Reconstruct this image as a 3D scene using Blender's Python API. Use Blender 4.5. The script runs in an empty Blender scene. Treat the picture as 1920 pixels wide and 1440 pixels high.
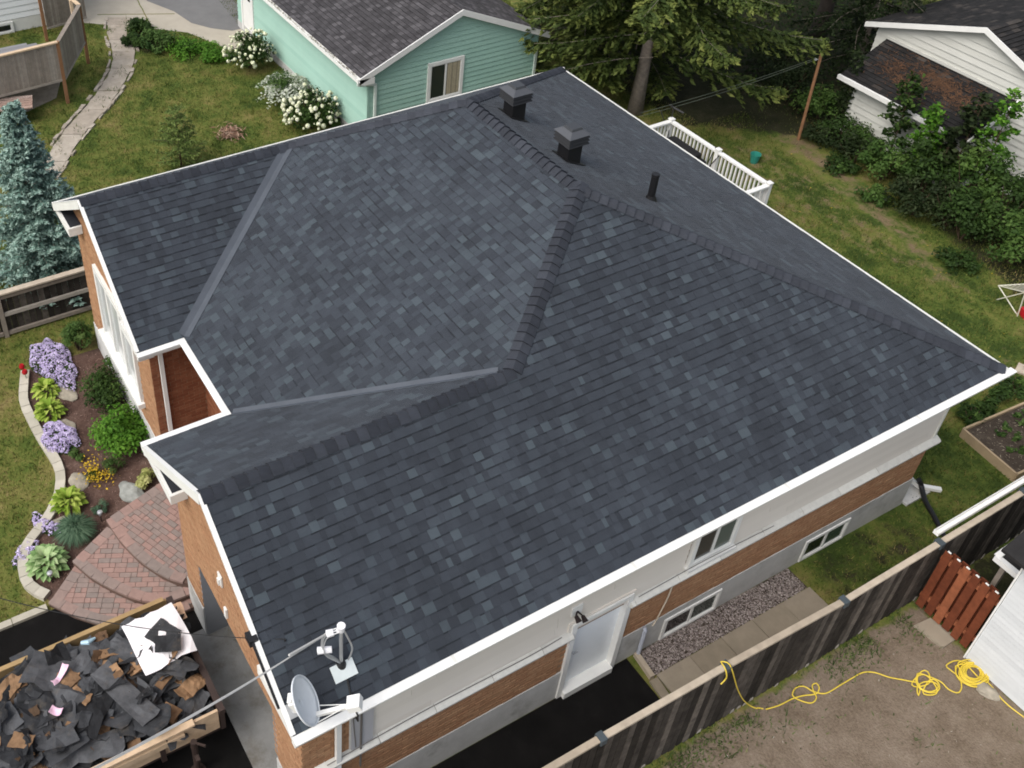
import bpy, bmesh, math, random
import numpy as np
from mathutils import Vector, Matrix, noise

RND = random.Random(11)
RNG = np.random.default_rng(11)
S = bpy.context.scene
COL = S.collection

# ------------------------------------------------------------------ camera
CAM_LOC = Vector((6.0796, -2.6023, 16.2764))
CAM_ROT = (0.9087001, -0.0187920, 1.0609709)
F_PX, PPX, PPY = 1961.106, 692.684, 500.957          # focal length and principal point in 1920 px units
cam_d = bpy.data.cameras.new('camera')
cam = bpy.data.objects.new('camera', cam_d)
COL.objects.link(cam)
cam.location = CAM_LOC
cam.rotation_euler = CAM_ROT
cam_d.sensor_width = 36
cam_d.lens = 36 * F_PX / 1920
cam_d.shift_x = (960 - PPX) / 1920
cam_d.shift_y = -(720 - PPY) / 1920
cam_d.clip_end = 500
S.camera = cam
CAM_M = Matrix.LocRotScale(CAM_LOC, cam.rotation_euler, None)
CAM_I = CAM_M.inverted()
CAM_IA = np.array(CAM_I)

# ------------------------------------------------------------------ light
SUN_EL, SUN_AZ = math.radians(52), math.radians(10)   # veiled sun over the street side
sun_dir = Vector((math.sin(SUN_AZ) * math.cos(SUN_EL), -math.cos(SUN_AZ) * math.cos(SUN_EL), math.sin(SUN_EL)))
W = bpy.data.worlds.new('World')
S.world = W
W.use_nodes = True
wn = W.node_tree
bg = wn.nodes['Background']
sky = wn.nodes.new('ShaderNodeTexSky')
sky.sky_type = 'NISHITA'
sky.sun_disc = False
sky.sun_elevation = SUN_EL
sky.sun_rotation = math.atan2(sun_dir.x, sun_dir.y)
sky.air_density = 1.0
sky.dust_density = 4.0
sky.ozone_density = 1.0
hs_ = wn.nodes.new('ShaderNodeHueSaturation')        # an overcast sky: its blue is mostly veiled
hs_.inputs['Saturation'].default_value = 0.5
wn.links.new(sky.outputs[0], hs_.inputs['Color'])
wn.links.new(hs_.outputs[0], bg.inputs[0])
bg.inputs[1].default_value = 0.15
sd = bpy.data.lights.new('sun', 'SUN')
sd.energy = 1.3
sd.angle = math.radians(45)
sd.color = (1.0, 0.96, 0.9)
so = bpy.data.objects.new('sun', sd)
COL.objects.link(so)
so.rotation_euler = (-sun_dir).to_track_quat('-Z', 'Y').to_euler()
S.view_settings.view_transform = 'Standard'
S.view_settings.look = 'None'
S.view_settings.gamma = 1.0
S.view_settings.exposure = 0.52
try:
    S.view_settings.use_curve_mapping = False
except Exception:
    pass
S.cycles.use_denoising = True
S.cycles.max_bounces = 6
S.cycles.filter_width = 1.8               # the drone lens is a little soft

# ------------------------------------------------------------------ helpers
def pix(p):
    """pixel of a world point in the photograph's 1920 x 1440 frame, and its depth"""
    q = CAM_I @ Vector(p)
    return PPX + F_PX * q.x / -q.z, PPY - F_PX * q.y / -q.z, -q.z

def pix_np(P):
    q = P @ CAM_IA[:3, :3].T + CAM_IA[:3, 3]
    d = -q[:, 2]
    return PPX + F_PX * q[:, 0] / d, PPY - F_PX * q[:, 1] / d, d

def gp(px, py, z=0.0):
    """the point at height z (ground unless told otherwise) that the photograph shows at this pixel"""
    d = CAM_M.to_3x3() @ Vector(((px - PPX) / F_PX, -(py - PPY) / F_PX, -1))
    t = (z - CAM_LOC.z) / d.z
    p = CAM_LOC + d * t
    return Vector((p.x, p.y, z))

class MB:
    def __init__(self):
        self.V, self.F, self.T = [], [], []
    def add(self, vs, fs, t=0.5):
        b = len(self.V)
        self.V.extend([tuple(v) for v in vs])
        for f in fs:
            self.F.append(tuple(b + i for i in f))
            self.T.append(t)
        return self
    def box(self, x0, y0, z0, x1, y1, z1, t=0.5):
        vs = [(x0,y0,z0),(x1,y0,z0),(x1,y1,z0),(x0,y1,z0),(x0,y0,z1),(x1,y0,z1),(x1,y1,z1),(x0,y1,z1)]
        return self.add(vs, BOXF, t)
    def obox(self, c, u, v, w, t=0.5):
        """box centred at c with half vectors u, v, w"""
        c, u, v, w = Vector(c), Vector(u), Vector(v), Vector(w)
        vs = [c-u-v-w, c+u-v-w, c+u+v-w, c-u+v-w, c-u-v+w, c+u-v+w, c+u+v+w, c-u+v+w]
        if u.cross(v).dot(w) < 0:
            return self.add(vs, [f[::-1] for f in BOXF], t)
        return self.add(vs, BOXF, t)
    def bar(self, a, b, w, h, up=(0,0,1), t=0.5):
        """rectangular bar from a to b: w across, h along up"""
        a, b = Vector(a), Vector(b)
        d = b - a
        s = d.cross(Vector(up)).normalized()
        u = s.cross(d).normalized()
        return self.obox((a+b)/2, d/2, s*w/2, u*h/2, t)
    def prism(self, poly, vec, t=0.5):
        n = len(poly)
        vec = Vector(vec)
        vs = [Vector(p) for p in poly] + [Vector(p)+vec for p in poly]
        nrm = (vs[1]-vs[0]).cross(vs[2]-vs[0])
        top, bot = list(range(n)), list(range(n, 2*n))[::-1]
        sides = [(i, n+i, n+(i+1) % n, (i+1) % n) for i in range(n)]
        fs = [tuple(top), tuple(bot)] + sides
        if nrm.dot(vec) > 0:
            fs = [f[::-1] for f in fs]
        return self.add(vs, fs, t)
    def tube(self, pts, r, n=8, t=0.5, caps=True):
        pts = [Vector(p) for p in pts]
        rs = r if isinstance(r, (list, tuple)) else [r]*len(pts)
        vs, fs = [], []
        prev = None
        for i, p in enumerate(pts):
            d = (pts[min(i+1, len(pts)-1)] - pts[max(i-1, 0)]).normalized()
            if prev is None:
                a = d.orthogonal().normalized()
            else:
                a = (prev - d*prev.dot(d))
                a = a.normalized() if a.length > 1e-6 else d.orthogonal().normalized()
            prev = a
            b = d.cross(a)
            for k in range(n):
                th = 2*math.pi*k/n
                vs.append(p + (a*math.cos(th)+b*math.sin(th))*rs[i])
        for i in range(len(pts)-1):
            for k in range(n):
                fs.append((i*n+k, i*n+(k+1) % n, (i+1)*n+(k+1) % n, (i+1)*n+k))
        if caps:
            fs.append(tuple(range(n))[::-1])
            fs.append(tuple(range((len(pts)-1)*n, len(pts)*n)))
        return self.add(vs, fs, t)
    def lathe(self, prof, c, n=16, t=0.5):
        vs, fs = [], []
        for r, z in prof:
            for k in range(n):
                a = 2*math.pi*k/n
                vs.append((c[0]+r*math.cos(a), c[1]+r*math.sin(a), c[2]+z))
        m = len(prof)
        for i in range(m-1):
            for k in range(n):
                fs.append((i*n+k, i*n+(k+1) % n, (i+1)*n+(k+1) % n, (i+1)*n+k))
        fs.append(tuple(range(n))[::-1])
        fs.append(tuple(range((m-1)*n, m*n)))
        return self.add(vs, fs, t)
    def build(self, name, mat, parent=None, smooth=False, loc=(0,0,0), **props):
        return mesh_obj(name, np.array(self.V, float).reshape(-1, 3), self.F, self.T, mat, parent, smooth, loc, props)

BOXF = [(0,3,2,1),(4,5,6,7),(0,1,5,4),(1,2,6,5),(2,3,7,6),(3,0,4,7)]

def wloc(o):
    p = Vector((0,0,0))
    while o is not None:
        p = p + o.location
        o = o.parent
    return p

def mesh_obj(name, V, F, T, mat, parent=None, smooth=False, loc=(0,0,0), props=None):
    """V in world coordinates; loc = where the object's own origin goes (world)"""
    loc = Vector(loc)
    if loc.length == 0 and parent is not None:
        loc = wloc(parent)
    me = bpy.data.meshes.new(name)
    Vl = V - np.array(loc)
    if isinstance(F, np.ndarray):
        k = F.shape[1]
        me.vertices.add(len(Vl))
        me.vertices.foreach_set('co', Vl.astype(np.float32).ravel())
        me.loops.add(F.size)
        me.loops.foreach_set('vertex_index', F.astype(np.int32).ravel())
        me.polygons.add(len(F))
        me.polygons.foreach_set('loop_start', np.arange(0, F.size, k, dtype=np.int32))
        me.polygons.foreach_set('loop_total', np.full(len(F), k, dtype=np.int32))
        me.update(calc_edges=True)
    else:
        me.from_pydata([tuple(v) for v in Vl], [], F)
    a = me.attributes.new('tint', 'FLOAT', 'FACE')
    a.data.foreach_set('value', np.asarray(T, dtype=np.float32))
    if smooth:
        me.polygons.foreach_set('use_smooth', np.ones(len(me.polygons), dtype=bool))
    me.materials.append(mat)
    o = bpy.data.objects.new(name, me)
    o.location = loc - (wloc(parent) if parent is not None else Vector((0,0,0)))
    o.parent = parent
    COL.objects.link(o)
    for k_, v_ in (props or {}).items():
        o[k_] = v_
    return o

def inst(src, delta, parent=None, rz=None, scale=None):
    """a copy of one object, its mesh shared, moved by delta"""
    o = src.copy()
    COL.objects.link(o)
    o.parent = parent if parent is not None else src.parent
    o.location = src.location + Vector(delta)
    if rz is not None:
        o.rotation_euler = (0, 0, rz)
    if scale is not None:
        o.scale = scale
    return o

def thing(name, label, cat, loc=(0,0,0), group=None):
    o = bpy.data.objects.new(name, None)
    o.empty_display_size = 0.2
    COL.objects.link(o)
    o.location = loc
    tag(o, label, cat, group)
    return o

def tag(o, label=None, cat=None, group=None, kind=None):
    for k, v in (('label', label), ('category', cat), ('group', group), ('kind', kind)):
        if v:
            o[k] = v
    return o

# ------------------------------------------------------------------ materials
MATS = {}
def nodes_of(name):
    m = bpy.data.materials.new(name)
    m.use_nodes = True
    nt = m.node_tree
    return m, nt, nt.nodes['Principled BSDF']

def N(nt, typ, **kw):
    n = nt.nodes.new(typ)
    for k, v in kw.items():
        setattr(n, k, v)
    return n

def ramp(nt, fac, stops):
    r = N(nt, 'ShaderNodeValToRGB')
    el = r.color_ramp.elements
    while len(el) < len(stops):
        el.new(0.5)
    for e, (p, c) in zip(el, stops):
        e.position = p
        e.color = (*c, 1)
    nt.links.new(fac, r.inputs[0])
    return r.outputs[0]

def mixc(nt, fac, a, b, mode='MIX'):
    m = N(nt, 'ShaderNodeMix', data_type='RGBA', blend_type=mode)
    for sock, v in ((m.inputs[0], fac), (m.inputs[6], a), (m.inputs[7], b)):
        if isinstance(v, (int, float)):
            sock.default_value = v
        elif isinstance(v, tuple):
            sock.default_value = (*v, 1)
        else:
            nt.links.new(v, sock)
    return m.outputs[2]

def noise_tex(nt, vec, scale, detail=3, rough=0.6):
    n = N(nt, 'ShaderNodeTexNoise')
    n.inputs['Scale'].default_value = scale
    n.inputs['Detail'].default_value = detail
    n.inputs['Roughness'].default_value = rough
    nt.links.new(vec, n.inputs['Vector'])
    return n.outputs['Fac']

def mat(name, stops, rough=0.7, spec=0.3, metal=0.0, var=0.18, vscale=6.0, bump=0.0, bscale=40.0, rvar=0.0, stain=None):
    """colour from the piece's own tint over a ramp, broken by noise in world space; stain = (colour, scale, threshold)"""
    if name in MATS:
        return MATS[name]
    m, nt, b = nodes_of(name)
    if isinstance(stops, tuple):
        stops = [(0, stops), (1, stops)]
    at = N(nt, 'ShaderNodeAttribute', attribute_name='tint')
    col = ramp(nt, at.outputs['Fac'], stops)
    geo = N(nt, 'ShaderNodeNewGeometry')
    pos = geo.outputs['Position']
    if var:
        f = noise_tex(nt, pos, vscale, 5, 0.65)
        mr = N(nt, 'ShaderNodeMapRange')
        mr.inputs[1].default_value, mr.inputs[2].default_value = 0.25, 0.75
        mr.inputs[3].default_value, mr.inputs[4].default_value = 1-var, 1+var
        nt.links.new(f, mr.inputs[0])
        vm = N(nt, 'ShaderNodeVectorMath', operation='SCALE')
        nt.links.new(col, vm.inputs[0])
        nt.links.new(mr.outputs[0], vm.inputs['Scale'])
        col = vm.outputs[0]
    if stain:
        f = noise_tex(nt, pos, stain[1], 6, 0.7)
        mr = N(nt, 'ShaderNodeMapRange')
        mr.inputs[1].default_value, mr.inputs[2].default_value = stain[2], stain[2]+0.15
        mr.inputs[4].default_value = stain[3] if len(stain) > 3 else 0.8
        nt.links.new(f, mr.inputs[0])
        col = mixc(nt, mr.outputs[0], col, stain[0])
    nt.links.new(col, b.inputs['Base Color'])
    b.inputs['Roughness'].default_value = rough
    b.inputs['Specular IOR Level'].default_value = spec
    b.inputs['Metallic'].default_value = metal
    if bump:
        f = noise_tex(nt, pos, bscale, 4, 0.7)
        bn = N(nt, 'ShaderNodeBump')
        bn.inputs['Strength'].default_value = bump
        bn.inputs['Distance'].default_value = 0.02
        nt.links.new(f, bn.inputs['Height'])
        nt.links.new(bn.outputs[0], b.inputs['Normal'])
    MATS[name] = m
    return m

def leaf_mat(name, stops, rough=0.6, spec=0.12, trans=0.25):
    if name in MATS:
        return MATS[name]
    m, nt, b = nodes_of(name)
    at = N(nt, 'ShaderNodeAttribute', attribute_name='tint')
    col = ramp(nt, at.outputs['Fac'], stops)
    nt.links.new(col, b.inputs['Base Color'])
    b.inputs['Roughness'].default_value = rough
    b.inputs['Specular IOR Level'].default_value = spec
    tr = N(nt, 'ShaderNodeBsdfTranslucent')
    nt.links.new(col, tr.inputs[0])
    mx = N(nt, 'ShaderNodeMixShader')
    mx.inputs[0].default_value = trans
    out = nt.nodes['Material Output']
    nt.links.new(b.outputs[0], mx.inputs[1])
    nt.links.new(tr.outputs[0], mx.inputs[2])
    nt.links.new(mx.outputs[0], out.inputs[0])
    MATS[name] = m
    return m

def grass_mat(name, blades=False):
    """lawn colour: patches of green, yellow-green and straw by world position"""
    m, nt, b = nodes_of(name)
    geo = N(nt, 'ShaderNodeNewGeometry')
    pos = geo.outputs['Position']
    sep = N(nt, 'ShaderNodeSeparateXYZ'); nt.links.new(pos, sep.inputs[0])
    flat = N(nt, 'ShaderNodeCombineXYZ')
    nt.links.new(sep.outputs[0], flat.inputs[0]); nt.links.new(sep.outputs[1], flat.inputs[1])
    p2 = flat.outputs[0]
    f1 = noise_tex(nt, p2, 0.75, 4, 0.65)
    f2 = noise_tex(nt, p2, 2.6, 4, 0.7)
    f3 = noise_tex(nt, p2, 14.0, 3, 0.7)
    add = N(nt, 'ShaderNodeMath', operation='MULTIPLY_ADD'); nt.links.new(f2, add.inputs[0]); add.inputs[1].default_value = 0.55
    nt.links.new(f1, add.inputs[2])
    add2 = N(nt, 'ShaderNodeMath', operation='MULTIPLY_ADD'); nt.links.new(f3, add2.inputs[0]); add2.inputs[1].default_value = 0.35
    nt.links.new(add.outputs[0], add2.inputs[2])
    fac = add2.outputs[0]
    if blades:
        at = N(nt, 'ShaderNodeAttribute', attribute_name='tint')
        ad3 = N(nt, 'ShaderNodeMath', operation='MULTIPLY_ADD'); nt.links.new(at.outputs['Fac'], ad3.inputs[0]); ad3.inputs[1].default_value = 0.5
        nt.links.new(fac, ad3.inputs[2])
        sb = N(nt, 'ShaderNodeMath', operation='SUBTRACT'); nt.links.new(ad3.outputs[0], sb.inputs[0]); sb.inputs[1].default_value = 0.25
        fac = sb.outputs[0]
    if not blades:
        al = N(nt, 'ShaderNodeAttribute', attribute_name='lush_shade')
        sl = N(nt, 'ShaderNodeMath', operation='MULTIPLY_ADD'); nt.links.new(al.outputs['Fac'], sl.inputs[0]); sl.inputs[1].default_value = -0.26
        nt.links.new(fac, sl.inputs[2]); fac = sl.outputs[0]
    mr = N(nt, 'ShaderNodeMapRange'); mr.inputs[1].default_value, mr.inputs[2].default_value = 0.68, 1.22
    nt.links.new(fac, mr.inputs[0])
    col = ramp(nt, mr.outputs[0], [(0.0, (0.036, 0.058, 0.012)), (0.22, (0.072, 0.102, 0.020)), (0.45, (0.120, 0.134, 0.032)),
                                   (0.7, (0.165, 0.150, 0.048)), (1.0, (0.24, 0.185, 0.085))])
    if not blades:
        fs_ = noise_tex(nt, p2, 1.6, 6, 0.75)
        fq_ = noise_tex(nt, p2, 22.0, 3, 0.8)
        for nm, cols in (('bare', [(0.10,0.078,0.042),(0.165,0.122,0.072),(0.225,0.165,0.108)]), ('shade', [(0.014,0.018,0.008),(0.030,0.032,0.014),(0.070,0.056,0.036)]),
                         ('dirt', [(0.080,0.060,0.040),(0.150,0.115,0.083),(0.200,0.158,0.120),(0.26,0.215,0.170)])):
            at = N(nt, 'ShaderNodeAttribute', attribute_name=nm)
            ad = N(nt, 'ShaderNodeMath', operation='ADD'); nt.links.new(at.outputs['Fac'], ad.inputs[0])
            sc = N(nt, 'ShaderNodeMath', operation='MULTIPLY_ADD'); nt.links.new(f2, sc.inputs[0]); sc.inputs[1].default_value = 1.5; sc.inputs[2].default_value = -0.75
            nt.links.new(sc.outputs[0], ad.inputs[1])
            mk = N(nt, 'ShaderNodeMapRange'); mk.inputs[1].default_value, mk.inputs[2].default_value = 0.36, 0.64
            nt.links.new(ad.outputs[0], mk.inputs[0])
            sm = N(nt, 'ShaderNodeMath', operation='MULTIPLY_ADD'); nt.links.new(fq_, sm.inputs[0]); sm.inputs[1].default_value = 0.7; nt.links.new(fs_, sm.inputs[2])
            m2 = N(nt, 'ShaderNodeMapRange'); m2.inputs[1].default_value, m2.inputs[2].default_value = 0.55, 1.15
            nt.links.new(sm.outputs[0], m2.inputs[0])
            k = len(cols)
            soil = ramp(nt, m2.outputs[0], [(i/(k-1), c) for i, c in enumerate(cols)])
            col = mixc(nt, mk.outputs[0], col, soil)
    nt.links.new(col, b.inputs['Base Color'])
    b.inputs['Roughness'].default_value = 0.85
    b.inputs['Specular IOR Level'].default_value = 0.12
    if not blades:
        bn = N(nt, 'ShaderNodeBump'); bn.inputs['Strength'].default_value = 0.6; bn.inputs['Distance'].default_value = 0.05
        nt.links.new(noise_tex(nt, p2, 30, 3), bn.inputs['Height'])
        nt.links.new(bn.outputs[0], b.inputs['Normal'])
    return m

def soil_mat(name, cols, scale=1.2, speck=None):
    m, nt, b = nodes_of(name)
    geo = N(nt, 'ShaderNodeNewGeometry')
    pos = geo.outputs['Position']
    f1 = noise_tex(nt, pos, scale, 6, 0.65)
    f2 = noise_tex(nt, pos, scale*14, 4, 0.75)
    ad = N(nt, 'ShaderNodeMath', operation='MULTIPLY_ADD'); nt.links.new(f2, ad.inputs[0]); ad.inputs[1].default_value = 0.6; nt.links.new(f1, ad.inputs[2])
    mr = N(nt, 'ShaderNodeMapRange'); mr.inputs[1].default_value, mr.inputs[2].default_value = 0.5, 1.1
    nt.links.new(ad.outputs[0], mr.inputs[0])
    n = len(cols)
    col = ramp(nt, mr.outputs[0], [(i/(n-1), c) for i, c in enumerate(cols)])
    if speck:
        vo = N(nt, 'ShaderNodeTexVoronoi'); vo.inputs['Scale'].default_value = speck[1]; nt.links.new(pos, vo.inputs['Vector'])
        col = mixc(nt, speck[2], col, vo.outputs['Color'], 'OVERLAY') if speck[0] is None else col
    nt.links.new(col, b.inputs['Base Color'])
    b.inputs['Roughness'].default_value = 0.95
    b.inputs['Specular IOR Level'].default_value = 0.1
    bn = N(nt, 'ShaderNodeBump'); bn.inputs['Strength'].default_value = 0.7; bn.inputs['Distance'].default_value = 0.03
    nt.links.new(f2, bn.inputs['Height']); nt.links.new(bn.outputs[0], b.inputs['Normal'])
    return m

M_shingle = mat('shingle', [(0, (0.0140, 0.0172, 0.0228)), (0.15, (0.0230, 0.0278, 0.0362)), (0.6, (0.0333, 0.0402, 0.0515)), (0.8, (0.0445, 0.0562, 0.0682)), (1, (0.0620, 0.0800, 0.0930))], rough=0.76, spec=0.28, var=0.22, vscale=1.1, bump=0.5, bscale=150, stain=((0.044, 0.052, 0.063), 0.55, 0.50, 0.28))
MATS['shingle'].node_tree.nodes['Principled BSDF'].inputs['Sheen Weight'].default_value = 0.06
MATS['shingle'].node_tree.nodes['Principled BSDF'].inputs['Sheen Tint'].default_value = (0.9, 0.94, 1.0, 1)
M_cap = mat('ridge_cap', [(0, (0.023, 0.026, 0.034)), (1, (0.041, 0.046, 0.058))], rough=0.75, spec=0.28, var=0.2, vscale=3, bump=0.4, bscale=150)
M_valley = mat('valley_metal', (0.066, 0.076, 0.092), rough=0.55, spec=0.35, var=0.16, vscale=2.5)
M_white = mat('white_metal', (0.73, 0.73, 0.705), rough=0.45, spec=0.35, var=0.06, vscale=2.5, stain=((0.55,0.54,0.50), 1.8, 0.60, 0.35))
M_trimgrey = mat('drip_edge', (0.62, 0.62, 0.58), rough=0.5, spec=0.4, var=0.06)
M_siding = mat('vinyl_siding', [(0, (0.66, 0.615, 0.55)), (1, (0.705, 0.66, 0.595))], rough=0.55, spec=0.3, var=0.03, vscale=1)
M_stone = mat('ledge_stone', [(0, (0.55, 0.54, 0.50)), (1, (0.66, 0.65, 0.60))], rough=0.8, var=0.1, vscale=9)
M_conc = mat('concrete', [(0, (0.42, 0.42, 0.405)), (1, (0.52, 0.52, 0.505))], rough=0.9, spec=0.2, var=0.14, vscale=2.5, bump=0.15, bscale=30, stain=((0.27, 0.26, 0.24), 1.6, 0.55, 0.7))
M_brick = mat('brick', [(0, (0.25, 0.125, 0.070)), (0.35, (0.33, 0.178, 0.098)), (0.7, (0.37, 0.212, 0.118)), (1, (0.42, 0.265, 0.158))], rough=0.9, spec=0.12, var=0.2, vscale=10, bump=0.3, bscale=70)
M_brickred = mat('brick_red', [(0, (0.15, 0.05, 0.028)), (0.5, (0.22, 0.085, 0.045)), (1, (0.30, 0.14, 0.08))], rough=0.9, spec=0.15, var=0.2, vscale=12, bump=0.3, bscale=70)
M_mortar = mat('mortar', (0.255, 0.165, 0.10), rough=0.95, var=0.1)
M_glass = mat('window_glass', [(0, (0.012, 0.014, 0.015)), (1, (0.10, 0.15, 0.13))], rough=0.08, spec=0.6, var=0)
M_black = mat('black_metal', (0.010, 0.010, 0.011), rough=0.45, spec=0.4, var=0.05)
M_grey = mat('grey_metal', (0.19, 0.20, 0.22), rough=0.42, spec=0.5, var=0.05)
M_darkfelt = mat('dark_felt', (0.022, 0.024, 0.03), rough=0.8, var=0.1)
M_steel = mat('galvanised_steel', (0.48, 0.49, 0.50), rough=0.4, metal=0.6, var=0.1)
M_wire = mat('cable_black', (0.02, 0.02, 0.02), rough=0.5, var=0)
M_asphalt = mat('asphalt', (0.0070, 0.0066, 0.0064), rough=0.95, spec=0.12, var=0.4, vscale=2.0, bump=0.5, bscale=110, stain=((0.017,0.016,0.015), 1.2, 0.55, 0.5))
M_gravel = mat('gravel', [(0, (0.10, 0.085, 0.08)), (0.5, (0.19, 0.155, 0.145)), (1, (0.36, 0.32, 0.30))], rough=0.9, var=0.1)
M_slab = mat('slab', [(0, (0.225, 0.190, 0.142)), (1, (0.285, 0.245, 0.190))], rough=0.9, spec=0.15, var=0.14, vscale=3, bump=0.2, bscale=60, stain=((0.22, 0.19, 0.15), 2.2, 0.58, 0.6))
M_kerb = mat('kerb', [(0, (0.38, 0.355, 0.29)), (1, (0.47, 0.44, 0.37))], rough=0.9, var=0.12, vscale=4, bump=0.2, bscale=60)
M_paver = mat('paver', [(0, (0.215, 0.178, 0.160)), (0.35, (0.245, 0.190, 0.168)), (0.65, (0.285, 0.185, 0.158)), (1, (0.30, 0.200, 0.172))], rough=0.85, spec=0.2, var=0.14, vscale=9, bump=0.2, bscale=80)
M_joint = mat('paver_joint', (0.11, 0.07, 0.055), rough=0.95, var=0.1)
M_mulch = soil_mat('mulch', [(0.055, 0.032, 0.025), (0.10, 0.062, 0.05), (0.17, 0.115, 0.095)], 2.5)
M_dirt = soil_mat('dirt', [(0.115, 0.098, 0.065), (0.185, 0.155, 0.115), (0.25, 0.212, 0.165), (0.33, 0.29, 0.235)], 0.9)
M_darksoil = soil_mat('dark_soil', [(0.03, 0.024, 0.018), (0.06, 0.047, 0.036), (0.10, 0.08, 0.062)], 2.0)
M_barepatch = soil_mat('bare_soil', [(0.11, 0.085, 0.045), (0.17, 0.125, 0.075), (0.23, 0.17, 0.115)], 1.5)
M_path = mat('old_concrete', [(0, (0.29, 0.25, 0.205)), (1, (0.39, 0.35, 0.295))], rough=0.9, spec=0.15, var=0.22, vscale=4, bump=0.3, bscale=40, stain=((0.20, 0.17, 0.11), 3.0, 0.55, 0.7))
M_drive = mat('drive_concrete', [(0, (0.37, 0.335, 0.275)), (1, (0.44, 0.40, 0.335))], rough=0.9, spec=0.15, var=0.1, vscale=2, bump=0.15, bscale=40)
M_oldasph = mat('old_asphalt', (0.15, 0.148, 0.145), rough=0.9, var=0.12, vscale=2, bump=0.3, bscale=90)
M_fence = mat('fence_board', [(0, (0.020, 0.017, 0.014)), (0.5, (0.050, 0.043, 0.037)), (1, (0.125, 0.108, 0.092))], rough=0.9, spec=0.15, var=0.55, vscale=6, bump=0.3, bscale=50)
M_rail = mat('pale_rail', [(0, (0.33, 0.275, 0.21)), (1, (0.45, 0.385, 0.305))], rough=0.85, spec=0.2, var=0.18, vscale=5)
M_greywood = mat('grey_wood', [(0, (0.17, 0.14, 0.115)), (0.5, (0.25, 0.215, 0.18)), (1, (0.36, 0.33, 0.29))], rough=0.9, spec=0.15, var=0.2, vscale=7)
M_redwood = mat('red_cedar', [(0, (0.085, 0.022, 0.010)), (0.5, (0.14, 0.040, 0.018)), (1, (0.25, 0.085, 0.040))], rough=0.8, spec=0.2, var=0.3, vscale=8)
M_postwood = mat('brown_post', [(0, (0.20, 0.10, 0.05)), (1, (0.30, 0.16, 0.085))], rough=0.8, spec=0.2, var=0.18, vscale=8)
M_palewood = mat('pale_wood', [(0, (0.42, 0.30, 0.19)), (1, (0.58, 0.44, 0.30))], rough=0.8, spec=0.2, var=0.15, vscale=8)
M_teal = mat('teal_siding', [(0, (0.30, 0.485, 0.41)), (1, (0.345, 0.535, 0.455))], rough=0.6, spec=0.3, var=0.05, vscale=1.5)
M_wsiding = mat('white_siding', [(0, (0.49, 0.495, 0.455)), (1, (0.55, 0.555, 0.515))], rough=0.6, spec=0.3, var=0.06, vscale=1.5)
M_shedwhite = mat('shed_siding', [(0, (0.50, 0.52, 0.53)), (1, (0.57, 0.59, 0.60))], rough=0.5, spec=0.3, var=0.04)
M_oldshingle = mat('old_shingle', [(0, (0.034, 0.032, 0.034)), (0.5, (0.055, 0.052, 0.055)), (1, (0.105, 0.10, 0.105))], rough=0.85, spec=0.2, var=0.2, vscale=3, bump=0.3, bscale=90)
M_blackshingle = mat('black_shingle', [(0, (0.010, 0.010, 0.010)), (0.5, (0.020, 0.019, 0.019)), (1, (0.06, 0.052, 0.046))], rough=0.85, spec=0.2, var=0.25, vscale=4, bump=0.3, bscale=90)
M_scrap = mat('scrap_felt', [(0, (0.014, 0.0145, 0.016)), (0.5, (0.038, 0.040, 0.044)), (1, (0.085, 0.088, 0.094))], rough=0.9, spec=0.2, var=0.5, vscale=5, bump=0.5, bscale=70, stain=((0.11,0.092,0.072), 2.6, 0.54, 0.55))
M_scrapbrown = mat('scrap_wood', [(0, (0.040, 0.026, 0.016)), (0.5, (0.115, 0.068, 0.038)), (1, (0.29, 0.175, 0.095))], rough=0.85, spec=0.2, var=0.4, vscale=9)
M_paper = mat('white_sheet', (0.80, 0.78, 0.80), rough=0.6, var=0.04)
M_pink = mat('pink_wrap', (0.75, 0.50, 0.62), rough=0.5, var=0.1)
M_kraft = mat('kraft_paper', (0.52, 0.34, 0.22), rough=0.8, var=0.08)
M_rust = mat('dark_brown_steel', (0.040, 0.026, 0.022), rough=0.55, spec=0.4, var=0.3, vscale=6)
M_rubber = mat('rubber', (0.012, 0.012, 0.012), rough=0.8, var=0.1)
M_yellow = mat('yellow_cord', (0.66, 0.50, 0.06), rough=0.5, spec=0.3, var=0.08)
M_green = mat('green_plastic', (0.03, 0.22, 0.17), rough=0.4, spec=0.4, var=0.05)
M_redplastic = mat('red_plastic', (0.40, 0.012, 0.018), rough=0.4, spec=0.4, var=0.05)
M_dish = mat('dish_paint', (0.64, 0.67, 0.70), rough=0.45, spec=0.4, var=0.04)
M_curtain = mat('curtain', [(0, (0.10, 0.09, 0.075)), (1, (0.42, 0.37, 0.26))], rough=0.9, var=0.2, vscale=20)
M_bark = mat('spruce_bark', [(0, (0.16, 0.135, 0.115)), (1, (0.26, 0.225, 0.195))], rough=0.95, spec=0.1, var=0.35, vscale=9, bump=0.8, bscale=30)
M_stem = mat('twig_bark', (0.085, 0.06, 0.04), rough=0.95, spec=0.1, var=0.2)
M_rock = mat('rock', [(0, (0.25, 0.22, 0.17)), (1, (0.36, 0.33, 0.27))], rough=0.95, spec=0.15, var=0.25, vscale=7, bump=0.5, bscale=25)
M_litter = mat('needle_litter', [(0, (0.040, 0.021, 0.012)), (1, (0.105, 0.054, 0.028))], rough=0.95, var=0.2)
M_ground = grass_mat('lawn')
M_blade = grass_mat('grass_blades', True)

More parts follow.
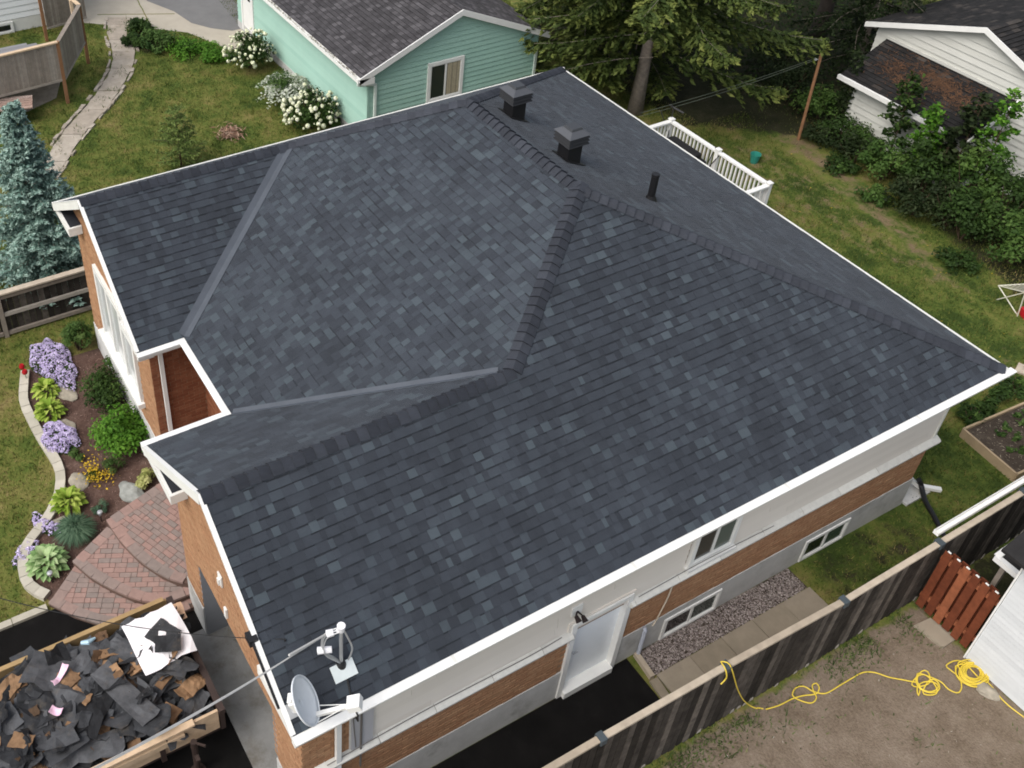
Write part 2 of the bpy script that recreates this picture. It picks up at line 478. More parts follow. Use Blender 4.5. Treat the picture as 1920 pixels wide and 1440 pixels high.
L_spruce = leaf_mat('spruce_needles', [(0, (0.020, 0.034, 0.010)), (0.4, (0.050, 0.074, 0.019)), (0.75, (0.110, 0.138, 0.034)), (1, (0.185, 0.205, 0.055))], trans=0.15)
L_blue = leaf_mat('blue_spruce_needles', [(0, (0.055, 0.110, 0.088)), (0.5, (0.145, 0.240, 0.200)), (1, (0.31, 0.43, 0.37))], trans=0.1)
L_hedge = leaf_mat('hedge_leaf', [(0, (0.010, 0.021, 0.006)), (0.5, (0.024, 0.048, 0.011)), (0.85, (0.048, 0.090, 0.020)), (1, (0.085, 0.145, 0.030))])
L_hedgel = leaf_mat('hedge_light_leaf', [(0, (0.016, 0.036, 0.009)), (0.5, (0.042, 0.086, 0.018)), (1, (0.100, 0.165, 0.038))])
L_dark = leaf_mat('dark_leaf', [(0, (0.008, 0.014, 0.005)), (0.6, (0.020, 0.033, 0.011)), (1, (0.045, 0.062, 0.024))])
L_bright = leaf_mat('bright_leaf', [(0, (0.028, 0.082, 0.008)), (0.5, (0.060, 0.155, 0.015)), (1, (0.125, 0.26, 0.032))])
L_mid = leaf_mat('mid_leaf', [(0, (0.020, 0.048, 0.012)), (0.5, (0.045, 0.090, 0.020)), (1, (0.10, 0.16, 0.045))])
L_lime = leaf_mat('lime_leaf', [(0, (0.10, 0.18, 0.018)), (0.5, (0.22, 0.33, 0.042)), (1, (0.42, 0.50, 0.11))])
L_pale = leaf_mat('pale_hosta_leaf', [(0, (0.12, 0.22, 0.07)), (0.5, (0.24, 0.38, 0.15)), (1, (0.44, 0.56, 0.29))])
L_blueg = leaf_mat('blue_grass_leaf', [(0, (0.030, 0.062, 0.035)), (0.5, (0.065, 0.12, 0.07)), (1, (0.13, 0.20, 0.125))])
L_phlox = leaf_mat('phlox_petal', [(0, (0.34, 0.28, 0.46)), (0.5, (0.54, 0.46, 0.70)), (1, (0.76, 0.70, 0.86))], trans=0.2)
L_cream = leaf_mat('cream_petal', [(0, (0.60, 0.64, 0.34)), (0.5, (0.78, 0.80, 0.58)), (1, (0.86, 0.86, 0.78))], trans=0.15)
L_spirea = leaf_mat('spirea_petal', [(0, (0.28, 0.33, 0.22)), (0.5, (0.50, 0.54, 0.44)), (1, (0.72, 0.74, 0.68))], trans=0.15)
L_yellow = leaf_mat('yellow_petal', [(0, (0.40, 0.26, 0.02)), (1, (0.66, 0.46, 0.04))])
L_red = leaf_mat('red_petal', [(0, (0.32, 0.01, 0.015)), (1, (0.5, 0.02, 0.03))])
# ------------------------------------------------------------------ ground, roads, beds
def sheet(name, pts, z, m, kind='structure', **kw):
    mb = MB()
    mb.prism([(x, y, z) for x, y in pts], (0, 0, -0.05))
    return mb.build(name, m, kind=kind, **kw)

GX0, GX1, GY0, GY1, GS = -34.0, 10.0, -10.0, 36.0, 0.2
def pdist(x, y, poly):
    """signed distance to a polygon, positive inside"""
    d, c, j = 1e9, False, len(poly)-1
    for i in range(len(poly)):
        ax, ay = poly[j]; bx, by = poly[i]
        if (by > y) != (ay > y) and x < (ax-bx)*(y-by)/(ay-by)+bx:
            c = not c
        t = max(0, min(1, ((x-ax)*(bx-ax)+(y-ay)*(by-ay))/((bx-ax)**2+(by-ay)**2)))
        d = min(d, math.hypot(x-ax-t*(bx-ax), y-ay-t*(by-ay)))
        j = i
    return d if c else -d
GROUND_TONES = {
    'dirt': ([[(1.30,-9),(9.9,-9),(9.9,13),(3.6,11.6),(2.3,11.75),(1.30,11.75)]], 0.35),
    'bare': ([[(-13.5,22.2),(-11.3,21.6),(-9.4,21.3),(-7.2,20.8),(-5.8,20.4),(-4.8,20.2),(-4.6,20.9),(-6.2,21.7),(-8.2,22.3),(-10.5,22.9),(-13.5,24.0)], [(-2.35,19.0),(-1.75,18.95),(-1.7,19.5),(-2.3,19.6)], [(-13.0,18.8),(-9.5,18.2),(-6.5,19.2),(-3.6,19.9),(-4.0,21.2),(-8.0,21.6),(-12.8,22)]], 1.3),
    'lush_shade': ([[(-33,-9.5),(-13.8,-9.5),(-13.8,1.5),(-12.5,13.9),(-16,20),(-33,20)], [(-12,13.5),(1.2,10.2),(1.2,20),(-4,22),(-12,22)]], 1.6),  # greener turf; on the back lawn tree shade is painted into it
    'shade': ([[(-0.4,10.4),(1.15,10.4),(1.15,13.6),(-0.4,13.3)], [(-22,19.2),(-13.8,20.0),(-11.4,22.9),(-9.2,23.4),(-7,22.5),(-4,21.8),(0,20.6),(9,19),(9,35),(-22,35)], [(1.3,11.9),(5,11.9),(5,18),(1.3,18)], [(-26.4,8.0),(-25.8,6.9),(-26.9,6.7),(-27.4,7.5)]], 0.9),  # dark floor under trees; beside the house it paints shade onto the grass
}
gn, gm = int((GX1-GX0)/GS), int((GY1-GY0)/GS)
gx_, gy_ = np.linspace(GX0, GX1, gn+1), np.linspace(GY0, GY1, gm+1)
V = np.array([(x, y, 0.0) for y in gy_ for x in gx_])
ii, jj = np.meshgrid(np.arange(gn), np.arange(gm))
F = np.stack([jj*(gn+1)+ii, jj*(gn+1)+ii+1, (jj+1)*(gn+1)+ii+1, (jj+1)*(gn+1)+ii], -1).reshape(-1, 4)
nb0 = len(V)
out = [(-160,-160,0),(160,-160,0),(160,160,0),(-160,160,0)]
V = np.vstack([V, np.array(out)])
c00, c10, c11, c01 = 0, gn, (gm+1)*(gn+1)-1, gm*(gn+1)
F = np.vstack([F, [(nb0,nb0+1,c10,c00),(nb0+1,nb0+2,c11,c10),(nb0+2,nb0+3,c01,c11),(nb0+3,nb0,c00,c01)]])
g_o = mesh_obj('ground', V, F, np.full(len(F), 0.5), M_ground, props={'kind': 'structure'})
for nm, (polys, soft) in GROUND_TONES.items():
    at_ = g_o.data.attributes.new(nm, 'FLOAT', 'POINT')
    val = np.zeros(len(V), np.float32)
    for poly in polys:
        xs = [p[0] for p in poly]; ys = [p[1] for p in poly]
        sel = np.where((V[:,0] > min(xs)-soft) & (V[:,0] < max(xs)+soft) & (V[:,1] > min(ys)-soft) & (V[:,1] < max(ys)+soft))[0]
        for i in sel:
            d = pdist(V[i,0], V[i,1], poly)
            val[i] = max(val[i], min(1, max(0, 0.5+d/soft))*({'lush_shade': 0.3 if poly[0][0] < -20 else 0.55, 'bare': 0.36 if abs(poly[0][0]+13) < 0.1 else 0.56}.get(nm, 1) if nm != 'shade' or poly[0][0] < -1 or poly[0][0] > 1 else 0.5))
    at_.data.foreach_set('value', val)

def wobble(pts, amp=0.12, step=0.35, seed=0):
    """polygon outline with an uneven edge"""
    out = []
    n = len(pts)
    for i in range(n):
        a, b = Vector(pts[i]), Vector(pts[(i+1) % n])
        k = max(1, int((b-a).length/step))
        d = (b-a).normalized()
        s = Vector((-d.y, d.x))
        for j in range(k):
            p = a.lerp(b, j/k)
            w = noise.noise(Vector((p.x*1.7, p.y*1.7, seed)))*amp*2 + noise.noise(Vector((p.x*5, p.y*5, seed)))*amp
            out.append(tuple(p + s*w))
    return out

def flat(name, pts, z, m):
    me = bpy.data.meshes.new(name)
    bm = bmesh.new()
    vs = [bm.verts.new((x, y, z)) for x, y in pts]
    f = bm.faces.new(vs)
    if f.normal.z < 0:
        f.normal_flip()
    bmesh.ops.triangulate(bm, faces=[f])
    bm.to_mesh(me); bm.free()
    me.materials.append(m)
    o = bpy.data.objects.new(name, me)
    COL.objects.link(o)
    o['kind'] = 'structure'
    return o

flat('driveway', [(-6.0,-14), (1.12,-14), (1.12,6.42), (-0.38,6.42), (-0.38,0.43), (-4.97,0.43), (-4.97,-0.3), (-5.35,-1.25), (-6.0,-1.85)], 0.012, M_asphalt)
flat('mulch_bed', [(-12.25,1.05), (-12.3,-0.75), (-11.9,-0.8), (-11.25,-1.03), (-10.0,-0.98), (-9.3,-0.9), (-8.5,-1.1), (-7.95,-1.45), (-7.55,-1.9), (-7.12,-2.12), (-6.65,-2.1), (-6.15,-1.9), (-6.6,-1.2), (-7.1,-0.4), (-7.45,0.6), (-7.5,1.92), (-7.9,1.92), (-7.9,1.02)], 0.010, M_mulch)
flat('neighbour_drive', [(-29.2,5.7), (-27.55,7.75), (-26.75,8.75), (-24.9,9.5), (-24.2,10.55), (-26.45,10.55), (-60,14), (-60,4)], 0.008, M_drive)
flat('neighbour_road', [(-29.9,8.4), (-28.6,8.95), (-27.4,9.15), (-26.7,9.6), (-26.15,10.2), (-26.2,11.0), (-60,16), (-60,9.5)], 0.014, M_oldasph)
# the cracked joints of the neighbour's concrete
mb = MB()
for a, b in (((-27.55,7.75),(-30.5,8.15)), ((-27.2,8.2),(-28.55,6.5)), ((-28.4,8.9),(-29.6,6.4))):
    n = 8
    for i in range(n):
        p, q = Vector((*a,0)).lerp(Vector((*b,0)), i/n), Vector((*a,0)).lerp(Vector((*b,0)), (i+1)/n)
        mb.bar(p+Vector((0,0,0.010)), q+Vector((RND.uniform(-.02,.02),RND.uniform(-.02,.02),0.010)), 0.035, 0.012)
mb.build('drive_crack_weeds', M_ground, kind='stuff')

# gravel strip and slab walk beside the house
flat('gravel_bed', [(-0.38,6.62), (0.10,6.62), (0.10,10.3), (-0.38,10.3)], 0.010, M_darksoil)
n = 5200
P = np.column_stack([RNG.uniform(-0.38, 0.10, n), RNG.uniform(6.62, 10.28, n), np.full(n, 0.012)])
sz = RNG.uniform(0.008, 0.022, n)
octv = np.array([(1,0,0),(0,1,0),(-1,0,0),(0,-1,0),(0,0,0.8)], float)
V = (P[:, None, :] + octv[None]*sz[:, None, None]*RNG.uniform(0.6, 1.3, (n, 5, 1))).reshape(-1, 3)
F = (np.arange(n)[:, None, None]*5 + np.array([(0,1,4),(1,2,4),(2,3,4),(3,0,4)])[None]).reshape(-1, 3)
mesh_obj('gravel', V, F, np.repeat(RNG.random(n), 4), M_gravel, props={'kind': 'stuff'})

wk = thing('slab_walk', 'tan concrete slab walk between the gravel strip and the side fence', 'walkway', (0.6, 6.7, 0))
y = 6.66
while y < 10.3:
    l = 0.74
    mb = MB(); mb.box(0.115, y, 0, 1.1, min(y+l-0.012, 10.32), 0.035+RND.uniform(-.004,.006), RND.random())
    mb.build('slab', M_slab, wk)
    y += l
tb = MB(); tb.bar((-0.36,6.60,0.05), (0.12,6.55,0.05), 0.09, 0.10, t=.4)
e = tb.build('timber_edging', M_rail)
tag(e, 'short tan timber edging between black asphalt and gravel', 'edging')
tb = MB(); tb.bar((0.15,6.55,0.03), (1.1,6.46,0.03), 0.16, 0.05, t=.2)
tag(tb.build('edging_slab', M_slab), 'narrow tan slab along the end of the black asphalt', 'edging')

# kerb between lawn and driveway
kb = thing('lawn_kerb', 'pale concrete kerb between the front lawn and the black driveway', 'kerb', (-6.05,-2.0,0))
for k in range(10):
    mb = MB(); mb.box(-6.13, -2.0-0.62*(k+1)+0.012, -0.02, -6.0, -2.0-0.62*k, 0.075+RND.uniform(-.004,.004), RND.random())
    mb.build('kerb_block', M_kerb, kb)

# curved edging of the flower bed
outer = [(-12.26,-0.85), (-11.8,-1.0), (-11.29,-1.13), (-10.6,-1.12), (-10.03,-1.08), (-9.33,-1.0), (-8.95,-1.02), (-8.5,-1.18), (-8.08,-1.5), (-7.65,-2.0), (-7.4,-2.16), (-7.11,-2.24), (-6.8,-2.27), (-6.5,-2.19), (-6.17,-1.96)]
def resample(pts, step):
    pts = [Vector((*p, 0)) if len(p) == 2 else Vector(p) for p in pts]
    # Catmull-Rom
    fine = []
    for i in range(len(pts)-1):
        p0, p1, p2, p3 = pts[max(i-1,0)], pts[i], pts[i+1], pts[min(i+2,len(pts)-1)]
        for k in range(12):
            t = k/12
            fine.append(0.5*((2*p1)+(p2-p0)*t+(2*p0-5*p1+4*p2-p3)*t*t+(3*p1-p0-3*p2+p3)*t**3))
    fine.append(pts[-1])
    out, acc = [fine[0]], 0
    for a, b in zip(fine, fine[1:]):
        L = (b-a).length
        while acc + L >= step:
            a = a.lerp(b, (step-acc)/L)
            L = (b-a).length
            acc = 0
            out.append(a)
        acc += L
    return out
ed = thing('bed_edging', 'curved pale block edging around the mulched flower bed', 'edging', (-8.5,-1.2,0))
line = resample(outer, 0.235)
for i in range(len(line)-1):
    a, b = line[i], line[i+1]
    d = (b-a).normalized(); s = Vector((-d.y, d.x, 0))*0.19
    a0 = line[max(i-1,0)]; b0 = line[min(i+2,len(line)-1)]
    da = (b-a0).normalized(); db = (b0-a).normalized()
    sa, sb = Vector((-da.y,da.x,0))*0.19, Vector((-db.y,db.x,0))*0.19
    g_ = d*0.004
    mb = MB()
    zt = 0.10+RND.uniform(-.006,.006)
    mb.prism([a+g_, b-g_, b-g_+sb, a+g_+sa], (0,0,zt), RND.random())
    mb.build('edging_block', M_kerb, ed)

# ------------------------------------------------------------------ the brick house
HZ = 3.85                                  # eave height
A_ = Vector((0,0,HZ)); B_ = Vector((0,13.8,HZ)); RL_ = Vector((-12.66,13.8,HZ))
P2_ = Vector((-4.70,7.59,6.79)); P1_ = Vector((-7.99,7.59,6.79))
G_ = Vector((-2.68,0,5.525)); J_ = Vector((-2.68,4.965,5.525))
GL_ = Vector((-5.36,0,HZ)); IC_ = Vector((-5.36,1.49,HZ))
IL_ = Vector((-7.49,1.49,HZ)); LR_ = Vector((-7.49,0.635,HZ))
LP_ = Vector((-10.08,0.635,5.475)); LL_ = Vector((-12.66,0.635,HZ)); LJ_ = Vector((-10.08,4.87,5.475))

house = thing('brick_house', 'brick bungalow with a big new charcoal shingle roof and white gutters', 'house', (-6, 7, 0))
roof = MB()
planes_poly = {
    'right': [A_, B_, P2_, J_, G_], 'front': [IL_, IC_, J_, P2_, P1_, LJ_], 'wing': [GL_, G_, J_, IC_],
    'leftwing': [IL_, LJ_, LP_, LR_], 'left': [LL_, LP_, LJ_, P1_, RL_], 'rear': [B_, RL_, P1_, P2_]}
for k, poly in planes_poly.items():
    roof.prism(poly, (0, 0, -0.10))
roof_o = roof.build('roof', M_cap, house)

def clip(poly, a, b):
    """keep the part of a 2-D polygon left of a->b"""
    out = []
    n = len(poly)
    def side(p):
        return (b[0]-a[0])*(p[1]-a[1]) - (b[1]-a[1])*(p[0]-a[0])
    for i in range(n):
        p, q = poly[i], poly[(i+1) % n]
        sp, sq = side(p), side(q)
        if sp >= 0:
            out.append(p)
        if (sp > 0 and sq < 0) or (sp < 0 and sq > 0):
            t = sp/(sp-sq)
            out.append((p[0]+(q[0]-p[0])*t, p[1]+(q[1]-p[1])*t))
    return out

def area2(poly):
    return abs(sum(poly[i][0]*poly[(i+1) % len(poly)][1]-poly[(i+1) % len(poly)][0]*poly[i][1] for i in range(len(poly))))/2

def shingle_pieces(o, U, Vv, polys, expo=0.143, wr=(0.10, 0.34), lift=0.011, seed=1, light=0.22, band=0.15, pband=0.42):
    """the tabs of a laminated roof: (top polygon in world space, height at each corner, tint)"""
    o, U, Vv = Vector(o), Vector(U).normalized(), Vector(Vv).normalized()
    Nn = U.cross(Vv).normalized()
    r = random.Random(seed)
    umin = min(p[0] for q in polys for p in q); umax = max(p[0] for q in polys for p in q)
    vmax = max(p[1] for q in polys for p in q)
    res = []
    v0, row = 0.0, 0
    while v0 < vmax:
        u = umin - r.uniform(0, 0.3)
        raised = r.random() < 0.5
        while u < umax:
            w = r.uniform(*wr)
            hx = 0.003 if raised else 0.0
            if r.random() < light:
                t = r.uniform(0.58, 0.92)
            else:
                t = r.uniform(0.12, 0.6)
            if not raised:
                t *= 0.85
            rect = [(u+0.0005, v0), (u+w-0.0005, v0), (u+w-0.0005, v0+expo), (u+0.0005, v0+expo)]
            for q in polys:
                c = rect
                for i in range(len(q)):
                    c = clip(c, q[i], q[(i+1) % len(q)])
                    if len(c) < 3:
                        break
                if len(c) >= 3 and area2(c) > 2e-4:
                    top = [o + U*a + Vv*b + Nn*(hx + lift*(1-(b-v0)/expo) + 0.002) for a, b in c]
                    bot = [o + U*a + Vv*b + Nn*0.0005 for a, b in c]
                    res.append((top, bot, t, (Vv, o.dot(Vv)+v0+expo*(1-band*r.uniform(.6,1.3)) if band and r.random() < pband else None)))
            u += w
            raised = not raised if r.random() < 0.85 else raised
        v0 += expo
        row += 1
    return res

def add_piece(mb, top, bot, t, cut=None):
    """a tab; its head carries the dark granule band that laminated shingles are made with"""
    n = len(top)
    mb.add(top+bot, [(i, n+i, n+(i+1) % n, (i+1) % n) for i in range(n)], t*0.5)
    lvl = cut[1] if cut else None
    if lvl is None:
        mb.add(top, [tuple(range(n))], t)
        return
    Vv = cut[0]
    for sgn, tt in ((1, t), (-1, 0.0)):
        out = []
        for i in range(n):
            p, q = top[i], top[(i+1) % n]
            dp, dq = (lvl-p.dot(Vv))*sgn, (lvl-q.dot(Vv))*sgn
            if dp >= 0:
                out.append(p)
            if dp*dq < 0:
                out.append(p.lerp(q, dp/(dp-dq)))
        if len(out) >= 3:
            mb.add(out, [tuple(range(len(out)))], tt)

def lay_shingles(pieces, m, parent, n_ind, frame_only=True):
    sc = []
    for top, bot, t, ct in pieces:
        q = [pix(p) for p in top]
        inside = all(0 < a[0] < 1920 and 0 < a[1] < 1440 for a in q)
        sc.append(area2([(a[0], a[1]) for a in q]) if inside else 0)
    order = sorted(range(len(pieces)), key=lambda i: -sc[i])
    ind = set(order[:n_ind])
    mb = MB()
    for i, (top, bot, t, ct) in enumerate(pieces):
        if i in ind:
            one = MB(); add_piece(one, top, bot, t, ct)
            one.build('shingle', m, parent)
        else:
            add_piece(mb, top, bot, t, ct)
    if mb.V:
        mb.build('shingle', m, parent, kind='stuff')

def hat(v):
    return Vector(v).normalized()
SR = math.hypot(4.70, 2.94); v1 = SR*2.68/4.70; uh = 13.8 - 6.21*(2.68/4.70)
pieces = []
pieces += shingle_pieces(A_, (0,1,0), (-4.70,0,2.94), [[(-0.01,0),(13.8,0),(uh,v1),(-0.01,v1)], [(4.965,v1),(uh,v1),(7.59,SR)]], seed=1, wr=(0.07,0.20), light=0.30, band=0.16, pband=0.55)  # heavier bands paint this slope darker than the front one
sf = math.hypot(6.10, 2.94); vj = sf*(4.965-1.49)/6.10; vlj = sf*(4.87-1.49)/6.10
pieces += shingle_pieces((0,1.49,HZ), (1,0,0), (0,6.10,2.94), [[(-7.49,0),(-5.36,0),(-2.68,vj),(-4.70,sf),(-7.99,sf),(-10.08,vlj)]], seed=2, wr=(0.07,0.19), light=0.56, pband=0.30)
sw = math.hypot(2.68, 1.675)
pieces += shingle_pieces((-5.36,0,HZ), (0,-1,0), (2.68,0,1.675), [[(-1.49,0),(0.01,0),(0.01,sw),(-4.965,sw)]], seed=3, wr=(0.10,0.30), light=0.45)
sl = math.hypot(2.59, 1.625)
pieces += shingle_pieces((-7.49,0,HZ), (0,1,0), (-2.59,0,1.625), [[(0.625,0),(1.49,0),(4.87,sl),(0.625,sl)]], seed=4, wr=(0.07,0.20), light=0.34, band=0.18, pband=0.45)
sb = math.hypot(6.21, 2.94)
pieces += shingle_pieces((0,13.8,HZ), (-1,0,0), (0,-6.21,2.94), [[(0,0),(12.66,0),(7.99,sb),(4.70,sb)]], seed=5, wr=(0.12,0.34), light=0.34)
SLf = math.hypot(4.67, 2.94)
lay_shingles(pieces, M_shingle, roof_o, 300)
# the plane that slopes away from the camera is hidden: one sheet of shingle courses
left_p = shingle_pieces((-12.66,0,HZ), (0,-1,0), (4.67,0,2.94), [[(-13.8,0),(-0.635,0),(-0.635,SLf*2.58/4.67),(-10.37,SLf*2.58/4.67)],[(-10.37,SLf*2.58/4.67),(-4.87,SLf*2.58/4.67),(-7.59,SLf)]], seed=6, wr=(0.5,1.0))
mb = MB()
for tp, bt, t, ct in left_p:
    add_piece(mb, tp, bt, t, ct)
mb.build('shingle_course', M_shingle, roof_o, kind='stuff')

def ridge_caps(a, b, n1, n2, start=0.0, expo=0.165, hw=0.142, end=0.0):
    """bent cap shingles from a (low or near end) to b, each lapping the one before"""
    a, b = Vector(a), Vector(b)
    L = (b-a).length - end
    d = (b-a).normalized()
    s1 = hat(n1.cross(d)); s2 = hat(n2.cross(d))
    if s1.z > 0: s1 = -s1
    if s2.z > 0: s2 = -s2
    up = hat(Vector(n1)+Vector(n2))
    mb = MB()
    ln = expo*1.25
    def sec(off, h):
        o = a + d*off
        w = hw
        pts = [o+s1*w+n1*(h*0.55), o+s1*w*0.45+n1*(h*0.9)+up*0.004, o+up*(h*1.0+0.012), o+s2*w*0.45+n2*(h*0.9)+up*0.004, o+s2*w+n2*(h*0.55)]
        return pts
    p0 = sec(0, 0.060); p1 = sec(ln, 0.018)
    base = [q - up*0.05 for q in p0]
    vs = p0 + p1 + base
    fs = []
    for i in range(4):
        fs.append((i, i+1, 5+i+1, 5+i))
        fs.append((i+1, i, 10+i, 10+i+1))
    # orient outward
    nn = (vs[1]-vs[0]).cross(vs[6]-vs[0])
    if nn.dot(up) < 0:
        fs = [f[::-1] for f in fs]
    protos = []
    for k in range(3):
        m_ = MB(); m_.add(vs, fs, (0.2, 0.55, 0.9)[k])
        protos.append(m_)
    first = {}
    x = start
    while x < L - 0.05:
        k = RND.choice((0, 1, 1, 2, 0))
        if k not in first:
            o = protos[k].build('ridge_cap', M_cap, roof_o)
            o.location = o.location + d*x
            first[k] = (o, x)
        else:
            inst(first[k][0], d*(x-first[k][1]))
        x += expo
nR = hat((2.94,0,4.70)); nF = hat((0,-2.94,6.10)); nB = hat((0,2.94,6.21)); nW = hat((-1.675,0,2.68)); nLW = hat((1.625,0,2.59)); nL = hat((-2.94,0,4.67))
ridge_caps(P2_, P1_, nF, nB)
ridge_caps(J_, P2_, nF, nR)
ridge_caps(G_, J_, nR, nW)
ridge_caps(B_, P2_, nR, nB, start=0.05)
ridge_caps(RL_, P1_, nB, nL, start=0.05)
ridge_caps(LJ_, P1_, nF, nL)
ridge_caps(LP_, LJ_, nLW, nL)

# open metal valleys
def valley(a, b, n1, n2, w):
    a, b = Vector(a), Vector(b)
    d = hat(b-a)
    mid = hat(n1+n2)
    s1, s2 = hat(d.cross(n1)), hat(d.cross(n2))       # in-plane directions, pointing up each slope
    if s1.z < 0: s1 = -s1
    if s2.z < 0: s2 = -s2
    q = [a+s1*w+n1*0.022, a+s1*0.012+n1*0.020, a+s2*0.012+n2*0.020, a+s2*w+n2*0.022]
    q2 = [p+(b-a) for p in q]
    vs = q+q2
    fs = [(0,1,5,4),(1,2,6,5),(2,3,7,6)]
    if (vs[1]-vs[0]).cross(vs[4]-vs[0]).dot(mid) < 0:
        fs = [f[::-1] for f in fs]
    mb = MB(); mb.add(vs, fs)
    o_ = mb.build('valley_flashing', M_valley, roof_o)
    md = o_.modifiers.new('thick', 'SOLIDIFY'); md.thickness = 0.008; md.offset = -1
valley(IL_ + hat(LJ_-IL_)*0.02, IL_.lerp(LJ_, 0.985), nF, nLW, 0.125)
valley(IC_ + hat(J_-IC_)*0.02, IC_.lerp(J_, 0.955), nF, nW, 0.09)

# gutters and fascia
def gutter(a, b, out, w=0.125, h=0.125, name='gutter', m=None):
    """closed-face gutter hung along an eave from a to b; out = horizontal unit vector away from the roof"""
    a, b, out = Vector(a), Vector(b), Vector(out)
    z = Vector((0,0,1))
    prof = [(0.005,0.0),(w-0.012,0.004),(w,-0.006),(w,-0.03),(w*0.85,-h*0.75),(w*0.7,-h),(0.005,-h)]
    mb = MB()
    mb.prism([a+out*x+z*y for x, y in prof], b-a)
    # front lip roll
    mb.tube([a+out*w+z*-0.008, b+out*w+z*-0.008], 0.011, 6)
    go = mb.build(name, m or M_white, house)
    L = (b-a).length; d = (b-a)/L
    x = 2.3
    while x < L-0.5:                       # lapped seams
        sm = MB(); sm.prism([a+d*x+out*(px_*1.03)+z*(py_*1.02+0.002) for px_, py_ in prof], d*0.05); sm.build('seam', M_trimgrey, go)
        x += 3.05
    return go
gutter(A_+Vector((0,-0.03,0)), B_+Vector((0,0.13,0)), (1,0,0))
gutter(IL_+Vector((-0.02,0,0.0)), IC_+Vector((0.02,0,0.0)), (0,-1,0), w=0.115)
gutter(GL_+Vector((0,-0.03,0)), IC_+Vector((0,0.0,0)), (-1,0,0), w=0.115)
gutter(LR_+Vector((0,-0.03,0)), IL_+Vector((0,0.0,0)), (1,0,0), w=0.115)
gutter(LL_+Vector((0,-0.03,0)), RL_+Vector((0,0.12,0)), (-1,0,0), w=0.06, m=M_trimgrey)
gutter(B_+Vector((0.10,0.0,0)), RL_+Vector((-0.1,0,0)), (0,1,0), w=0.065, m=M_trimgrey)
def rake(a, b, y, m=M_white, h=0.19, top=0.012):
    a, b = Vector(a), Vector(b)
    mb = MB()
    z = Vector((0,0,1))
    mb.prism([a+z*top, b+z*top, b+z*(top-h), a+z*(top-h)], (0, -0.03, 0))
    mb.prism([a+z*(top+0.004)+Vector((0,0.03,0)), b+z*(top+0.004)+Vector((0,0.03,0)), b+z*(top+0.004)+Vector((0,-0.036,0)), a+z*(top+0.004)+Vector((0,-0.036,0))], (0,0,0.012))
    return mb.build('rake_fascia', m, house)
rake(A_, G_, 0, h=0.085)
rake(GL_, G_, 0)
rake(LR_, LP_, 0, h=0.085)
rake(LL_, LP_, 0)
# boxed returns under the gable corners, with dark felt tops
def eave_return(x0, x1, y0, y1, z):
    mb = MB(); mb.box(min(x0,x1), y0, z-0.20, max(x0,x1), y1, z-0.012)
    o = mb.build('eave_return', M_white, house)
    mb = MB(); mb.box(min(x0,x1)+0.05, y0+0.05, z-0.0115, max(x0,x1)-0.05, y1, z-0.004)
    mb.build('felt_top', M_darkfelt, o)
eave_return(-5.36, -4.25, 0.004, 0.275, HZ-0.02)
eave_return(-12.66, -11.66, 0.639, 0.915, HZ-0.02)
eave_return(-1.10, 0.0, 0.004, 0.275, HZ-0.02)
eave_return(-8.49, -7.49, 0.639, 0.915, HZ-0.02)
# soffits
mb = MB()
mb.box(-0.39, 0.45, HZ-0.16, -0.002, 13.42, HZ-0.12)
mb.box(-12.27, 13.42, HZ-0.16, -0.39, 13.79, HZ-0.12)
mb.box(-7.9, 1.5, HZ-0.16, -4.97, 1.9, HZ-0.12)
mb.build('soffit', M_white, house)

# ---- walls
def brick_face(mb, o, U, Nn, W_, H, inside=None, holes=(), bl=0.215, bh=0.0775, proud=0.006, dark=0.0):
    o, U, Nn = Vector(o), Vector(U), Vector(Nn)
    z = Vector((0,0,1))
    row = 0
    v = 0.0
    while v + bh*0.6 < H:
        u = -(bl*0.5 if row % 2 else 0.0)
        while u < W_:
            a, b = max(u+0.005, 0), min(u+bl-0.005, W_)
            cu, cv = (a+b)/2, v+bh/2
            ok = b-a > 0.03 and not any(h[0] < cu < h[1] and h[2] < cv < h[3] for h in holes)
            if ok and inside is not None:
                ok = inside(cu, v+bh)
            if ok:
                pr = proud+RND.uniform(-.003,.003)
                p = [o+U*a+z*(v+0.005), o+U*b+z*(v+0.005), o+U*b+z*(v+bh-0.005), o+U*a+z*(v+bh-0.005)]
                q = [x+Nn*pr for x in p]
                fs = [(4,5,6,7),(0,1,5,4),(1,2,6,5),(2,3,7,6),(3,0,4,7)]
                if U.cross(z).dot(Nn) < 0:
                    fs = [f[::-1] for f in fs]
                mb.add(p+q, fs, RND.uniform(.28, .75))
            u += bl
        v += bh
        row += 1

wall = MB()
FZ = 0.78                                     # top of the concrete foundation
T_ = HZ-0.14
# right side wall with door opening left as a recess, rear, left, wings
wall.box(-0.60, 0.29, FZ, -0.41, 4.90, 1.80)
wall.box(-0.60, 6.12, FZ, -0.41, 13.41, 1.80)
wall.box(-0.62, 0.29, 1.80, -0.43, 13.41, T_)
wall.box(-12.27, 13.20, FZ, -0.62, 13.41, T_)
wall.box(-12.27, 0.93, FZ, -12.06, 13.20, T_)
wall.box(-12.06, 0.93, FZ, -7.92, 1.24, T_)
wall.box(-8.10, 1.24, FZ, -7.92, 2.1, T_)
wall.box(-7.92, 1.92, FZ, -4.95, 2.1, T_)
wall.box(-4.95, 0.29, FZ, -4.75, 2.1, T_)
wall.box(-4.75, 0.29, FZ, -4.26, 0.50, T_)
wall.box(-4.26, 0.29, 2.05, -1.30, 0.50, T_)
wall.box(-1.30, 0.29, FZ, -0.60, 0.50, T_)
